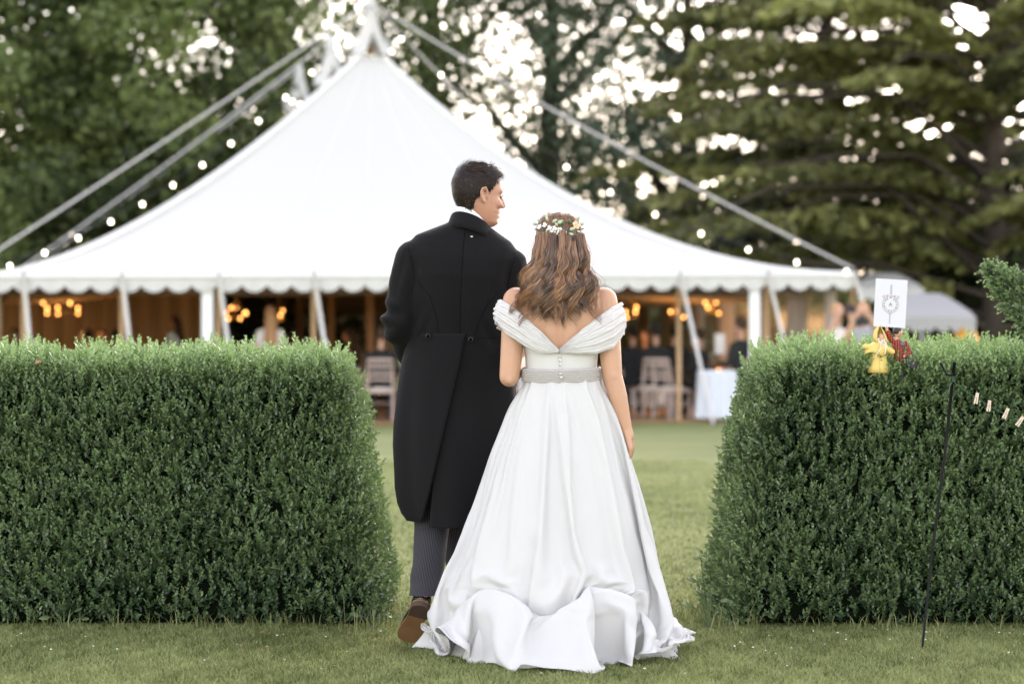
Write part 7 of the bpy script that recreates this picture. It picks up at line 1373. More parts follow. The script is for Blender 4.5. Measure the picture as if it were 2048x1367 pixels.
body += [loft([(.95, 0, 0, .16, .10, .10), (1.15, 0, 0, .155, .095, .095), (1.40, 0, 0, .18, .10, .10), (1.52, .01, 0, .14, .075, .075)], 20)]
body += [capsule((-.09, 0, .95), .085, knee_l, .055), capsule(knee_l, .042, ank_l, .030), capsule(ank_l, .030, heel_l + Vector((0, .03, .03)), .034), capsule(heel_l + Vector((0, .03, .03)), .033, toe_l + Vector((.0, -.02, .03)), .025)]
body += [capsule((.09, 0, .95), .085, knee_r, .055), capsule(knee_r, .052, ank_r, .035), capsule(ank_r, .036, (.09, .22, .045), .03)]
LS, LE, LW = Vector((-.183, 0, 1.488)), Vector((-.234, -.035, 1.232)), Vector((-.175, .15, 1.06))
RS, RE, RW = Vector((.205, 0, 1.455)), Vector((.25, .02, 1.19)), Vector((.20, .25, 1.13))
body += [capsule(LS, .05, LE, .04), capsule(LE, .038, LW, .027), capsule(RS, .05, RE, .04), capsule(RE, .038, RW, .027)]
body += hand_parts(LW, Vector((.3, .75, -.5)), Vector((.5, .3, .8)), .8)
body += hand_parts(RW, Vector((-.6, .8, .0)), Vector((0, .2, 1)), .8)
groom = data_obj("person", remesh(body, .0042, 3), skin)
groom.location = (GX, GY, 0)
tag(groom, "man in black tailcoat and striped grey trousers, walking away, head turned right", 'person')

# eyes, brows, lips
mh = lambda p: HM @ Vector(p)
eye_m = M("eye_dark", (.04, .025, .02), .2)
hair_dark = M("brow_hair", (.018, .012, .010), .6)
for s in (-1, 1):
    mesh_obj("eye", ellipsoid(mh((s * .031, .0800, -.001)), (.009, .009, .0050)), eye_m, groom)
    mesh_obj("eyebrow", chain([mh((s * .016, .0925, .024)), mh((s * .034, .0865, .029)), mh((s * .053, .074, .026))], [.003, .0040, .0022], 6), hair_dark, groom)
    mesh_obj("eyelashes", chain([mh((s * .020, .0905, .004)), mh((s * .032, .0925, .005)), mh((s * .044, .083, .003))], [.0008, .0012, .0008], 6), hair_dark, groom)
lip = M("lip", (.40, .15, .12), .4)
mesh_obj("lips", join(chain([mh((-.022, .084, -.065)), mh((0, .0925, -.060)), mh((.022, .084, -.065))], [.002, .0042, .002], 8), chain([mh((-.020, .083, -.073)), mh((0, .092, -.076)), mh((.020, .083, -.073))], [.002, .0048, .002], 8)), lip, groom)

# short hair: a cap over the scalp plus fine tufts
def scalp(z, a):
    """0..1 coverage of short hair; a = 0 front"""
    a = abs((a + PI) % (2 * PI) - PI)
    lim = np.interp(z, [-.082, -.068, -.045, -.02, .01, .04, .065, .085], [2.85, 2.45, 2.15, 1.98, 1.42, 1.16, .95, 0])
    return min(1.0, max(0.0, (a - lim) / .16)) if z < .085 else 1.0
def scalp_off(z, a):
    c = scalp(z, a)
    th = np.interp(z, [-.085, -.05, 0, .05, .09, .12], [.001, .004, .009, .013, .018, .022])
    aa = abs((a + PI) % (2 * PI) - PI)
    if z > .06: th += .010 * max(0, math.cos(aa)) 
    return th * c ** .6
zs = np.concatenate([np.linspace(-.085, .119, 46)]); na = 72
V, F, cov = [], [], []
for z in zs:
    for k in range(na):
        a = 2 * PI * k / na; c = scalp(z, a); cov.append(c)
        V.append(mh(head_pt(z, a, scalp_off(z, a) - (.003 if c < .05 else 0))))
for f in grid_faces(len(zs), na, True):
    if max(cov[i] for i in f) > .02: F.append(tuple(f))
F.append(tuple((len(zs) - 1) * na + k for k in range(na)))
groom_hair_mat = hair_mat("groom_hair", (.004, .003, .003), (.085, .045, .028), .5, .22)
cap = mesh_obj("hair", (V, F), groom_hair_mat, groom, rnd=np.full(len(V), .10))
st, nn_, wd, rr = [], [], [], []
for _ in range(5200):
    z = random.uniform(-.072, .118); a = random.uniform(0, 2 * PI)
    if scalp(z, a) < .35: continue
    o0 = scalp_off(z, a) * random.uniform(.6, 1.0)
    p0 = head_pt(z, a, o0); aa = (a + PI) % (2 * PI) - PI
    n = (head_pt(z, a, o0 + .01) - p0).normalized()
    top = max(0, min(1, (z - .03) / .06))
    flow = Vector((.25, .9, .15)) * top + Vector((0, .35 if abs(aa) < 2.2 else 0, -.9)) * (1 - top)
    flow += Vector((random.gauss(0, .15), random.gauss(0, .15), random.gauss(0, .12)))
    flow = (flow - n * flow.dot(n)).normalized()
    L = random.uniform(.014, .030) * (.55 + .7 * top)
    lift = random.uniform(.0, .004) + .004 * top
    q = [p0 + flow * L * s + n * (lift * math.sin(PI * s * .8) - .004 * s) for s in (0, .33, .66, 1)]
    st.append([mh(v) for v in q]); nn_.append([HM.to_3x3() @ n] * 4); wd.append(random.uniform(.0007, .0014)); rr.append(random.betavariate(1.3, 3.2))
V, F, R = ribbons(np.array(st), np.array(wd), np.array(rr), np.array(nn_))
tag(np_mesh("hair_strands", V, F, groom_hair_mat, cap, rnd=R), kind='stuff')

# tailcoat
wool = M("black_wool", (0.0042, 0.0039, 0.0046), .85, .3, 60, .35, 700, sheen=.03, spec=.18)
tilt = lambda p: Vector((p[0], p[1], p[2] - max(0, min(1, (p[2] - 1.35) / .15)) * .075 * (p[0] - .02)))
ct = loft([(1.00, .0, 0, .203, .128, .11), (1.10, .0, 0, .195, .122, .11), (1.18, .0, 0, .190, .120, .112), (1.26, .002, 0, .198, .126, .115), (1.34, .004, 0, .208, .134, .118),
           (1.42, .010, 0, .216, .136, .115), (1.49, .018, .004, .222, .122, .10), (1.535, .022, .006, .212, .103, .088), (1.568, .022, .008, .185, .088, .075), (1.598, .032, .010, .130, .078, .066), (1.625, .042, .012, .082, .068, .060), (1.64, .046, .012, .070, .062, .056)], 56, .92)
ct = ([tilt(v) for v in ct[0]], ct[1])
parts = [ct, capsule(LS + Vector((.01, 0, .0)), .073, LE, .057), capsule(LE, .060, LW, .044), capsule(RS + Vector((-.005, 0, .0)), .076, RE, .060), capsule(RE, .058, RW, .044)]
def wool_fold(co, no):
    p = co
    el = np.exp(-((p[:, 2] - 1.25) / .09) ** 2) * sstep(.20, .25, np.abs(p[:, 0]))
    d = .010 * el * np.sin(p[:, 2] * 95 + p[:, 0] * 40 + 1.5 * wob(p, 10, 1))
    d += .0022 * wob(p * np.array([1, 1, .45]), 17, 2)
    # drag lines from the armholes towards the shoulder blades and a hollow down the spine
    d += .0045 * np.sin(p[:, 2] * 60 + np.abs(p[:, 0]) * 70 + 2 * wob(p, 8, 4)) * np.exp(-((p[:, 2] - 1.21) / .07) ** 2) * sstep(.05, .14, np.abs(p[:, 0]))
    d += .004 * np.sin((p[:, 0] - .3 * p[:, 2]) * 90 + wob(p, 9, 5)) * np.exp(-((p[:, 2] - 1.42) / .09) ** 2) * sstep(.12, .19, np.abs(p[:, 0]))
    d -= .008 * np.exp(-((p[:, 0] - .015) / .03) ** 2) * sstep(1.1, 1.25, p[:, 2]) * sstep(1.52, 1.42, p[:, 2]) * (p[:, 1] < 0)
    for sx in (-1, 1):
        ln = (p[:, 0] - sx * .17) + sx * (1.47 - p[:, 2]) * .32
        d -= .006 * np.exp(-(ln / .016) ** 2) * sstep(1.22, 1.32, p[:, 2]) * sstep(1.50, 1.44, p[:, 2]) * (p[:, 1] < 0)
    return co + no * d[:, None]
coat = data_obj("tailcoat", remesh(parts, .0065, 6, wool_fold), wool, groom)
# the long skirts of the coat: right tail lies under the left one
def tail(name, phi0, phi_edge, rings, out, thick, edge_rows):
    V, nC = [], 44
    for i, (z, hw, hd) in enumerate(rings):
        e = np.interp(z, edge_rows[0][::-1], edge_rows[1][::-1])
        # e = x of the vent edge
        pe = math.asin(max(-1, min(1, e / (hw + out))))
        for k in range(nC):
            s = k / (nC - 1); ph = phi0 + (pe - phi0) * s
            fl = (1.0 - (z - .46) / .75)
            w = out * sstep(1.19, 1.06, z) - .004 * sstep(1.12, 1.2, z) + (.012 * math.sin(ph * 5 + 1 + z * 2) + .006 * math.sin(ph * 11 + 2)) * fl
            V.append(((hw + w) * math.sin(ph), -(hd + w) * math.cos(ph), z + (.06 * sstep(.8, 1.0, 1 - s) if i == len(rings) - 1 else 0)))
    o = mesh_obj(name, (V, [tuple(f) for f in grid_faces(len(rings), nC)]), wool, groom)
    m = o.modifiers.new("thickness", 'SOLIDIFY'); m.thickness = thick; m.offset = -1
    return o
zr = [1.195, 1.17, 1.13, 1.08, 1.0, .92, .84, .76, .68, .60, .54, .50, .475, .463, .458]
hwL = np.interp(zr, [.46, .6, .8, 1.0, 1.2], [.200, .226, .236, .214, .189])
hdL = np.interp(zr, [.46, .6, .8, 1.0, 1.2], [.24, .225, .195, .150, .122])
rings = list(zip(zr, hwL, hdL))
zz = [1.20, 1.185, 1.15, 1.05, .9, .7, .55, .50, .475, .458]
xe = [.034, .034, .026, .004, -.030, -.075, -.112, -.128, -.145, -.165]
left_rings = [(z, hw - (.05 if z < .465 else .025 if z < .48 else .01 if z < .51 else 0), hd) for z, hw, hd in rings]
tail("coat_tail", -2.3, None, left_rings, .010, .005, (zz, xe))
zz2 = [1.20, .458]; xe2 = [-.03, -.105]
hwR = np.interp(zr, [.46, .6, .8, 1.0, 1.2], [.270, .268, .252, .225, .190])
tail("coat_tail", 2.4, None, [(z - .004, hw, hd - .012) for z, hw, hd in zip(zr, hwR, hdL)], .004, .005, (zz2, xe2))
bv = bvh_of(coat)
def on_coat(x, z, off=.001):
    h = bv.ray_cast(Vector((x, -1.0, z)), Vector((0, 1, 0)))
    return (h[0] + h[1] * off) if h[0] else Vector((x, -.12, z))
seam_m = M("seam_dark_line", (.0015, .0015, .0018), 1.0, spec=0.0)  # seam lines darker than the coat wool
def seam(pts, r=.0011, off=-.0003):
    q = []
    for i in range(len(pts) - 1):
        for s in np.linspace(0, 1, 9)[:-1]:
            q.append(on_coat(pts[i][0] + (pts[i + 1][0] - pts[i][0]) * s, pts[i][1] + (pts[i + 1][1] - pts[i][1]) * s, off))
    q.append(on_coat(*pts[-1], off))
    mesh_obj("seam", tube(q, r, 5), seam_m, coat)
seam([(.03, 1.60), (.02, 1.45), (.014, 1.3), (.012, 1.19)])
seam([(-.155, 1.40), (-.105, 1.34), (-.078, 1.26), (-.07, 1.19)])
seam([(.175, 1.37), (.120, 1.31), (.085, 1.24), (.07, 1.19)])
seam([(-.19, 1.53), (-.172, 1.46), (-.165, 1.40), (-.178, 1.34)])
seam([(.225, 1.49), (.205, 1.43), (.195, 1.37), (.205, 1.31)])
seam([(-.18, 1.19), (-.07, 1.182), (.05, 1.176), (.17, 1.18)])
button_m = M("coat_button", (.02, .018, .018), .35)
for bx, bz in ((-.107, 1.186), (.052, 1.172)):
    c_ = on_coat(bx, bz, .014)
    b = mesh_obj("button", tube([c_ + Vector((0, .006, 0)), c_ + Vector((0, -.004, 0)), c_ + Vector((0, -.0045, 0))], [.0095, .0095, .006], 14), button_m, coat)
    b2 = mesh_obj("rim", tube([c_ + Vector((.0085 * math.cos(t), -.0045, .0085 * math.sin(t))) for t in np.linspace(0, 2 * PI, 17)], .0013, 5, False), button_m, b) if False else None
c_ = on_coat((944 - 915) / 511.7, 1.588 - .018 + .0, .002)
mesh_obj("petal_speck", ellipsoid(c_, (.0055, .0015, .0028), None, 8, 5), M("petal_cream", (.7, .62, .55), .7), coat)
# collars
def collar(name, rows, mat, thick, n=40):
    V = []
    for (z, r, tiltx, dz_front, cy) in rows:
        for k in range(n + 1):
            th = -2.5 + 5.0 * k / n
            x, y = .052 + r * math.sin(th), cy - r * .98 * math.cos(th)
            V.append((x, y, z - (x - .05) * tiltx + dz_front * (1 - math.cos(th)) * .5))
    o = mesh_obj(name, (V, [tuple(f) for f in grid_faces(len(rows), n + 1)]), mat, groom)
    m = o.modifiers.new("thickness", 'SOLIDIFY'); m.thickness = thick; m.offset = 0
    return o
shirt = M("shirt_white", (.80, .81, .84), .7, .02, 40, .05, 300)
collar("shirt_collar", [(1.625, .070, .12, .0, .008), (1.655, .0675, .20, -.02, .006), (1.678, .0655, .34, -.035, .004), (1.6785, .0625, .34, -.035, .004), (1.65, .062, .2, -.02, .004)], shirt, .002)
cm_ = M("collar_wool", (0.0048, 0.0045, 0.0052), .85, .2, 60, .2, 900, sheen=.05, spec=.2)
collar("coat_collar", [(1.598, .098, .30, -.06, .014), (1.618, .091, .32, -.06, .012), (1.640, .083, .34, -.06, .010), (1.656, .077, .35, -.06, .008), (1.660, .0745, .35, -.06, .008), (1.658, .0715, .35, -.06, .008), (1.62, .070, .3, -.05, .008)], cm_, .003)
# trousers with fine stripes
def stripe_mat():
    m = M("striped_trouser_cloth", (.05, .05, .06), .85, .1, 60, .1, 500, sheen=.1, spec=.2)
    n, l = m.node_tree.nodes, m.node_tree.links
    b = n['Principled BSDF']
    at = n.new('ShaderNodeAttribute'); at.attribute_name = 'rnd'
    mt = n.new('ShaderNodeMath'); mt.operation = 'FRACT'; l.new(at.outputs['Fac'], mt.inputs[0])
    rp = n.new('ShaderNodeValToRGB'); rp.color_ramp.interpolation = 'LINEAR'
    e = rp.color_ramp.elements
    e[0].position = 0; e[0].color = (.012, .011, .014, 1); e[1].position = .58; e[1].color = (.012, .0115, .0135, 1)
    e2 = e.new(.70); e2.color = (.070, .068, .076, 1); e3 = e.new(.85); e3.color = (.064, .062, .070, 1); e4 = e.new(.97); e4.color = (.014, .013, .016, 1)
    l.new(mt.outputs[0], rp.inputs[0]); l.new(rp.outputs[0], b.inputs['Base Color'])
    return m
stripes = stripe_mat()
tr_root = link(bpy.data.objects.new("trousers", None), groom)
def leg_cloth(pts, rads, nstripes, seed):
    V, R = [], []
    n = 96; k_ = 40
    pts = [Vector(p) for p in pts]
    for i in range(k_ + 1):
        s = i / k_ * (len(pts) - 1); a = min(int(s), len(pts) - 2); f = s - a
        c = pts[a].lerp(pts[a + 1], f); r = rads[a] + (rads[a + 1] - rads[a]) * f
        for j in range(n + 1):
            th = 2 * PI * j / n
            z = i / k_
            w = 1 + .05 * math.sin(z * 38 + 2.2 * math.sin(th + seed)) * sstep(.75, .95, z) + .03 * math.sin(th * 3 + z * 9 + seed) + .06 * math.exp(-((th - PI) / .12) ** 2)
            V.append(c + Vector((r * w * math.sin(th), -r * w * math.cos(th) * 1.05, 0))); R.append(j / n * nstripes)
    return mesh_obj("trouser_leg", (V, [tuple(q) for q in grid_faces(k_ + 1, n + 1)]), stripes, tr_root, rnd=R)
leg_cloth([(-.09, 0, .98), (-.095, .0, .75), (-.092, .012, .54), (-.096, -.08, .44), (-.104, -.20, .345), (-.118, -.345, .212)], [.105, .090, .076, .068, .062, .060], 62, 1.0)
leg_cloth([(.085, 0, .98), (.05, .03, .75), (-.015, .09, .52), (.0, .11, .35), (.06, .13, .08)], [.105, .09, .076, .066, .060], 62, 2.3)
# shoes
leather = M("black_leather", (.012, .011, .012), .22, .2, 20, .05, 60)
sole_m = M("tan_sole", (.20, .105, .045), .65, .45, 14, .2, 60)
sole_d = M("heel_rubber", (.05, .028, .015), .7, .3, 20)
def shoe(heel, toe, up):
    ax = (toe - heel).normalized(); L = (toe - heel).length
    up = (up - ax * up.dot(ax)).normalized(); sd = ax.cross(up)
    prof = [(0.0, .022, .030), (.04, .032, .062), (.14, .036, .080), (.28, .034, .078), (.42, .033, .066), (.58, .041, .054), (.74, .045, .044), (.88, .039, .034), (.97, .024, .026), (1.0, .010, .016)]
    V = []; n = 24
    for (s, hw, h) in prof:
        c = heel + ax * (s * L)
        for k in range(n):
            th = 2 * PI * k / n
            x = hw * math.copysign(abs(math.cos(th)) ** .8, math.cos(th)); z = h * max(0.0, math.sin(th)) ** .8 if math.sin(th) > 0 else -.004 * abs(math.sin(th))
            V.append(c + sd * x + up * z)
    F = [tuple(f) for f in grid_faces(len(prof), n, True)] + [tuple(reversed(range(n))), tuple((len(prof) - 1) * n + k for k in range(n))]
    sh = mesh_obj("shoe", (V, F), leather, groom)
    def slab(outl, t0, t1, mat, name):
        VV = []; m = len(outl)
        for t in (t0, t1):
            for (s, w) in outl: VV.append(heel + ax * (s * L) + sd * w - up * t)
        FF = [tuple(range(m)), tuple(reversed(range(m, 2 * m)))] + [(i, (i + 1) % m, m + (i + 1) % m, m + i) for i in range(m)]
        return mesh_obj(name, (VV, FF), mat, sh, False)
    def outline(s0, s1, k=1.08):
        ss = np.linspace(s0, s1, 16); ws = [np.interp(s, [-.02, 0, .03, .08, .2, .32, .45, .6, .75, .88, .95, 1.0, 1.02], [0, .018, .028, .034, .036, .034, .033, .041, .046, .042, .034, .018, .0]) * k for s in ss]
        return [(s, w) for s, w in zip(ss, ws)] + [(s, -w * .94) for s, w in reversed(list(zip(ss, ws)))]
    slab(outline(.0, 1.02), .003, .012, sole_m, "sole")
    slab(outline(-.015, .27), .0125, .034, sole_d, "heel")
    return sh
upv = Vector((.15, .75, .62))
shoe(heel_l + Vector((.0, -.01, .015)), toe_l + Vector((-.005, -.02, -.012)), Vector((.12, .55, .62)))
shoe(Vector((.085, .02, .034)), Vector((.10, .31, .013)), Vector((0, 0, 1)))

# ------------------------------------------------------------------ the bride
BX, BY = (1120 - 1024) / FPX * 9.1, 9.1
SB = FPX / 9.1
def b2(px, py, y=0.0): return Vector(((px - 1120) / SB, y, CAM_H - (py - HORIZON) / SB))
BM = Matrix.Translation((-.004, .02, 1.540)) @ Matrix.Rotation(math.radians(8), 4, 'Z') @ Matrix.Rotation(math.radians(-6), 4, 'X') @ Matrix.Scale(.93, 4)
LS2, LE2 = Vector((-.166, -.005, 1.318)), Vector((-.190, -.03, 1.032))
RS2, RE2, RW2 = Vector((.166, -.005, 1.318)), Vector((.196, -.03, 1.035)), Vector((.246, -.035, .842))
LW2 = Vector((-.12, .20, 1.10))
tors = loft([(.95, .006, 0, .112, .078, .08), (1.04, .008, 0, .117, .080, .085), (1.12, .006, 0, .127, .089, .10), (1.20, .002, 0, .145, .098, .115), (1.27, 0, 0, .162, .100, .105), (1.315, 0, 0, .172, .094, .085), (1.345, 0, 0, .165, .080, .070), (1.368, 0, .004, .125, .066, .058), (1.39, 0, .008, .078, .056, .050), (1.41, 0, .012, .052, .05, .048)], 40, .95)
bb = placed(head_parts(), BM) + [tors, capsule((0, .012, 1.36), .05, (0, .02, 1.47), .048)]
bb += [capsule(LS2, .050, LE2, .0385), capsule(LE2, .036, LW2, .025), capsule(RS2, .050, (.183, -.015, 1.18), .044), capsule((.183, -.015, 1.18), .044, RE2, .0375), capsule(RE2, .0375, (.218, -.034, .955), .035), capsule((.218, -.034, .955), .035, RW2, .0235)]
bb += [ellipsoid(RE2 + Vector((.004, -.028, -.002)), (.016, .012, .022)), ellipsoid(LE2 + Vector((0, -.028, -.01)), (.016, .012, .02))]
bb += [ellipsoid((s * .085, -.078, 1.25), (.05, .022, .07)) for s in (-1, 1)]
bb += hand_parts(RW2, Vector((.26, .04, -.95)), Vector((.2, .95, .15)), 1.15, -1, sc=.93)
bb += hand_parts(LW2, Vector((-.75, .6, .1)), Vector((0, .2, 1)), .6, sc=.93)
bb += [capsule((s * .06, 0, .90), .07, (s * .07, .02, .5), .052) for s in (-1, 1)] + [capsule((s * .08, .02, .5), .055, (s * .07, 0, .09), .034) for s in (-1, 1)] + [capsule((s * .07, -.01, .06), .034, (s * .08, .13, .03), .026) for s in (-1, 1)]
bb += [loft([(.80, 0, 0, .12, .09, .09), (1.0, .006, 0, .115, .08, .08)], 20)]
def bride_form(co, no):
    d = -.010 * np.exp(-(co[:, 0] / .016) ** 2) * sstep(1.05, 1.12, co[:, 2]) * sstep(1.38, 1.32, co[:, 2]) * (co[:, 1] < 0)
    for sx in (-1, 1):
        ln = co[:, 0] - sx * (.055 + (co[:, 2] - 1.2) * .25)
        d += .004 * np.exp(-(ln / .018) ** 2) * sstep(1.16, 1.2, co[:, 2]) * sstep(1.33, 1.28, co[:, 2]) * (co[:, 1] < -.04)
    return co + no * d[:, None]
bride = data_obj("person", remesh(bb, .0045, 4, bride_form), skin2)
bride.location = (BX, BY, 0)
tag(bride, "woman in white off shoulder wedding dress with long wavy brown hair, seen from behind", 'person')

satin = fabric_mat("ivory_organza", (0.57, 0.56, 0.555), .10, 0, .55, .12, 26, .35, stretch=(1, 1, .5))
satin_plain = fabric_mat("ivory_satin", (0.58, 0.57, 0.555), .05, 0, .5, .05, 60, .25)
tulle = fabric_mat("white_tulle", (0.80, 0.79, 0.79), .25, .30, .7, .15, 50, .3, stretch=(1, 1, 4))
# bodice
V, n = [], 96
rowsz = np.linspace(0, 1, 16)
for r_ in rowsz:
    for k in range(n):
        th = 2 * PI * k / n
        back = (math.cos(th) + 1) / 2
        at_ = abs(math.atan2(math.sin(th), math.cos(th)))
        ztop = np.interp(at_, [0, .10, .5, 1.0, PI], [1.128, 1.137, 1.19, 1.235, 1.27])
        z = 1.005 + (ztop - 1.005) * r_
        hw = np.interp(z, [.98, 1.04, 1.12, 1.20, 1.27], [.132, .127, .133, .149, .166]) + .005
        hb = np.interp(z, [.98, 1.04, 1.12, 1.20, 1.27], [.10, .091, .095, .102, .104]) + .005
        hf = np.interp(z, [.98, 1.04, 1.12, 1.20, 1.27], [.10, .093, .105, .125, .115]) + .006
        s_, c2 = math.sin(th), math.cos(th)
        s_ = math.copysign(abs(s_) ** .95, s_); c3 = math.copysign(abs(c2) ** .95, c2)
        V.append((.005 + hw * s_, -(hb if c2 > 0 else hf) * c3, z))
bod = mesh_obj("bodice", (V, [tuple(f) for f in grid_faces(16, n, True)]), satin_plain, bride)
for k in range(6):
    z = 1.122 - .0145 * k
    bt = mesh_obj("button", ellipsoid((-.004 + .0006 * k, -(np.interp(z, [.98, 1.04, 1.12], [.10, .091, .095]) + .010), z), (.0058, .0045, .0058), None, 10, 7), satin_plain, bod)
for sx in (-.085, .095):
    pts = []
    for z in np.linspace(1.06, 1.17, 8):
        hw = np.interp(z, [.98, 1.04, 1.12, 1.20], [.132, .127, .133, .149]) + .005; hb = np.interp(z, [.98, 1.04, 1.12, 1.20], [.10, .091, .095, .102]) + .005
        x = sx * (1 + (z - 1.06) * .5); pts.append((x, -hb * math.sqrt(max(0, 1 - ((x - .005) / hw) ** 2)) - .0008, z))
    mesh_obj("seam", tube(pts, .0012, 5), satin_plain, bod)
# beaded belt
V = []
for i, (dz, o) in enumerate(((-.026, .014), (-.0235, .0195), (.0235, .0195), (.026, .014))):
    for k in range(n):
        th = 2 * PI * k / n
        x = .006 + (.129 + o) * math.sin(th)
        V.append((x, -(.094 + o) * math.cos(th), 1.036 + dz + .012 * x + .006 * math.cos(th * 1) * -1 + .006))
belt = mesh_obj("belt", (V, [tuple(f) for f in grid_faces(4, n, True)]), M("belt_satin", (.40, .38, .36), .5, .1), bride)
bd = []
for k in range(190):
    th = -1.75 + 3.5 * k / 189
    for r_ in range(7):
        t2 = th + (r_ % 2) * .009 + random.uniform(-.003, .003)
        x = .006 + .1495 * math.sin(t2); rr = random.uniform(.0022, .0036)
        c = Vector((x, -.1140 * math.cos(t2), 1.040 + (-.0195 + .0065 * r_) + .012 * x - .006 * math.cos(t2)))
        V2 = [c + Vector(d) * rr for d in ((1, 0, 0), (-1, 0, 0), (0, 1, 0), (0, -1, 0), (0, 0, 1), (0, 0, -1))]
        bd.append((V2, [(0, 2, 4), (2, 1, 4), (1, 3, 4), (3, 0, 4), (2, 0, 5), (1, 2, 5), (3, 1, 5), (0, 3, 5)]))
tag(mesh_obj("beads", join(*bd), M("crystal_bead", (.50, .48, .46), .12, .35, 300, spec=.9), belt, False), kind='stuff')
mesh_obj("clasp", join(ellipsoid((.0, -.120, 1.044), (.006, .004, .005), None, 8, 6), ellipsoid((.003, -.120, 1.030), (.006, .004, .005), None, 8, 6)), satin_plain, belt)

# skirt
ZT = [1.02, .985, .90, .755, .60, .472, .284, .133, .05, 0]
XL = [.128, .136, .195, .268, .318, .360, .436, .488, .512, .530]
XR = [.140, .146, .190, .246, .302, .345, .390, .422, .448, .470]
YB = [.094, .106, .155, .225, .285, .330, .390, .435, .465, .485]
YF = [.094, .10, .14, .20, .25, .29, .34, .37, .385, .39]
RIDGE = [(-1.32, .12, .020), (-1.02, .085, .022), (-.70, .06, .030), (-.40, .09, .006), (-.05, .10, .006), (.245, .05, .026), (.50, .09, .020), (.82, .08, .026), (1.12, .09, .022), (1.42, .12, .02),
         (1.9, .15, .03), (2.4, .15, .03), (2.9, .15, .03), (-1.8, .15, .03), (-2.3, .15, .03), (-2.75, .15, .03)]
def fold(th, z):
    amp = np.interp(z, [0, .25, .7, 1.0], [1.15, 1.0, .55, .10])
    d = 0
    for i, (a, w, h) in enumerate(RIDGE):
        a2 = a + .10 * (z - .3) * (1 if a > 0 else -1) * (i % 3 - .6)
        t = (th - a2)
        w1 = w * (.40 if (i % 2 == 0) == (t > 0) else 1.7)
        d += 1.7 * h * math.exp(-abs(t / w1) ** 1.4)
    d += .004 * math.sin(th * 17 + z * 3) + .003 * math.sin(th * 29 - z * 5 + 1)
    return d * amp
def skirt_pt(th, z, extra=0.0, f=1.0):
    s, c = math.sin(th), math.cos(th)
    ax = np.interp(-z, [-q for q in ZT], XL if s < 0 else XR)
    by = np.interp(-z, [-q for q in ZT], YB if c > 0 else YF)
    r = fold(th, z) * f + extra
    return Vector((.006 + (ax - .012 * f + r) * s, -(by - .008 + r * .9) * c, z))
SK = unpack_skirt()
kk = 1 - .075 * sstep(.93, 1.0, SK[:, :, 2])          # the gathers lie flat under the belt
SK[:, :, 0] = .006 + (SK[:, :, 0] - .006) * kk; SK[:, :, 1] *= kk
skirt = np_mesh("skirt", SK.reshape(-1, 3), grid_faces(SKIRT_N[0], SKIRT_N[1], True)[:, ::-1], satin, bride)
sb_ = skirt.modifiers.new("smooth", 'SUBSURF'); sb_.levels = 1; sb_.render_levels = 1
# under-layer with a ruffled hem that trails on the grass
V = []
nth2 = 420
for i in range(34):
    v = i / 33
    for k in range(nth2):
        th = -PI + 2 * PI * k / nth2
        z = .30 * (1 - v) + .004
        ruf = (.012 + .020 * v) * math.sin(th * 15 + 1.3 * math.sin(th * 4 + 1)) + .010 * v * math.sin(th * 31 + 2) + .03 * v ** 2 * math.sin(th * 7 + .5)
        bulge = .018 * math.sin(v * PI) * math.sin(th * 9 + 2.0)
        p = skirt_pt(th, z, -.065 + ruf + bulge + .025 * v ** 2, .3)
        p.z += .010 * v ** 4 * (math.sin(th * 23) + 1) * .5
        V.append(p)
mesh_obj("underskirt", (V, [tuple(f) for f in grid_faces(34, nth2, True)]), satin, bride)

# off-shoulder tulle shawl collar
def shawl(side, up, low, folds, seed, lift):
    V = []
    ns, nt = 64, 40
    su = np.linspace(0, 1, len(up))
    for i in range(ns + 1):
        s = i / ns
        U = Vector([np.interp(s, su, [p[j] for p in up]) for j in range(3)])
        Lw = Vector([np.interp(s, su, [p[j] for p in low]) for j in range(3)])
        for k in range(nt + 1):
            t = k / nt
            p = U.lerp(Lw, t)
            out = Vector((side * sstep(.35, .85, s), -1 + 1.0 * sstep(.55, 1.0, s), .1)).normalized()
            belly = (.020 * math.sin(PI * t) ** .7 + .004) * (.35 + .65 * sstep(0, .25, s))
            ph = t * folds * 2 * PI + 2.2 * math.sin(s * 3.1 + seed) + .9 * math.sin(s * 7 + seed * 2)
            pl = .0030 * math.sin(ph) * (.4 + .8 * s) + .0022 * math.sin(ph * 2.3 + s * 11) + .0015 * math.sin(ph * 4.1 - s * 23)
            ruf = sstep(.55, .8, s) * (.007 * math.sin(t * 23 + 3 * math.sin(s * 14)) + .006 * math.sin(s * 60 + t * 9))
            q = p + out * (belly + pl + ruf + lift)
            V.append(q)
    o = mesh_obj("tulle_collar", (V, [tuple(f) for f in grid_faces(ns + 1, nt + 1)]), tulle, bride)
    m = o.modifiers.new("thickness", 'SOLIDIFY'); m.thickness = .0015
    return o
upR = [(-.008, -.108, 1.132), (.056, -.110, 1.190), (.132, -.096, 1.250), (.190, -.066, 1.292), (.228, -.005, 1.312), (.205, .06, 1.30), (.12, .13, 1.27)]
loR = [(-.008, -.112, 1.122), (.056, -.112, 1.116), (.132, -.100, 1.116), (.198, -.070, 1.138), (.236, -.010, 1.190), (.215, .07, 1.18), (.13, .14, 1.15)]
upL = [(-.006, -.108, 1.132), (-.075, -.110, 1.202), (-.132, -.098, 1.254), (-.186, -.068, 1.300), (-.222, -.005, 1.322), (-.20, .06, 1.31), (-.12, .13, 1.27)]
loL = [(-.006, -.112, 1.122), (-.075, -.112, 1.118), (-.132, -.104, 1.146), (-.200, -.074, 1.190), (-.234, -.010, 1.235), (-.215, .07, 1.21), (-.13, .14, 1.15)]
shawl(1, upR, loR, 4.3, 1.0, .0)
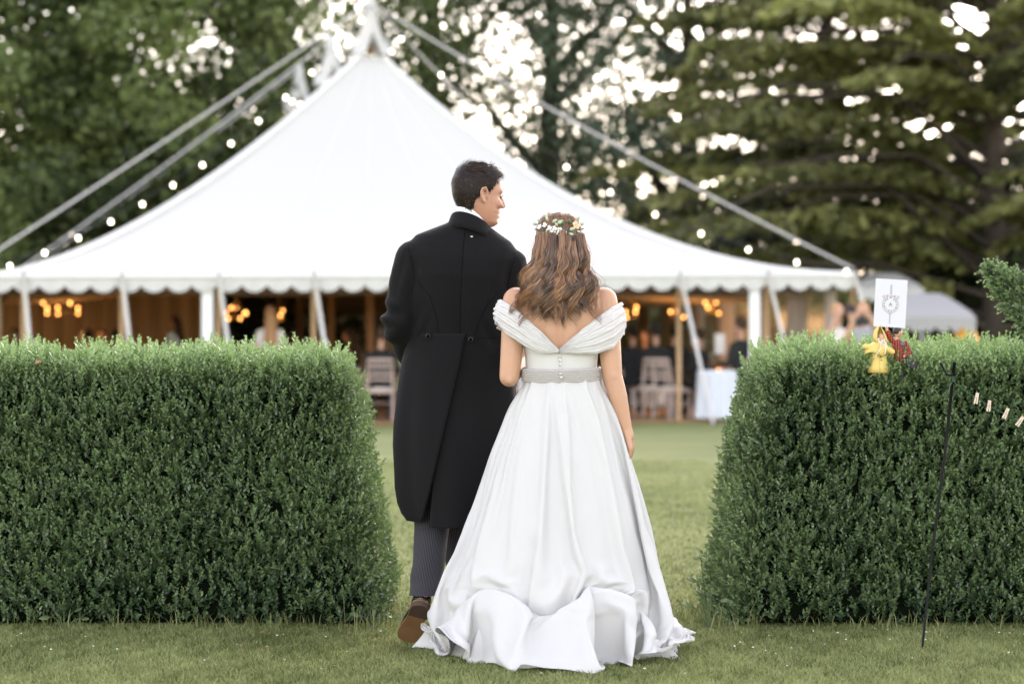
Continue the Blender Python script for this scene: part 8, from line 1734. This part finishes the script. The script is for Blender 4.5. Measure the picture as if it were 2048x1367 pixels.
shawl(-1, upL, loL, 3.8, 2.2, .002)

# hair: smooth crown drawn back, loose waves below
bh_mat = hair_mat("brown_hair", (.020, .008, .0045), (.36, .180, .085), .34)
bh_core = M("hair_underlayer", (.030, .015, .009), .6, .4, 60)
V, F = [], []
zs = np.linspace(-.10, .119, 30); na = 60
for z in zs:
    for k in range(na):
        a = 2 * PI * k / na
        aa = abs((a + PI) % (2 * PI) - PI)
        lim = np.interp(z, [-.1, .0, .06, .09], [1.55, 1.45, .9, 0])
        V.append(BM @ head_pt(z, a, .014 if aa > lim else -.004))
F = [tuple(f) for f in grid_faces(30, na, True)] + [tuple(29 * na + k for k in range(na))]
crown = mesh_obj("hair", (V, F), bh_mat, bride, rnd=np.full(len(V), .12))
# underlayer that fills the fall
V = []
for i in range(22):
    t = i / 21; z = 1.56 - .27 * t
    hw = np.interp(t, [0, .25, .6, .85, 1], [.088, .092, .112, .120, .10]); hd = np.interp(t, [0, .3, .7, 1], [.045, .04, .03, .02])
    cy = np.interp(t, [0, .3, .6, 1], [-.055, -.072, -.092, -.108])
    for k in range(40):
        th = 2 * PI * k / 40
        V.append((-.006 - .012 * t + hw * math.sin(th), cy - hd * math.cos(th), z + .02 * math.sin(th * 5 + 1) * t))
mesh_obj("hair_underlayer", (V, [tuple(f) for f in grid_faces(22, 40, True)]), bh_core, crown)
st, nn_, wd, rr = [], [], [], []
KS = 44
tt = np.linspace(0, 1, KS)
def lock(x0, y0, z0, x1, z1, lay, amp, wl, ph, nst, rad, shade):
    cx = x0 + (x1 - x0) * tt ** 1.35
    z = z0 + (z1 - z0) * tt
    yb = np.interp(z, [1.22, 1.30, 1.36, 1.42, 1.50, 1.57], [-.112, -.112, -.105, -.086, -.083, -.075]) - lay - .012 * np.sin(PI * tt)
    edge = np.clip((np.abs(cx) - .075) / .09, 0, 1)
    yb = yb + edge ** 2 * .075 * (z > 1.30) + edge ** 2 * .04
    grow = np.clip((tt - .18) / .55, 0, 1)
    wx = amp * grow * np.sin(2 * PI * (z0 - z) / wl + ph); wy = amp * .8 * grow * np.cos(2 * PI * (z0 - z) / wl + ph)
    for _ in range(nst):
        a = random.uniform(0, 2 * PI); r = rad * math.sqrt(random.random())
        tw = a + 2.6 * tt * random.choice([.6, 1.0])
        rr_ = r * np.interp(tt, [0, .15, .6, .9, 1], [.9, 1.0, 1.0, .7, .25])
        j = random.gauss(0, .0018)
        end = 1 + random.uniform(-.07, .07)
        S = np.stack([cx + wx + rr_ * np.cos(tw) + j * tt, yb + wy * .6 + rr_ * .6 * np.sin(tw), z0 + (z - z0) * end + .004 * np.sin(tt * 9 + a)], -1)
        st.append(S)
        N = np.stack([np.cos(tw) * .5 + .3 * np.sin(2 * PI * (z0 - z) / wl + ph), -np.ones(KS), .25 * np.cos(2 * PI * (z0 - z) / wl + ph) * grow], -1)
        nn_.append(N); wd.append(random.uniform(.0009, .0017)); rr.append(min(1, max(0, shade + random.gauss(0, .16))))
random.seed(21)
for i in range(66):
    f = random.uniform(-1, 1)
    x0 = .080 * f - .004; z0 = 1.588 - .03 * abs(f) + random.uniform(-.03, .01)
    x1 = (.132 * f - .024) + random.gauss(0, .014)
    ln = 1.325 - .050 * (1 - abs(f) ** 2) + random.gauss(0, .018)
    if .42 < f < .62 and random.random() < .75: continue
    lock(x0, 0, z0, x1, ln, random.uniform(.0, .034), random.uniform(.014, .027), random.uniform(.080, .112), random.gauss(0, .9) + (2.2 if f > 0 else 0), 32, random.uniform(.009, .014), random.betavariate(1.5, 2.2))
for (x0, x1, z1, ph) in ((-.075, -.178, 1.262, .3), (-.08, -.165, 1.33, 2.), (-.07, -.14, 1.235, 4.), (.078, .136, 1.245, 1.1), (.082, .140, 1.32, 3.0), (.07, .122, 1.28, 5.), (-.02, -.03, 1.245, 2.2), (.03, .05, 1.24, .4)):
    lock(x0, 0, 1.565, x1, z1, .026, .017, .105, ph, 34, .011, .55)
# strands over the crown, combed back to the flowers
for _ in range(1500):
    a = random.uniform(-2.0, 2.0); 
    aa = PI + a * .98
    z_s = random.uniform(.03, .115)
    q = []
    for s in np.linspace(0, 1, 6):
        ang = (aa - PI) * (1 - .35 * s) + PI; zz = z_s + (-.01 + .02 - z_s) * s
        q.append(BM @ head_pt(zz, ang, .0155 + .002 * math.sin(s * 5 + a * 9)))
    q = np.array([tuple(v) for v in q]); S = np.stack([np.interp(tt, np.linspace(0, 1, 6), q[:, j]) for j in range(3)], -1)
    c0 = np.array(BM.translation); N = S - c0
    st.append(S); nn_.append(N); wd.append(random.uniform(.0008, .0015)); rr.append(min(1, max(0, .38 + random.gauss(0, .17))))
# flyaways
for _ in range(46):
    f = random.choice([-1, 1]) * random.uniform(.7, 1)
    x = .085 * f + .075 * f * tt + .018 * np.sin(tt * random.uniform(4, 10) + random.uniform(0, 6)); z = 1.60 - random.uniform(.05, .12) - tt * random.uniform(.12, .22)
    S = np.stack([x, -.06 - .03 * tt + .01 * np.sin(tt * 7), z], -1)
    st.append(S); nn_.append(np.tile(np.array([0, -1, .0]), (KS, 1))); wd.append(.0005); rr.append(.6)
V, F, R = ribbons(np.array(st), np.array(wd), np.array(rr), np.array(nn_))
tag(np_mesh("hair_strands", V, F, bh_mat, crown, rnd=R), kind='stuff')

# flowers in her hair
fc = link(bpy.data.objects.new("flower_crown", None), bride)
petal_m = M("white_petal", (.78, .77, .70), .6, .08, 60); peach_m = M("peach_petal", (.72, .50, .34), .6, .15, 60); yel = M("yellow_stamen", (.6, .42, .08), .6)
vleaf = M("variegated_leaf", (.42, .50, .34), .5, .75, 70); gleaf = M("myrtle_leaf", (.05, .12, .04), .4, .3, 40)
def crown_at(px, py):
    x, z = (px - 1120) / SB, CAM_H - (py - HORIZON) / SB
    y = .02 - .106 * math.sqrt(max(.05, 1 - (x / .098) ** 2))
    return Vector((x, y, z))
def leaf_piece(c, d, L, W, mat):
    d = d.normalized(); out = (c - Vector((0, .02, 1.54))); out.z *= .2; out.normalize()
    s = d.cross(out).normalized()
    V = [c, c + d * L * .35 + s * W + out * .003, c + d * L * .35 + out * .006, c + d * L * .35 - s * W + out * .003, c + d * L * .7 + s * W * .75 + out * .005, c + d * L * .7 + out * .008, c + d * L * .7 - s * W * .75 + out * .005, c + d * L + out * .004]
    F = [(0, 1, 2), (0, 2, 3), (1, 4, 5, 2), (2, 5, 6, 3), (4, 7, 5), (5, 7, 6)]
    o = mesh_obj("leaf", (V, F), mat, fc)
    m = o.modifiers.new("t", 'SOLIDIFY'); m.thickness = .0008
def flower(c, r, mat, n=5, bell=.6):
    out = (c - Vector((0, .02, 1.54))); out.normalize(); a, b = frame(out)
    ps = []
    for k in range(n):
        th = 2 * PI * k / n + random.random()
        d = a * math.cos(th) + b * math.sin(th)
        Rm = Matrix((d, out.cross(d), out)).transposed()
        ps.append(ellipsoid(c + d * r * .55 + out * r * .35, (r * .55, r * .42, r * .22), Rm @ Matrix.Rotation(-bell, 3, 'Y'), 8, 6))
    f = mesh_obj("flower", join(*ps), mat, fc)
random.seed(5)
for (px, py) in ((1080, 456), (1090, 453), (1099, 459), (1097, 465), (1109, 460), (1106, 466), (1118, 463), (1117, 470), (1127, 468), (1130, 474), (1122, 474)):
    flower(crown_at(px, py) + Vector((0, -.012, 0)), .0105, petal_m)
flower(crown_at(1149, 454) + Vector((0.002, -.014, 0)), .017, peach_m, 8, .5)
mesh_obj("stamen", ellipsoid(crown_at(1149, 454) + Vector((.002, -.026, 0)), (.005, .004, .005), None, 8, 6), yel, fc)
for (px, py, dx, dz, m_, L) in ((1082, 448, -.5, .8, 0, .022), (1092, 442, .2, 1, 0, .026), (1096, 446, -.3, 1, 0, .022), (1103, 448, .9, .5, 0, .026), (1112, 450, 1, .45, 0, .030), (1076, 450, -1, .1, 0, .02), (1084, 463, -.4, -1, 1, .02), (1106, 470, .2, -1, 1, .02), (1095, 470, -.5, -.6, 1, .018),
                                (1122, 456, .2, 1, 1, .022), (1136, 464, 1, .5, 0, .030), (1132, 470, 1, -.1, 0, .028), (1138, 452, -.2, 1, 1, .026), (1144, 462, -.1, -1, 1, .03), (1143, 468, .3, -1, 1, .026), (1150, 446, .6, 1, 0, .026), (1156, 452, 1, .4, 0, .022), (1124, 476, -1, -.3, 0, .024), (1128, 478, 1, -.2, 0, .024), (1152, 462, .6, -.7, 0, .02), (1115, 456, -.6, .8, 0, .02)):
    leaf_piece(crown_at(px, py) + Vector((0, -.010, 0)), Vector((dx, -.25, dz)), L, L * .26, vleaf if m_ == 0 else gleaf)
mesh_obj("twine", tube([crown_at(px, 460 + 8 * math.sin((px - 1075) / 85 * PI)) + Vector((0, -.004, 0)) for px in range(1070, 1168, 8)], .0025, 5), M("green_wire", (.06, .09, .03), .7), fc)
# ------------------------------------------------------------------ dolls on the hedge, the upright card
YD = 9.862
SD = FPX / YD
dskin = M("doll_skin", (.52, .30, .21), .5, .06)
yel_oil = M("yellow_oilskin", (.62, .47, .13), .6, .12, 60, .2, 80)
d1 = tag(empty("doll", P(1757, 735, YD)), "yellow hooded raincoat doll with white beard on the right hedge", 'doll')
q = lambda px, py, y=0.0: Vector(((px - 1757) / SD, y, -(py - 735) / SD))
hd = q(1763, 676)
body_ = [ellipsoid(hd, (.017, .019, .021)), capsule(q(1760, 690), .012, q(1758, 720), .02), capsule(q(1760, 700), .010, q(1728, 693, -.01), .007), capsule(q(1765, 698), .010, q(1782, 705, -.02), .007), ellipsoid(q(1726, 694, -.012), (.006, .006, .006)), ellipsoid(hd + Vector((.002, -.020, -.001)), (.004, .005, .004)), capsule(q(1752, 722), .011, q(1750, 748), .010), capsule(q(1766, 722), .011, q(1768, 748), .010)]
mesh_obj("doll_body", (lambda m: ([v.co for v in m.vertices], [tuple(p.vertices) for p in m.polygons]))(remesh(body_, .0022, 3)), dskin, d1)
V = []
for (px, py, r, ry) in ((1760, 650, .002, .002), (1759, 656, .009, .010), (1759, 664, .020, .021), (1760, 672, .026, .026), (1762, 680, .027, .026), (1763, 684, .024, .023)):
    c = q(px, py)
    for k in range(25):
        th = .55 + (2 * PI - 1.1) * k / 24          # opening towards the camera
        V.append(c + Vector((r * math.sin(th), -ry * math.cos(th) + .004, .004 * math.sin(th * 3))))
h_ = mesh_obj("hood", (V, [tuple(f) for f in grid_faces(6, 25)]), yel_oil, d1); h_.modifiers.new("t", 'SOLIDIFY').thickness = .002
V = []
for (py, r, fl) in ((684, .018, 0), (690, .036, .1), (700, .046, .25), (708, .050, .4)):
    for k in range(33):
        th = 2 * PI * k / 32
        w = 1 + fl * .25 * math.sin(th * 5)
        V.append(q(1757 - (py - 684) * .2, py + (4 * math.sin(th * 3) if py > 700 else 0)) + Vector((r * w * math.sin(th), -r * .7 * w * math.cos(th), 0)))
mesh_obj("cape", (V, [tuple(f) for f in grid_faces(4, 33)]), yel_oil, d1).modifiers.new("t", 'SOLIDIFY').thickness = .002
V = []
for (py, r) in ((700, .028), (712, .029), (722, .030), (734, .036), (745, .040)):
    for k in range(33):
        th = 2 * PI * k / 32; V.append(q(1757, py) + Vector((r * (1 + .08 * math.sin(th * 6)) * math.sin(th), -r * .75 * math.cos(th), 0)))
mesh_obj("coat", (V, [tuple(f) for f in grid_faces(5, 33)]), yel_oil, d1).modifiers.new("t", 'SOLIDIFY').thickness = .002
mesh_obj("sleeve", join(capsule(q(1752, 694), .013, q(1729, 693, -.012), .011), capsule(q(1768, 694), .013, q(1783, 703, -.022), .011)), yel_oil, d1)
beard = []
for _ in range(26):
    a, b = random.uniform(-.016, .016), random.uniform(-.030, .004)
    beard.append(ellipsoid(hd + Vector((a * (1 - .2 * b / .03), -.022 + abs(a) * .5, -.010 + b)), (.0045, .004, .009), None, 7, 5))
mesh_obj("beard", join(*beard), M("doll_beard", (.66, .58, .48), .9, .15, 80), d1)
cordm = M("white_cord", (.70, .68, .62), .8)
mesh_obj("cord", join(tube([q(1757, 686, -.034), q(1759, 696, -.042), q(1754, 703, -.043), q(1747, 712, -.044)], .0016, 5), tube([q(1762, 686, -.034), q(1768, 692, -.040), q(1768, 702, -.042), q(1766, 708, -.044)], .0016, 5)), cordm, d1)

def plaid():
    m = M("red_black_plaid", (.50, .06, .035), .8, .1); n, l = m.node_tree.nodes, m.node_tree.links
    tc = n.new('ShaderNodeTexCoord'); sp = n.new('ShaderNodeSeparateXYZ'); l.new(tc.outputs['Object'], sp.inputs[0])
    outs = []
    for ax in ('X', 'Z'):
        a = n.new('ShaderNodeMath'); a.operation = 'MULTIPLY'; a.inputs[1].default_value = 1 / .0095; l.new(sp.outputs[ax], a.inputs[0])
        f = n.new('ShaderNodeMath'); f.operation = 'FRACT'; l.new(a.outputs[0], f.inputs[0])
        g2 = n.new('ShaderNodeMath'); g2.operation = 'LESS_THAN'; g2.inputs[1].default_value = .42; l.new(f.outputs[0], g2.inputs[0]); outs.append(g2)
    mxx = n.new('ShaderNodeMath'); mxx.operation = 'MAXIMUM'; l.new(outs[0].outputs[0], mxx.inputs[0]); l.new(outs[1].outputs[0], mxx.inputs[1])
    mix = n.new('ShaderNodeMix'); mix.data_type = 'RGBA'; mix.inputs['A'].default_value = (.62, .07, .04, 1); mix.inputs['B'].default_value = (.02, .015, .015, 1)
    l.new(mxx.outputs[0], mix.inputs['Factor']); l.new(mix.outputs['Result'], n['Principled BSDF'].inputs['Base Color'])
    return m
d2 = tag(empty("doll", P(1797, 735, YD + .02)), "dark haired doll in red and black plaid shirt holding up a card", 'doll')
q = lambda px, py, y=0.0: Vector(((px - 1797) / SD, y, -(py - 735) / SD))
hd = q(1796, 664)
Rz = Matrix.Rotation(-1.15, 3, 'Z')
nose = Rz @ Vector((0, .018, -.002))
sh_r, el_r, ha_r = q(1783, 680), q(1774, 662, -.008), q(1770, 646, -.012)
fing = []
for k, a in enumerate((-.8, -.25, .3, .8)):
    b0 = ha_r + Vector((.004 * a, -.002, .006))
    fing.append(chain([b0, b0 + Vector((.0035 * a, -.002, .006)), b0 + Vector((.003 * a, .004, .010))], [.0022, .002, .0017], 7))
body_ = [ellipsoid(hd, (.0155, .0185, .022), Rz), ellipsoid(hd + nose, (.004, .004, .004)), ellipsoid(hd + Rz @ Vector((0, .014, -.012)), (.006, .006, .006)), ellipsoid(hd + Rz @ Vector((.0155, -.001, -.002)), (.003, .005, .007), Rz), capsule(q(1793, 676), .0085, q(1793, 684), .010),
         capsule(q(1797, 690), .022, q(1800, 712), .019), capsule(sh_r, .009, el_r, .0065), capsule(el_r, .0065, ha_r, .005), ellipsoid(ha_r + Vector((0, 0, .003)), (.006, .004, .006)), capsule(ha_r + Vector((-.004, -.002, .002)), .0025, ha_r + Vector((-.008, -.001, .009)), .002, 7),
         capsule(q(1810, 686), .009, q(1818, 704, -.01), .007), capsule(q(1818, 704, -.01), .0065, q(1806, 712, -.03), .005), capsule(q(1799, 715), .012, q(1803, 760), .010), capsule(q(1806, 715), .012, q(1826, 732, -.03), .010)] + fing
mesh_obj("doll_body", (lambda m: ([v.co for v in m.vertices], [tuple(p.vertices) for p in m.polygons]))(remesh(body_, .0016, 2)), dskin, d2)
sh = [capsule(q(1796, 689), .0245, q(1800, 716), .0215), capsule(sh_r, .0125, sh_r.lerp(el_r, .95), .009), capsule(q(1810, 686), .012, q(1819, 704, -.01), .0095), capsule(q(1819, 704, -.01), .0095, q(1809, 711, -.026), .0075)]
mesh_obj("plaid_shirt", (lambda m: ([v.co for v in m.vertices], [tuple(p.vertices) for p in m.polygons]))(remesh(sh, .0018, 2)), plaid(), d2)
mesh_obj("badge", ellipsoid(q(1803, 687, -.0235), (.009, .003, .011), None, 12, 8), M("badge_navy", (.10, .11, .17), .4, .5, 300), d2)
mesh_obj("trousers", join(capsule(q(1799, 715), .0155, q(1803, 752), .013), capsule(q(1806, 715), .0155, q(1826, 734, -.03), .012), capsule(q(1826, 734, -.03), .009, q(1832, 722, -.05), .007)), M("doll_trousers", (.035, .035, .042), .8, .2), d2)
hp = [ellipsoid(hd + Rz @ Vector((0, -.003, .0055)), (.0168, .0195, .020), Rz), ellipsoid(hd + Rz @ Vector((0, .010, .015)), (.010, .007, .006), Rz)]
hair_v = remesh(hp, .0016, 2, lambda co, no: co + no * (.0008 * wob(co, 400, 1))[:, None])
# keep the face free of hair
bmh = bmesh.new(); bmh.from_mesh(hair_v)
Rinv = Rz.inverted()
kill = [v for v in bmh.verts if (lambda l: (l.y > .006 and l.z < .008) or (l.z < -.012) or (l.y > .001 and l.z < -.002))(Rinv @ (v.co - hd))]
bmesh.ops.delete(bmh, geom=kill, context='VERTS'); bmh.to_mesh(hair_v); bmh.free()
data_obj("hair", hair_v, M("doll_hair", (.015, .011, .010), .45, .2), d2)

c0 = P(1781, 606, YD + .005)
card = tag(empty("card", c0), "white card with circular crest held up by the plaid doll", 'card')
card.rotation_euler = (math.radians(-3), math.radians(3.5), 0)
mesh_obj("paper", box(0, 0, 0, .130, .0016, .196), M("card_paper", (.56, .56, .585), .7, .02), card, False)
inks = {'blue': M("ink_blue", (.10, .14, .22), .7, 0), 'grey': M("ink_grey", (.20, .21, .24), .7, 0), 'orange': M("ink_orange", (.50, .12, .03), .7, 0), 'green': M("ink_green", (.06, .18, .13), .7, 0), 'red': M("ink_red", (.40, .06, .04), .7, 0), 'lilac': M("ink_lilac", (.36, .37, .46), .7, 0)}
cy_ = -.006
def disc(x, z, r, n=10): return tube([(x, -.0008, z), (x, -.0013, z)], r, n)
def arc(r, a0, a1, w, n=40, cz=cy_): return tube([(r * math.sin(a), -.0012, cz + r * math.cos(a)) for a in np.linspace(a0, a1, n)], w, 4)
mesh_obj("crest_ring", join(arc(.0335, .35, 2 * PI - .35, .0006), arc(.0285, .45, 2 * PI - .45, .0004), arc(.0085, 0, 2 * PI, .0004, 20, -.038)), inks['grey'], card)
cols = ['orange', 'green', 'blue', 'red', 'green', 'blue', 'orange', 'green', 'red', 'blue', 'green', 'orange']
for k in range(12):
    a = .55 + k * (2 * PI - 1.1) / 11; r = .0245
    mesh_obj("crest_flower", join(disc(r * math.sin(a), cy_ + r * math.cos(a), .0028 if k in (3, 8) else .0021), disc((r + .004) * math.sin(a + .12), cy_ + (r + .004) * math.cos(a + .12), .0011)), inks[cols[k]], card)
mesh_obj("crest_scrolls", join(*[tube([(sx * (.012 + .012 * t + .006 * math.sin(t * 9)), -.0012, .022 + .010 * math.sin(t * 7 + .4)) for t in np.linspace(0, 1, 18)], .0006, 4) for sx in (-1, 1)],
         *[arc(.006, 0, 2 * PI, .0005, 16, .026)], *[tube([(sx * .030 + .005 * math.sin(a), -.0012, .026 + .005 * math.cos(a)) for a in np.linspace(0, 5, 14)], .0005, 4) for sx in (-1, 1)]), inks['grey'], card)
mesh_obj("crest_bloom", join(disc(.0, .024, .0026), disc(.004, .030, .002), disc(-.012, .0305, .0022), disc(.013, .0295, .0022)), inks['red'], card)
mesh_obj("ribbon_stripe", join(box(0, -.001, .055, .0085, .0012, .040), box(0, -.001, -.062, .006, .0010, .042)), inks['lilac'], card, False)
fcu = bpy.data.curves.new("monogram", 'FONT'); fcu.body = "A"; fcu.size = .022; fcu.align_x = 'CENTER'; fcu.align_y = 'CENTER'; fcu.extrude = .0004
ftmp = link(bpy.data.objects.new("tmp", fcu)); bpy.context.view_layer.update()
fme = bpy.data.meshes.new_from_object(ftmp.evaluated_get(bpy.context.evaluated_depsgraph_get())); bpy.data.objects.remove(ftmp)
fo = data_obj("monogram_letter", fme, inks['blue'], card)
fo.location = (0, -.0014, cy_); fo.rotation_euler = (PI / 2, 0, 0)

# ------------------------------------------------------------------ black shepherd's crook with a line of pegs
iron = M("black_iron", (.004, .004, .005), .6, .2, spec=.2)
base = P(1838, 1300, 9.12); base.z = 0
top_ = P(1909, 724, 9.16)
crook = tag(empty("garden_hook", base), "thin black metal crook stuck in the grass before right hedge", 'garden hook')
L_ = lambda p: p - base
f_ = lambda t: base.lerp(top_, t)
mesh_obj("rod", tube([L_(base - Vector((0, 0, .12))), L_(f_(.3)) + Vector((.004, 0, 0)), L_(f_(.7)) + Vector((.006, 0, 0)), L_(top_)], [.0045, .005, .0055, .0065], 8), iron, crook)
Yh = 9.14
mesh_obj("hook", tube([L_(P(1906, 748, Yh)), L_(P(1899, 750, Yh)), L_(P(1893, 747, Yh)), L_(P(1888, 739, Yh)), L_(P(1883, 728, Yh)), L_(P(1881, 725, Yh))], [.0045, .0045, .0045, .0045, .005, .0055], 8), iron, crook)
tw_m = M("green_twine", (.05, .10, .07), .9, .3, 200)
tw_pts = [P(1905, 757, 9.12), P(1911, 766, 9.12), P(1932, 782, 9.12), P(1960, 800, 9.12), P(1990, 818, 9.12), P(2020, 832, 9.12), P(2052, 850, 9.12), P(2110, 880, 9.12)]
tw = tag(empty("twine", tw_pts[0]), "green garden twine strung from the black crook to the right", 'twine')
mesh_obj("strand", join(tube([p - tw_pts[0] for p in tw_pts], .0017, 6), tube([P(1905 - 9 * t, 757 + 32 * t, 9.115) + Vector((.002 * math.sin(t * 9), 0, 0)) - tw_pts[0] for t in np.linspace(0, 1, 8)], .0015, 5), *[tube([P(1903, 752 + k * 3, 9.115) - tw_pts[0], P(1910, 754 + k * 3, 9.112) - tw_pts[0]], .0016, 5) for k in range(4)]), tw_m, tw)
peg_m = M("peg_wood", (.58, .46, .36), .7, .15, 60, stretch=(1, 1, .2)); spring = M("peg_spring", (.35, .34, .33), .35, metal=.8)
peg0 = None
for px, py, a, lab in ((1953, 796, .18, "wooden clothes peg nearest to the black crook"), (1978, 811, .14, "second wooden clothes peg along the twine from the crook"), (2012, 826, .42, "third wooden clothes peg along the twine, tilted"), (2040, 842, .62, "last wooden clothes peg at the right picture edge, most tilted")):
    r_ = tag(empty("clothes_peg", P(px, py, 9.115)), lab, 'clothes peg', 'pegs on the twine')
    r_.rotation_euler = (0, a, 0)
    if peg0 is None:
        k1 = mesh_obj("jaw", xf(box(0, 0, 0, .0055, .009, .042), Matrix.Translation((-.0035, 0, 0)) @ Matrix.Rotation(.05, 4, 'Y')), peg_m, r_, False)
        k2 = mesh_obj("jaw", xf(box(0, 0, 0, .0055, .009, .042), Matrix.Translation((.0035, 0, 0)) @ Matrix.Rotation(-.05, 4, 'Y')), peg_m, r_, False)
        k3 = mesh_obj("spring", tube([(-.007, -.002, -.002), (0, -.0055, .001), (.007, -.002, -.002)], .0012, 5), spring, r_)
        peg0 = (k1, k2, k3)
    else:
        for k in peg0: link(k.copy(), r_)

# a curled brown leaf caught on the left hedge, weeds at the right hedge's foot
dl = P(76, 724, 9.84)
bl = mesh_obj("brown_leaf", ([(-.016, 0, -.006), (-.006, -.008, .006), (.008, -.004, .009), (.018, 0, .002), (.006, -.010, -.006), (-.006, -.010, -.008), (0, -.014, 0)], [(0, 1, 6), (1, 2, 6), (2, 3, 6), (3, 4, 6), (4, 5, 6), (5, 0, 6)]), lm_dead)
bl.location = dl; tag(bl, "curled brown dead leaf caught on the left hedge top", 'leaf')
bl.modifiers.new("t", 'SOLIDIFY').thickness = .001
weed_m = leaf_mat("dock_leaf", (.06, .11, .04), (.16, .22, .09), .5, .3)
def weed(px, py, label, dirs, hs):
    b_ = P(px, py, 9.75); b_.z = 0
    w = tag(empty("weed", b_), label, 'weed')
    for k, (dx, h, L) in enumerate(dirs):
        e = Vector((dx, random.uniform(-.05, .02), h))
        stem = mesh_obj("stem", tube([(0, 0, 0), e * .55 + Vector((dx * .1, 0, .02)), e], [.003, .0022, .0015], 5), weed_m, w, rnd=np.full(15, .4))
        d = Vector((dx * 1.5 + random.uniform(-.02, .02), -.05, random.uniform(-.03, .03))).normalized(); s = d.cross(Vector((0, -.6, .8))).normalized()
        V = [e, e + d * L * .35 + s * L * .30, e + d * L * .4 + Vector((0, 0, -.006)), e + d * L * .35 - s * L * .30, e + d * L * .75 + s * L * .2, e + d * L * .75 - s * L * .2, e + d * L]
        mesh_obj("leaf", (V, [(0, 1, 2), (0, 2, 3), (1, 4, 6, 2), (2, 6, 5, 3)]), weed_m, w, rnd=np.full(7, random.uniform(.3, .9))).modifiers.new("t", 'SOLIDIFY').thickness = .001
weed(1420, 1215, "broad leaved weed at the left foot of the right hedge", [(-.05, .20, .06), (-.02, .15, .07), (-.07, .10, .06), (.0, .26, .04), (-.04, .30, .035), (.04, .12, .05)], 1)
weed(128, 1250, "small weed in the shade under the left hedge", [(-.05, .06, .05), (.04, .08, .05), (.0, .10, .05), (.07, .05, .04)], 1)
weed(745, 1235, "low leafy weed at the right foot of the left hedge", [(-.05, .06, .05), (.04, .07, .05), (.02, .10, .04), (.08, .05, .05)], 1)
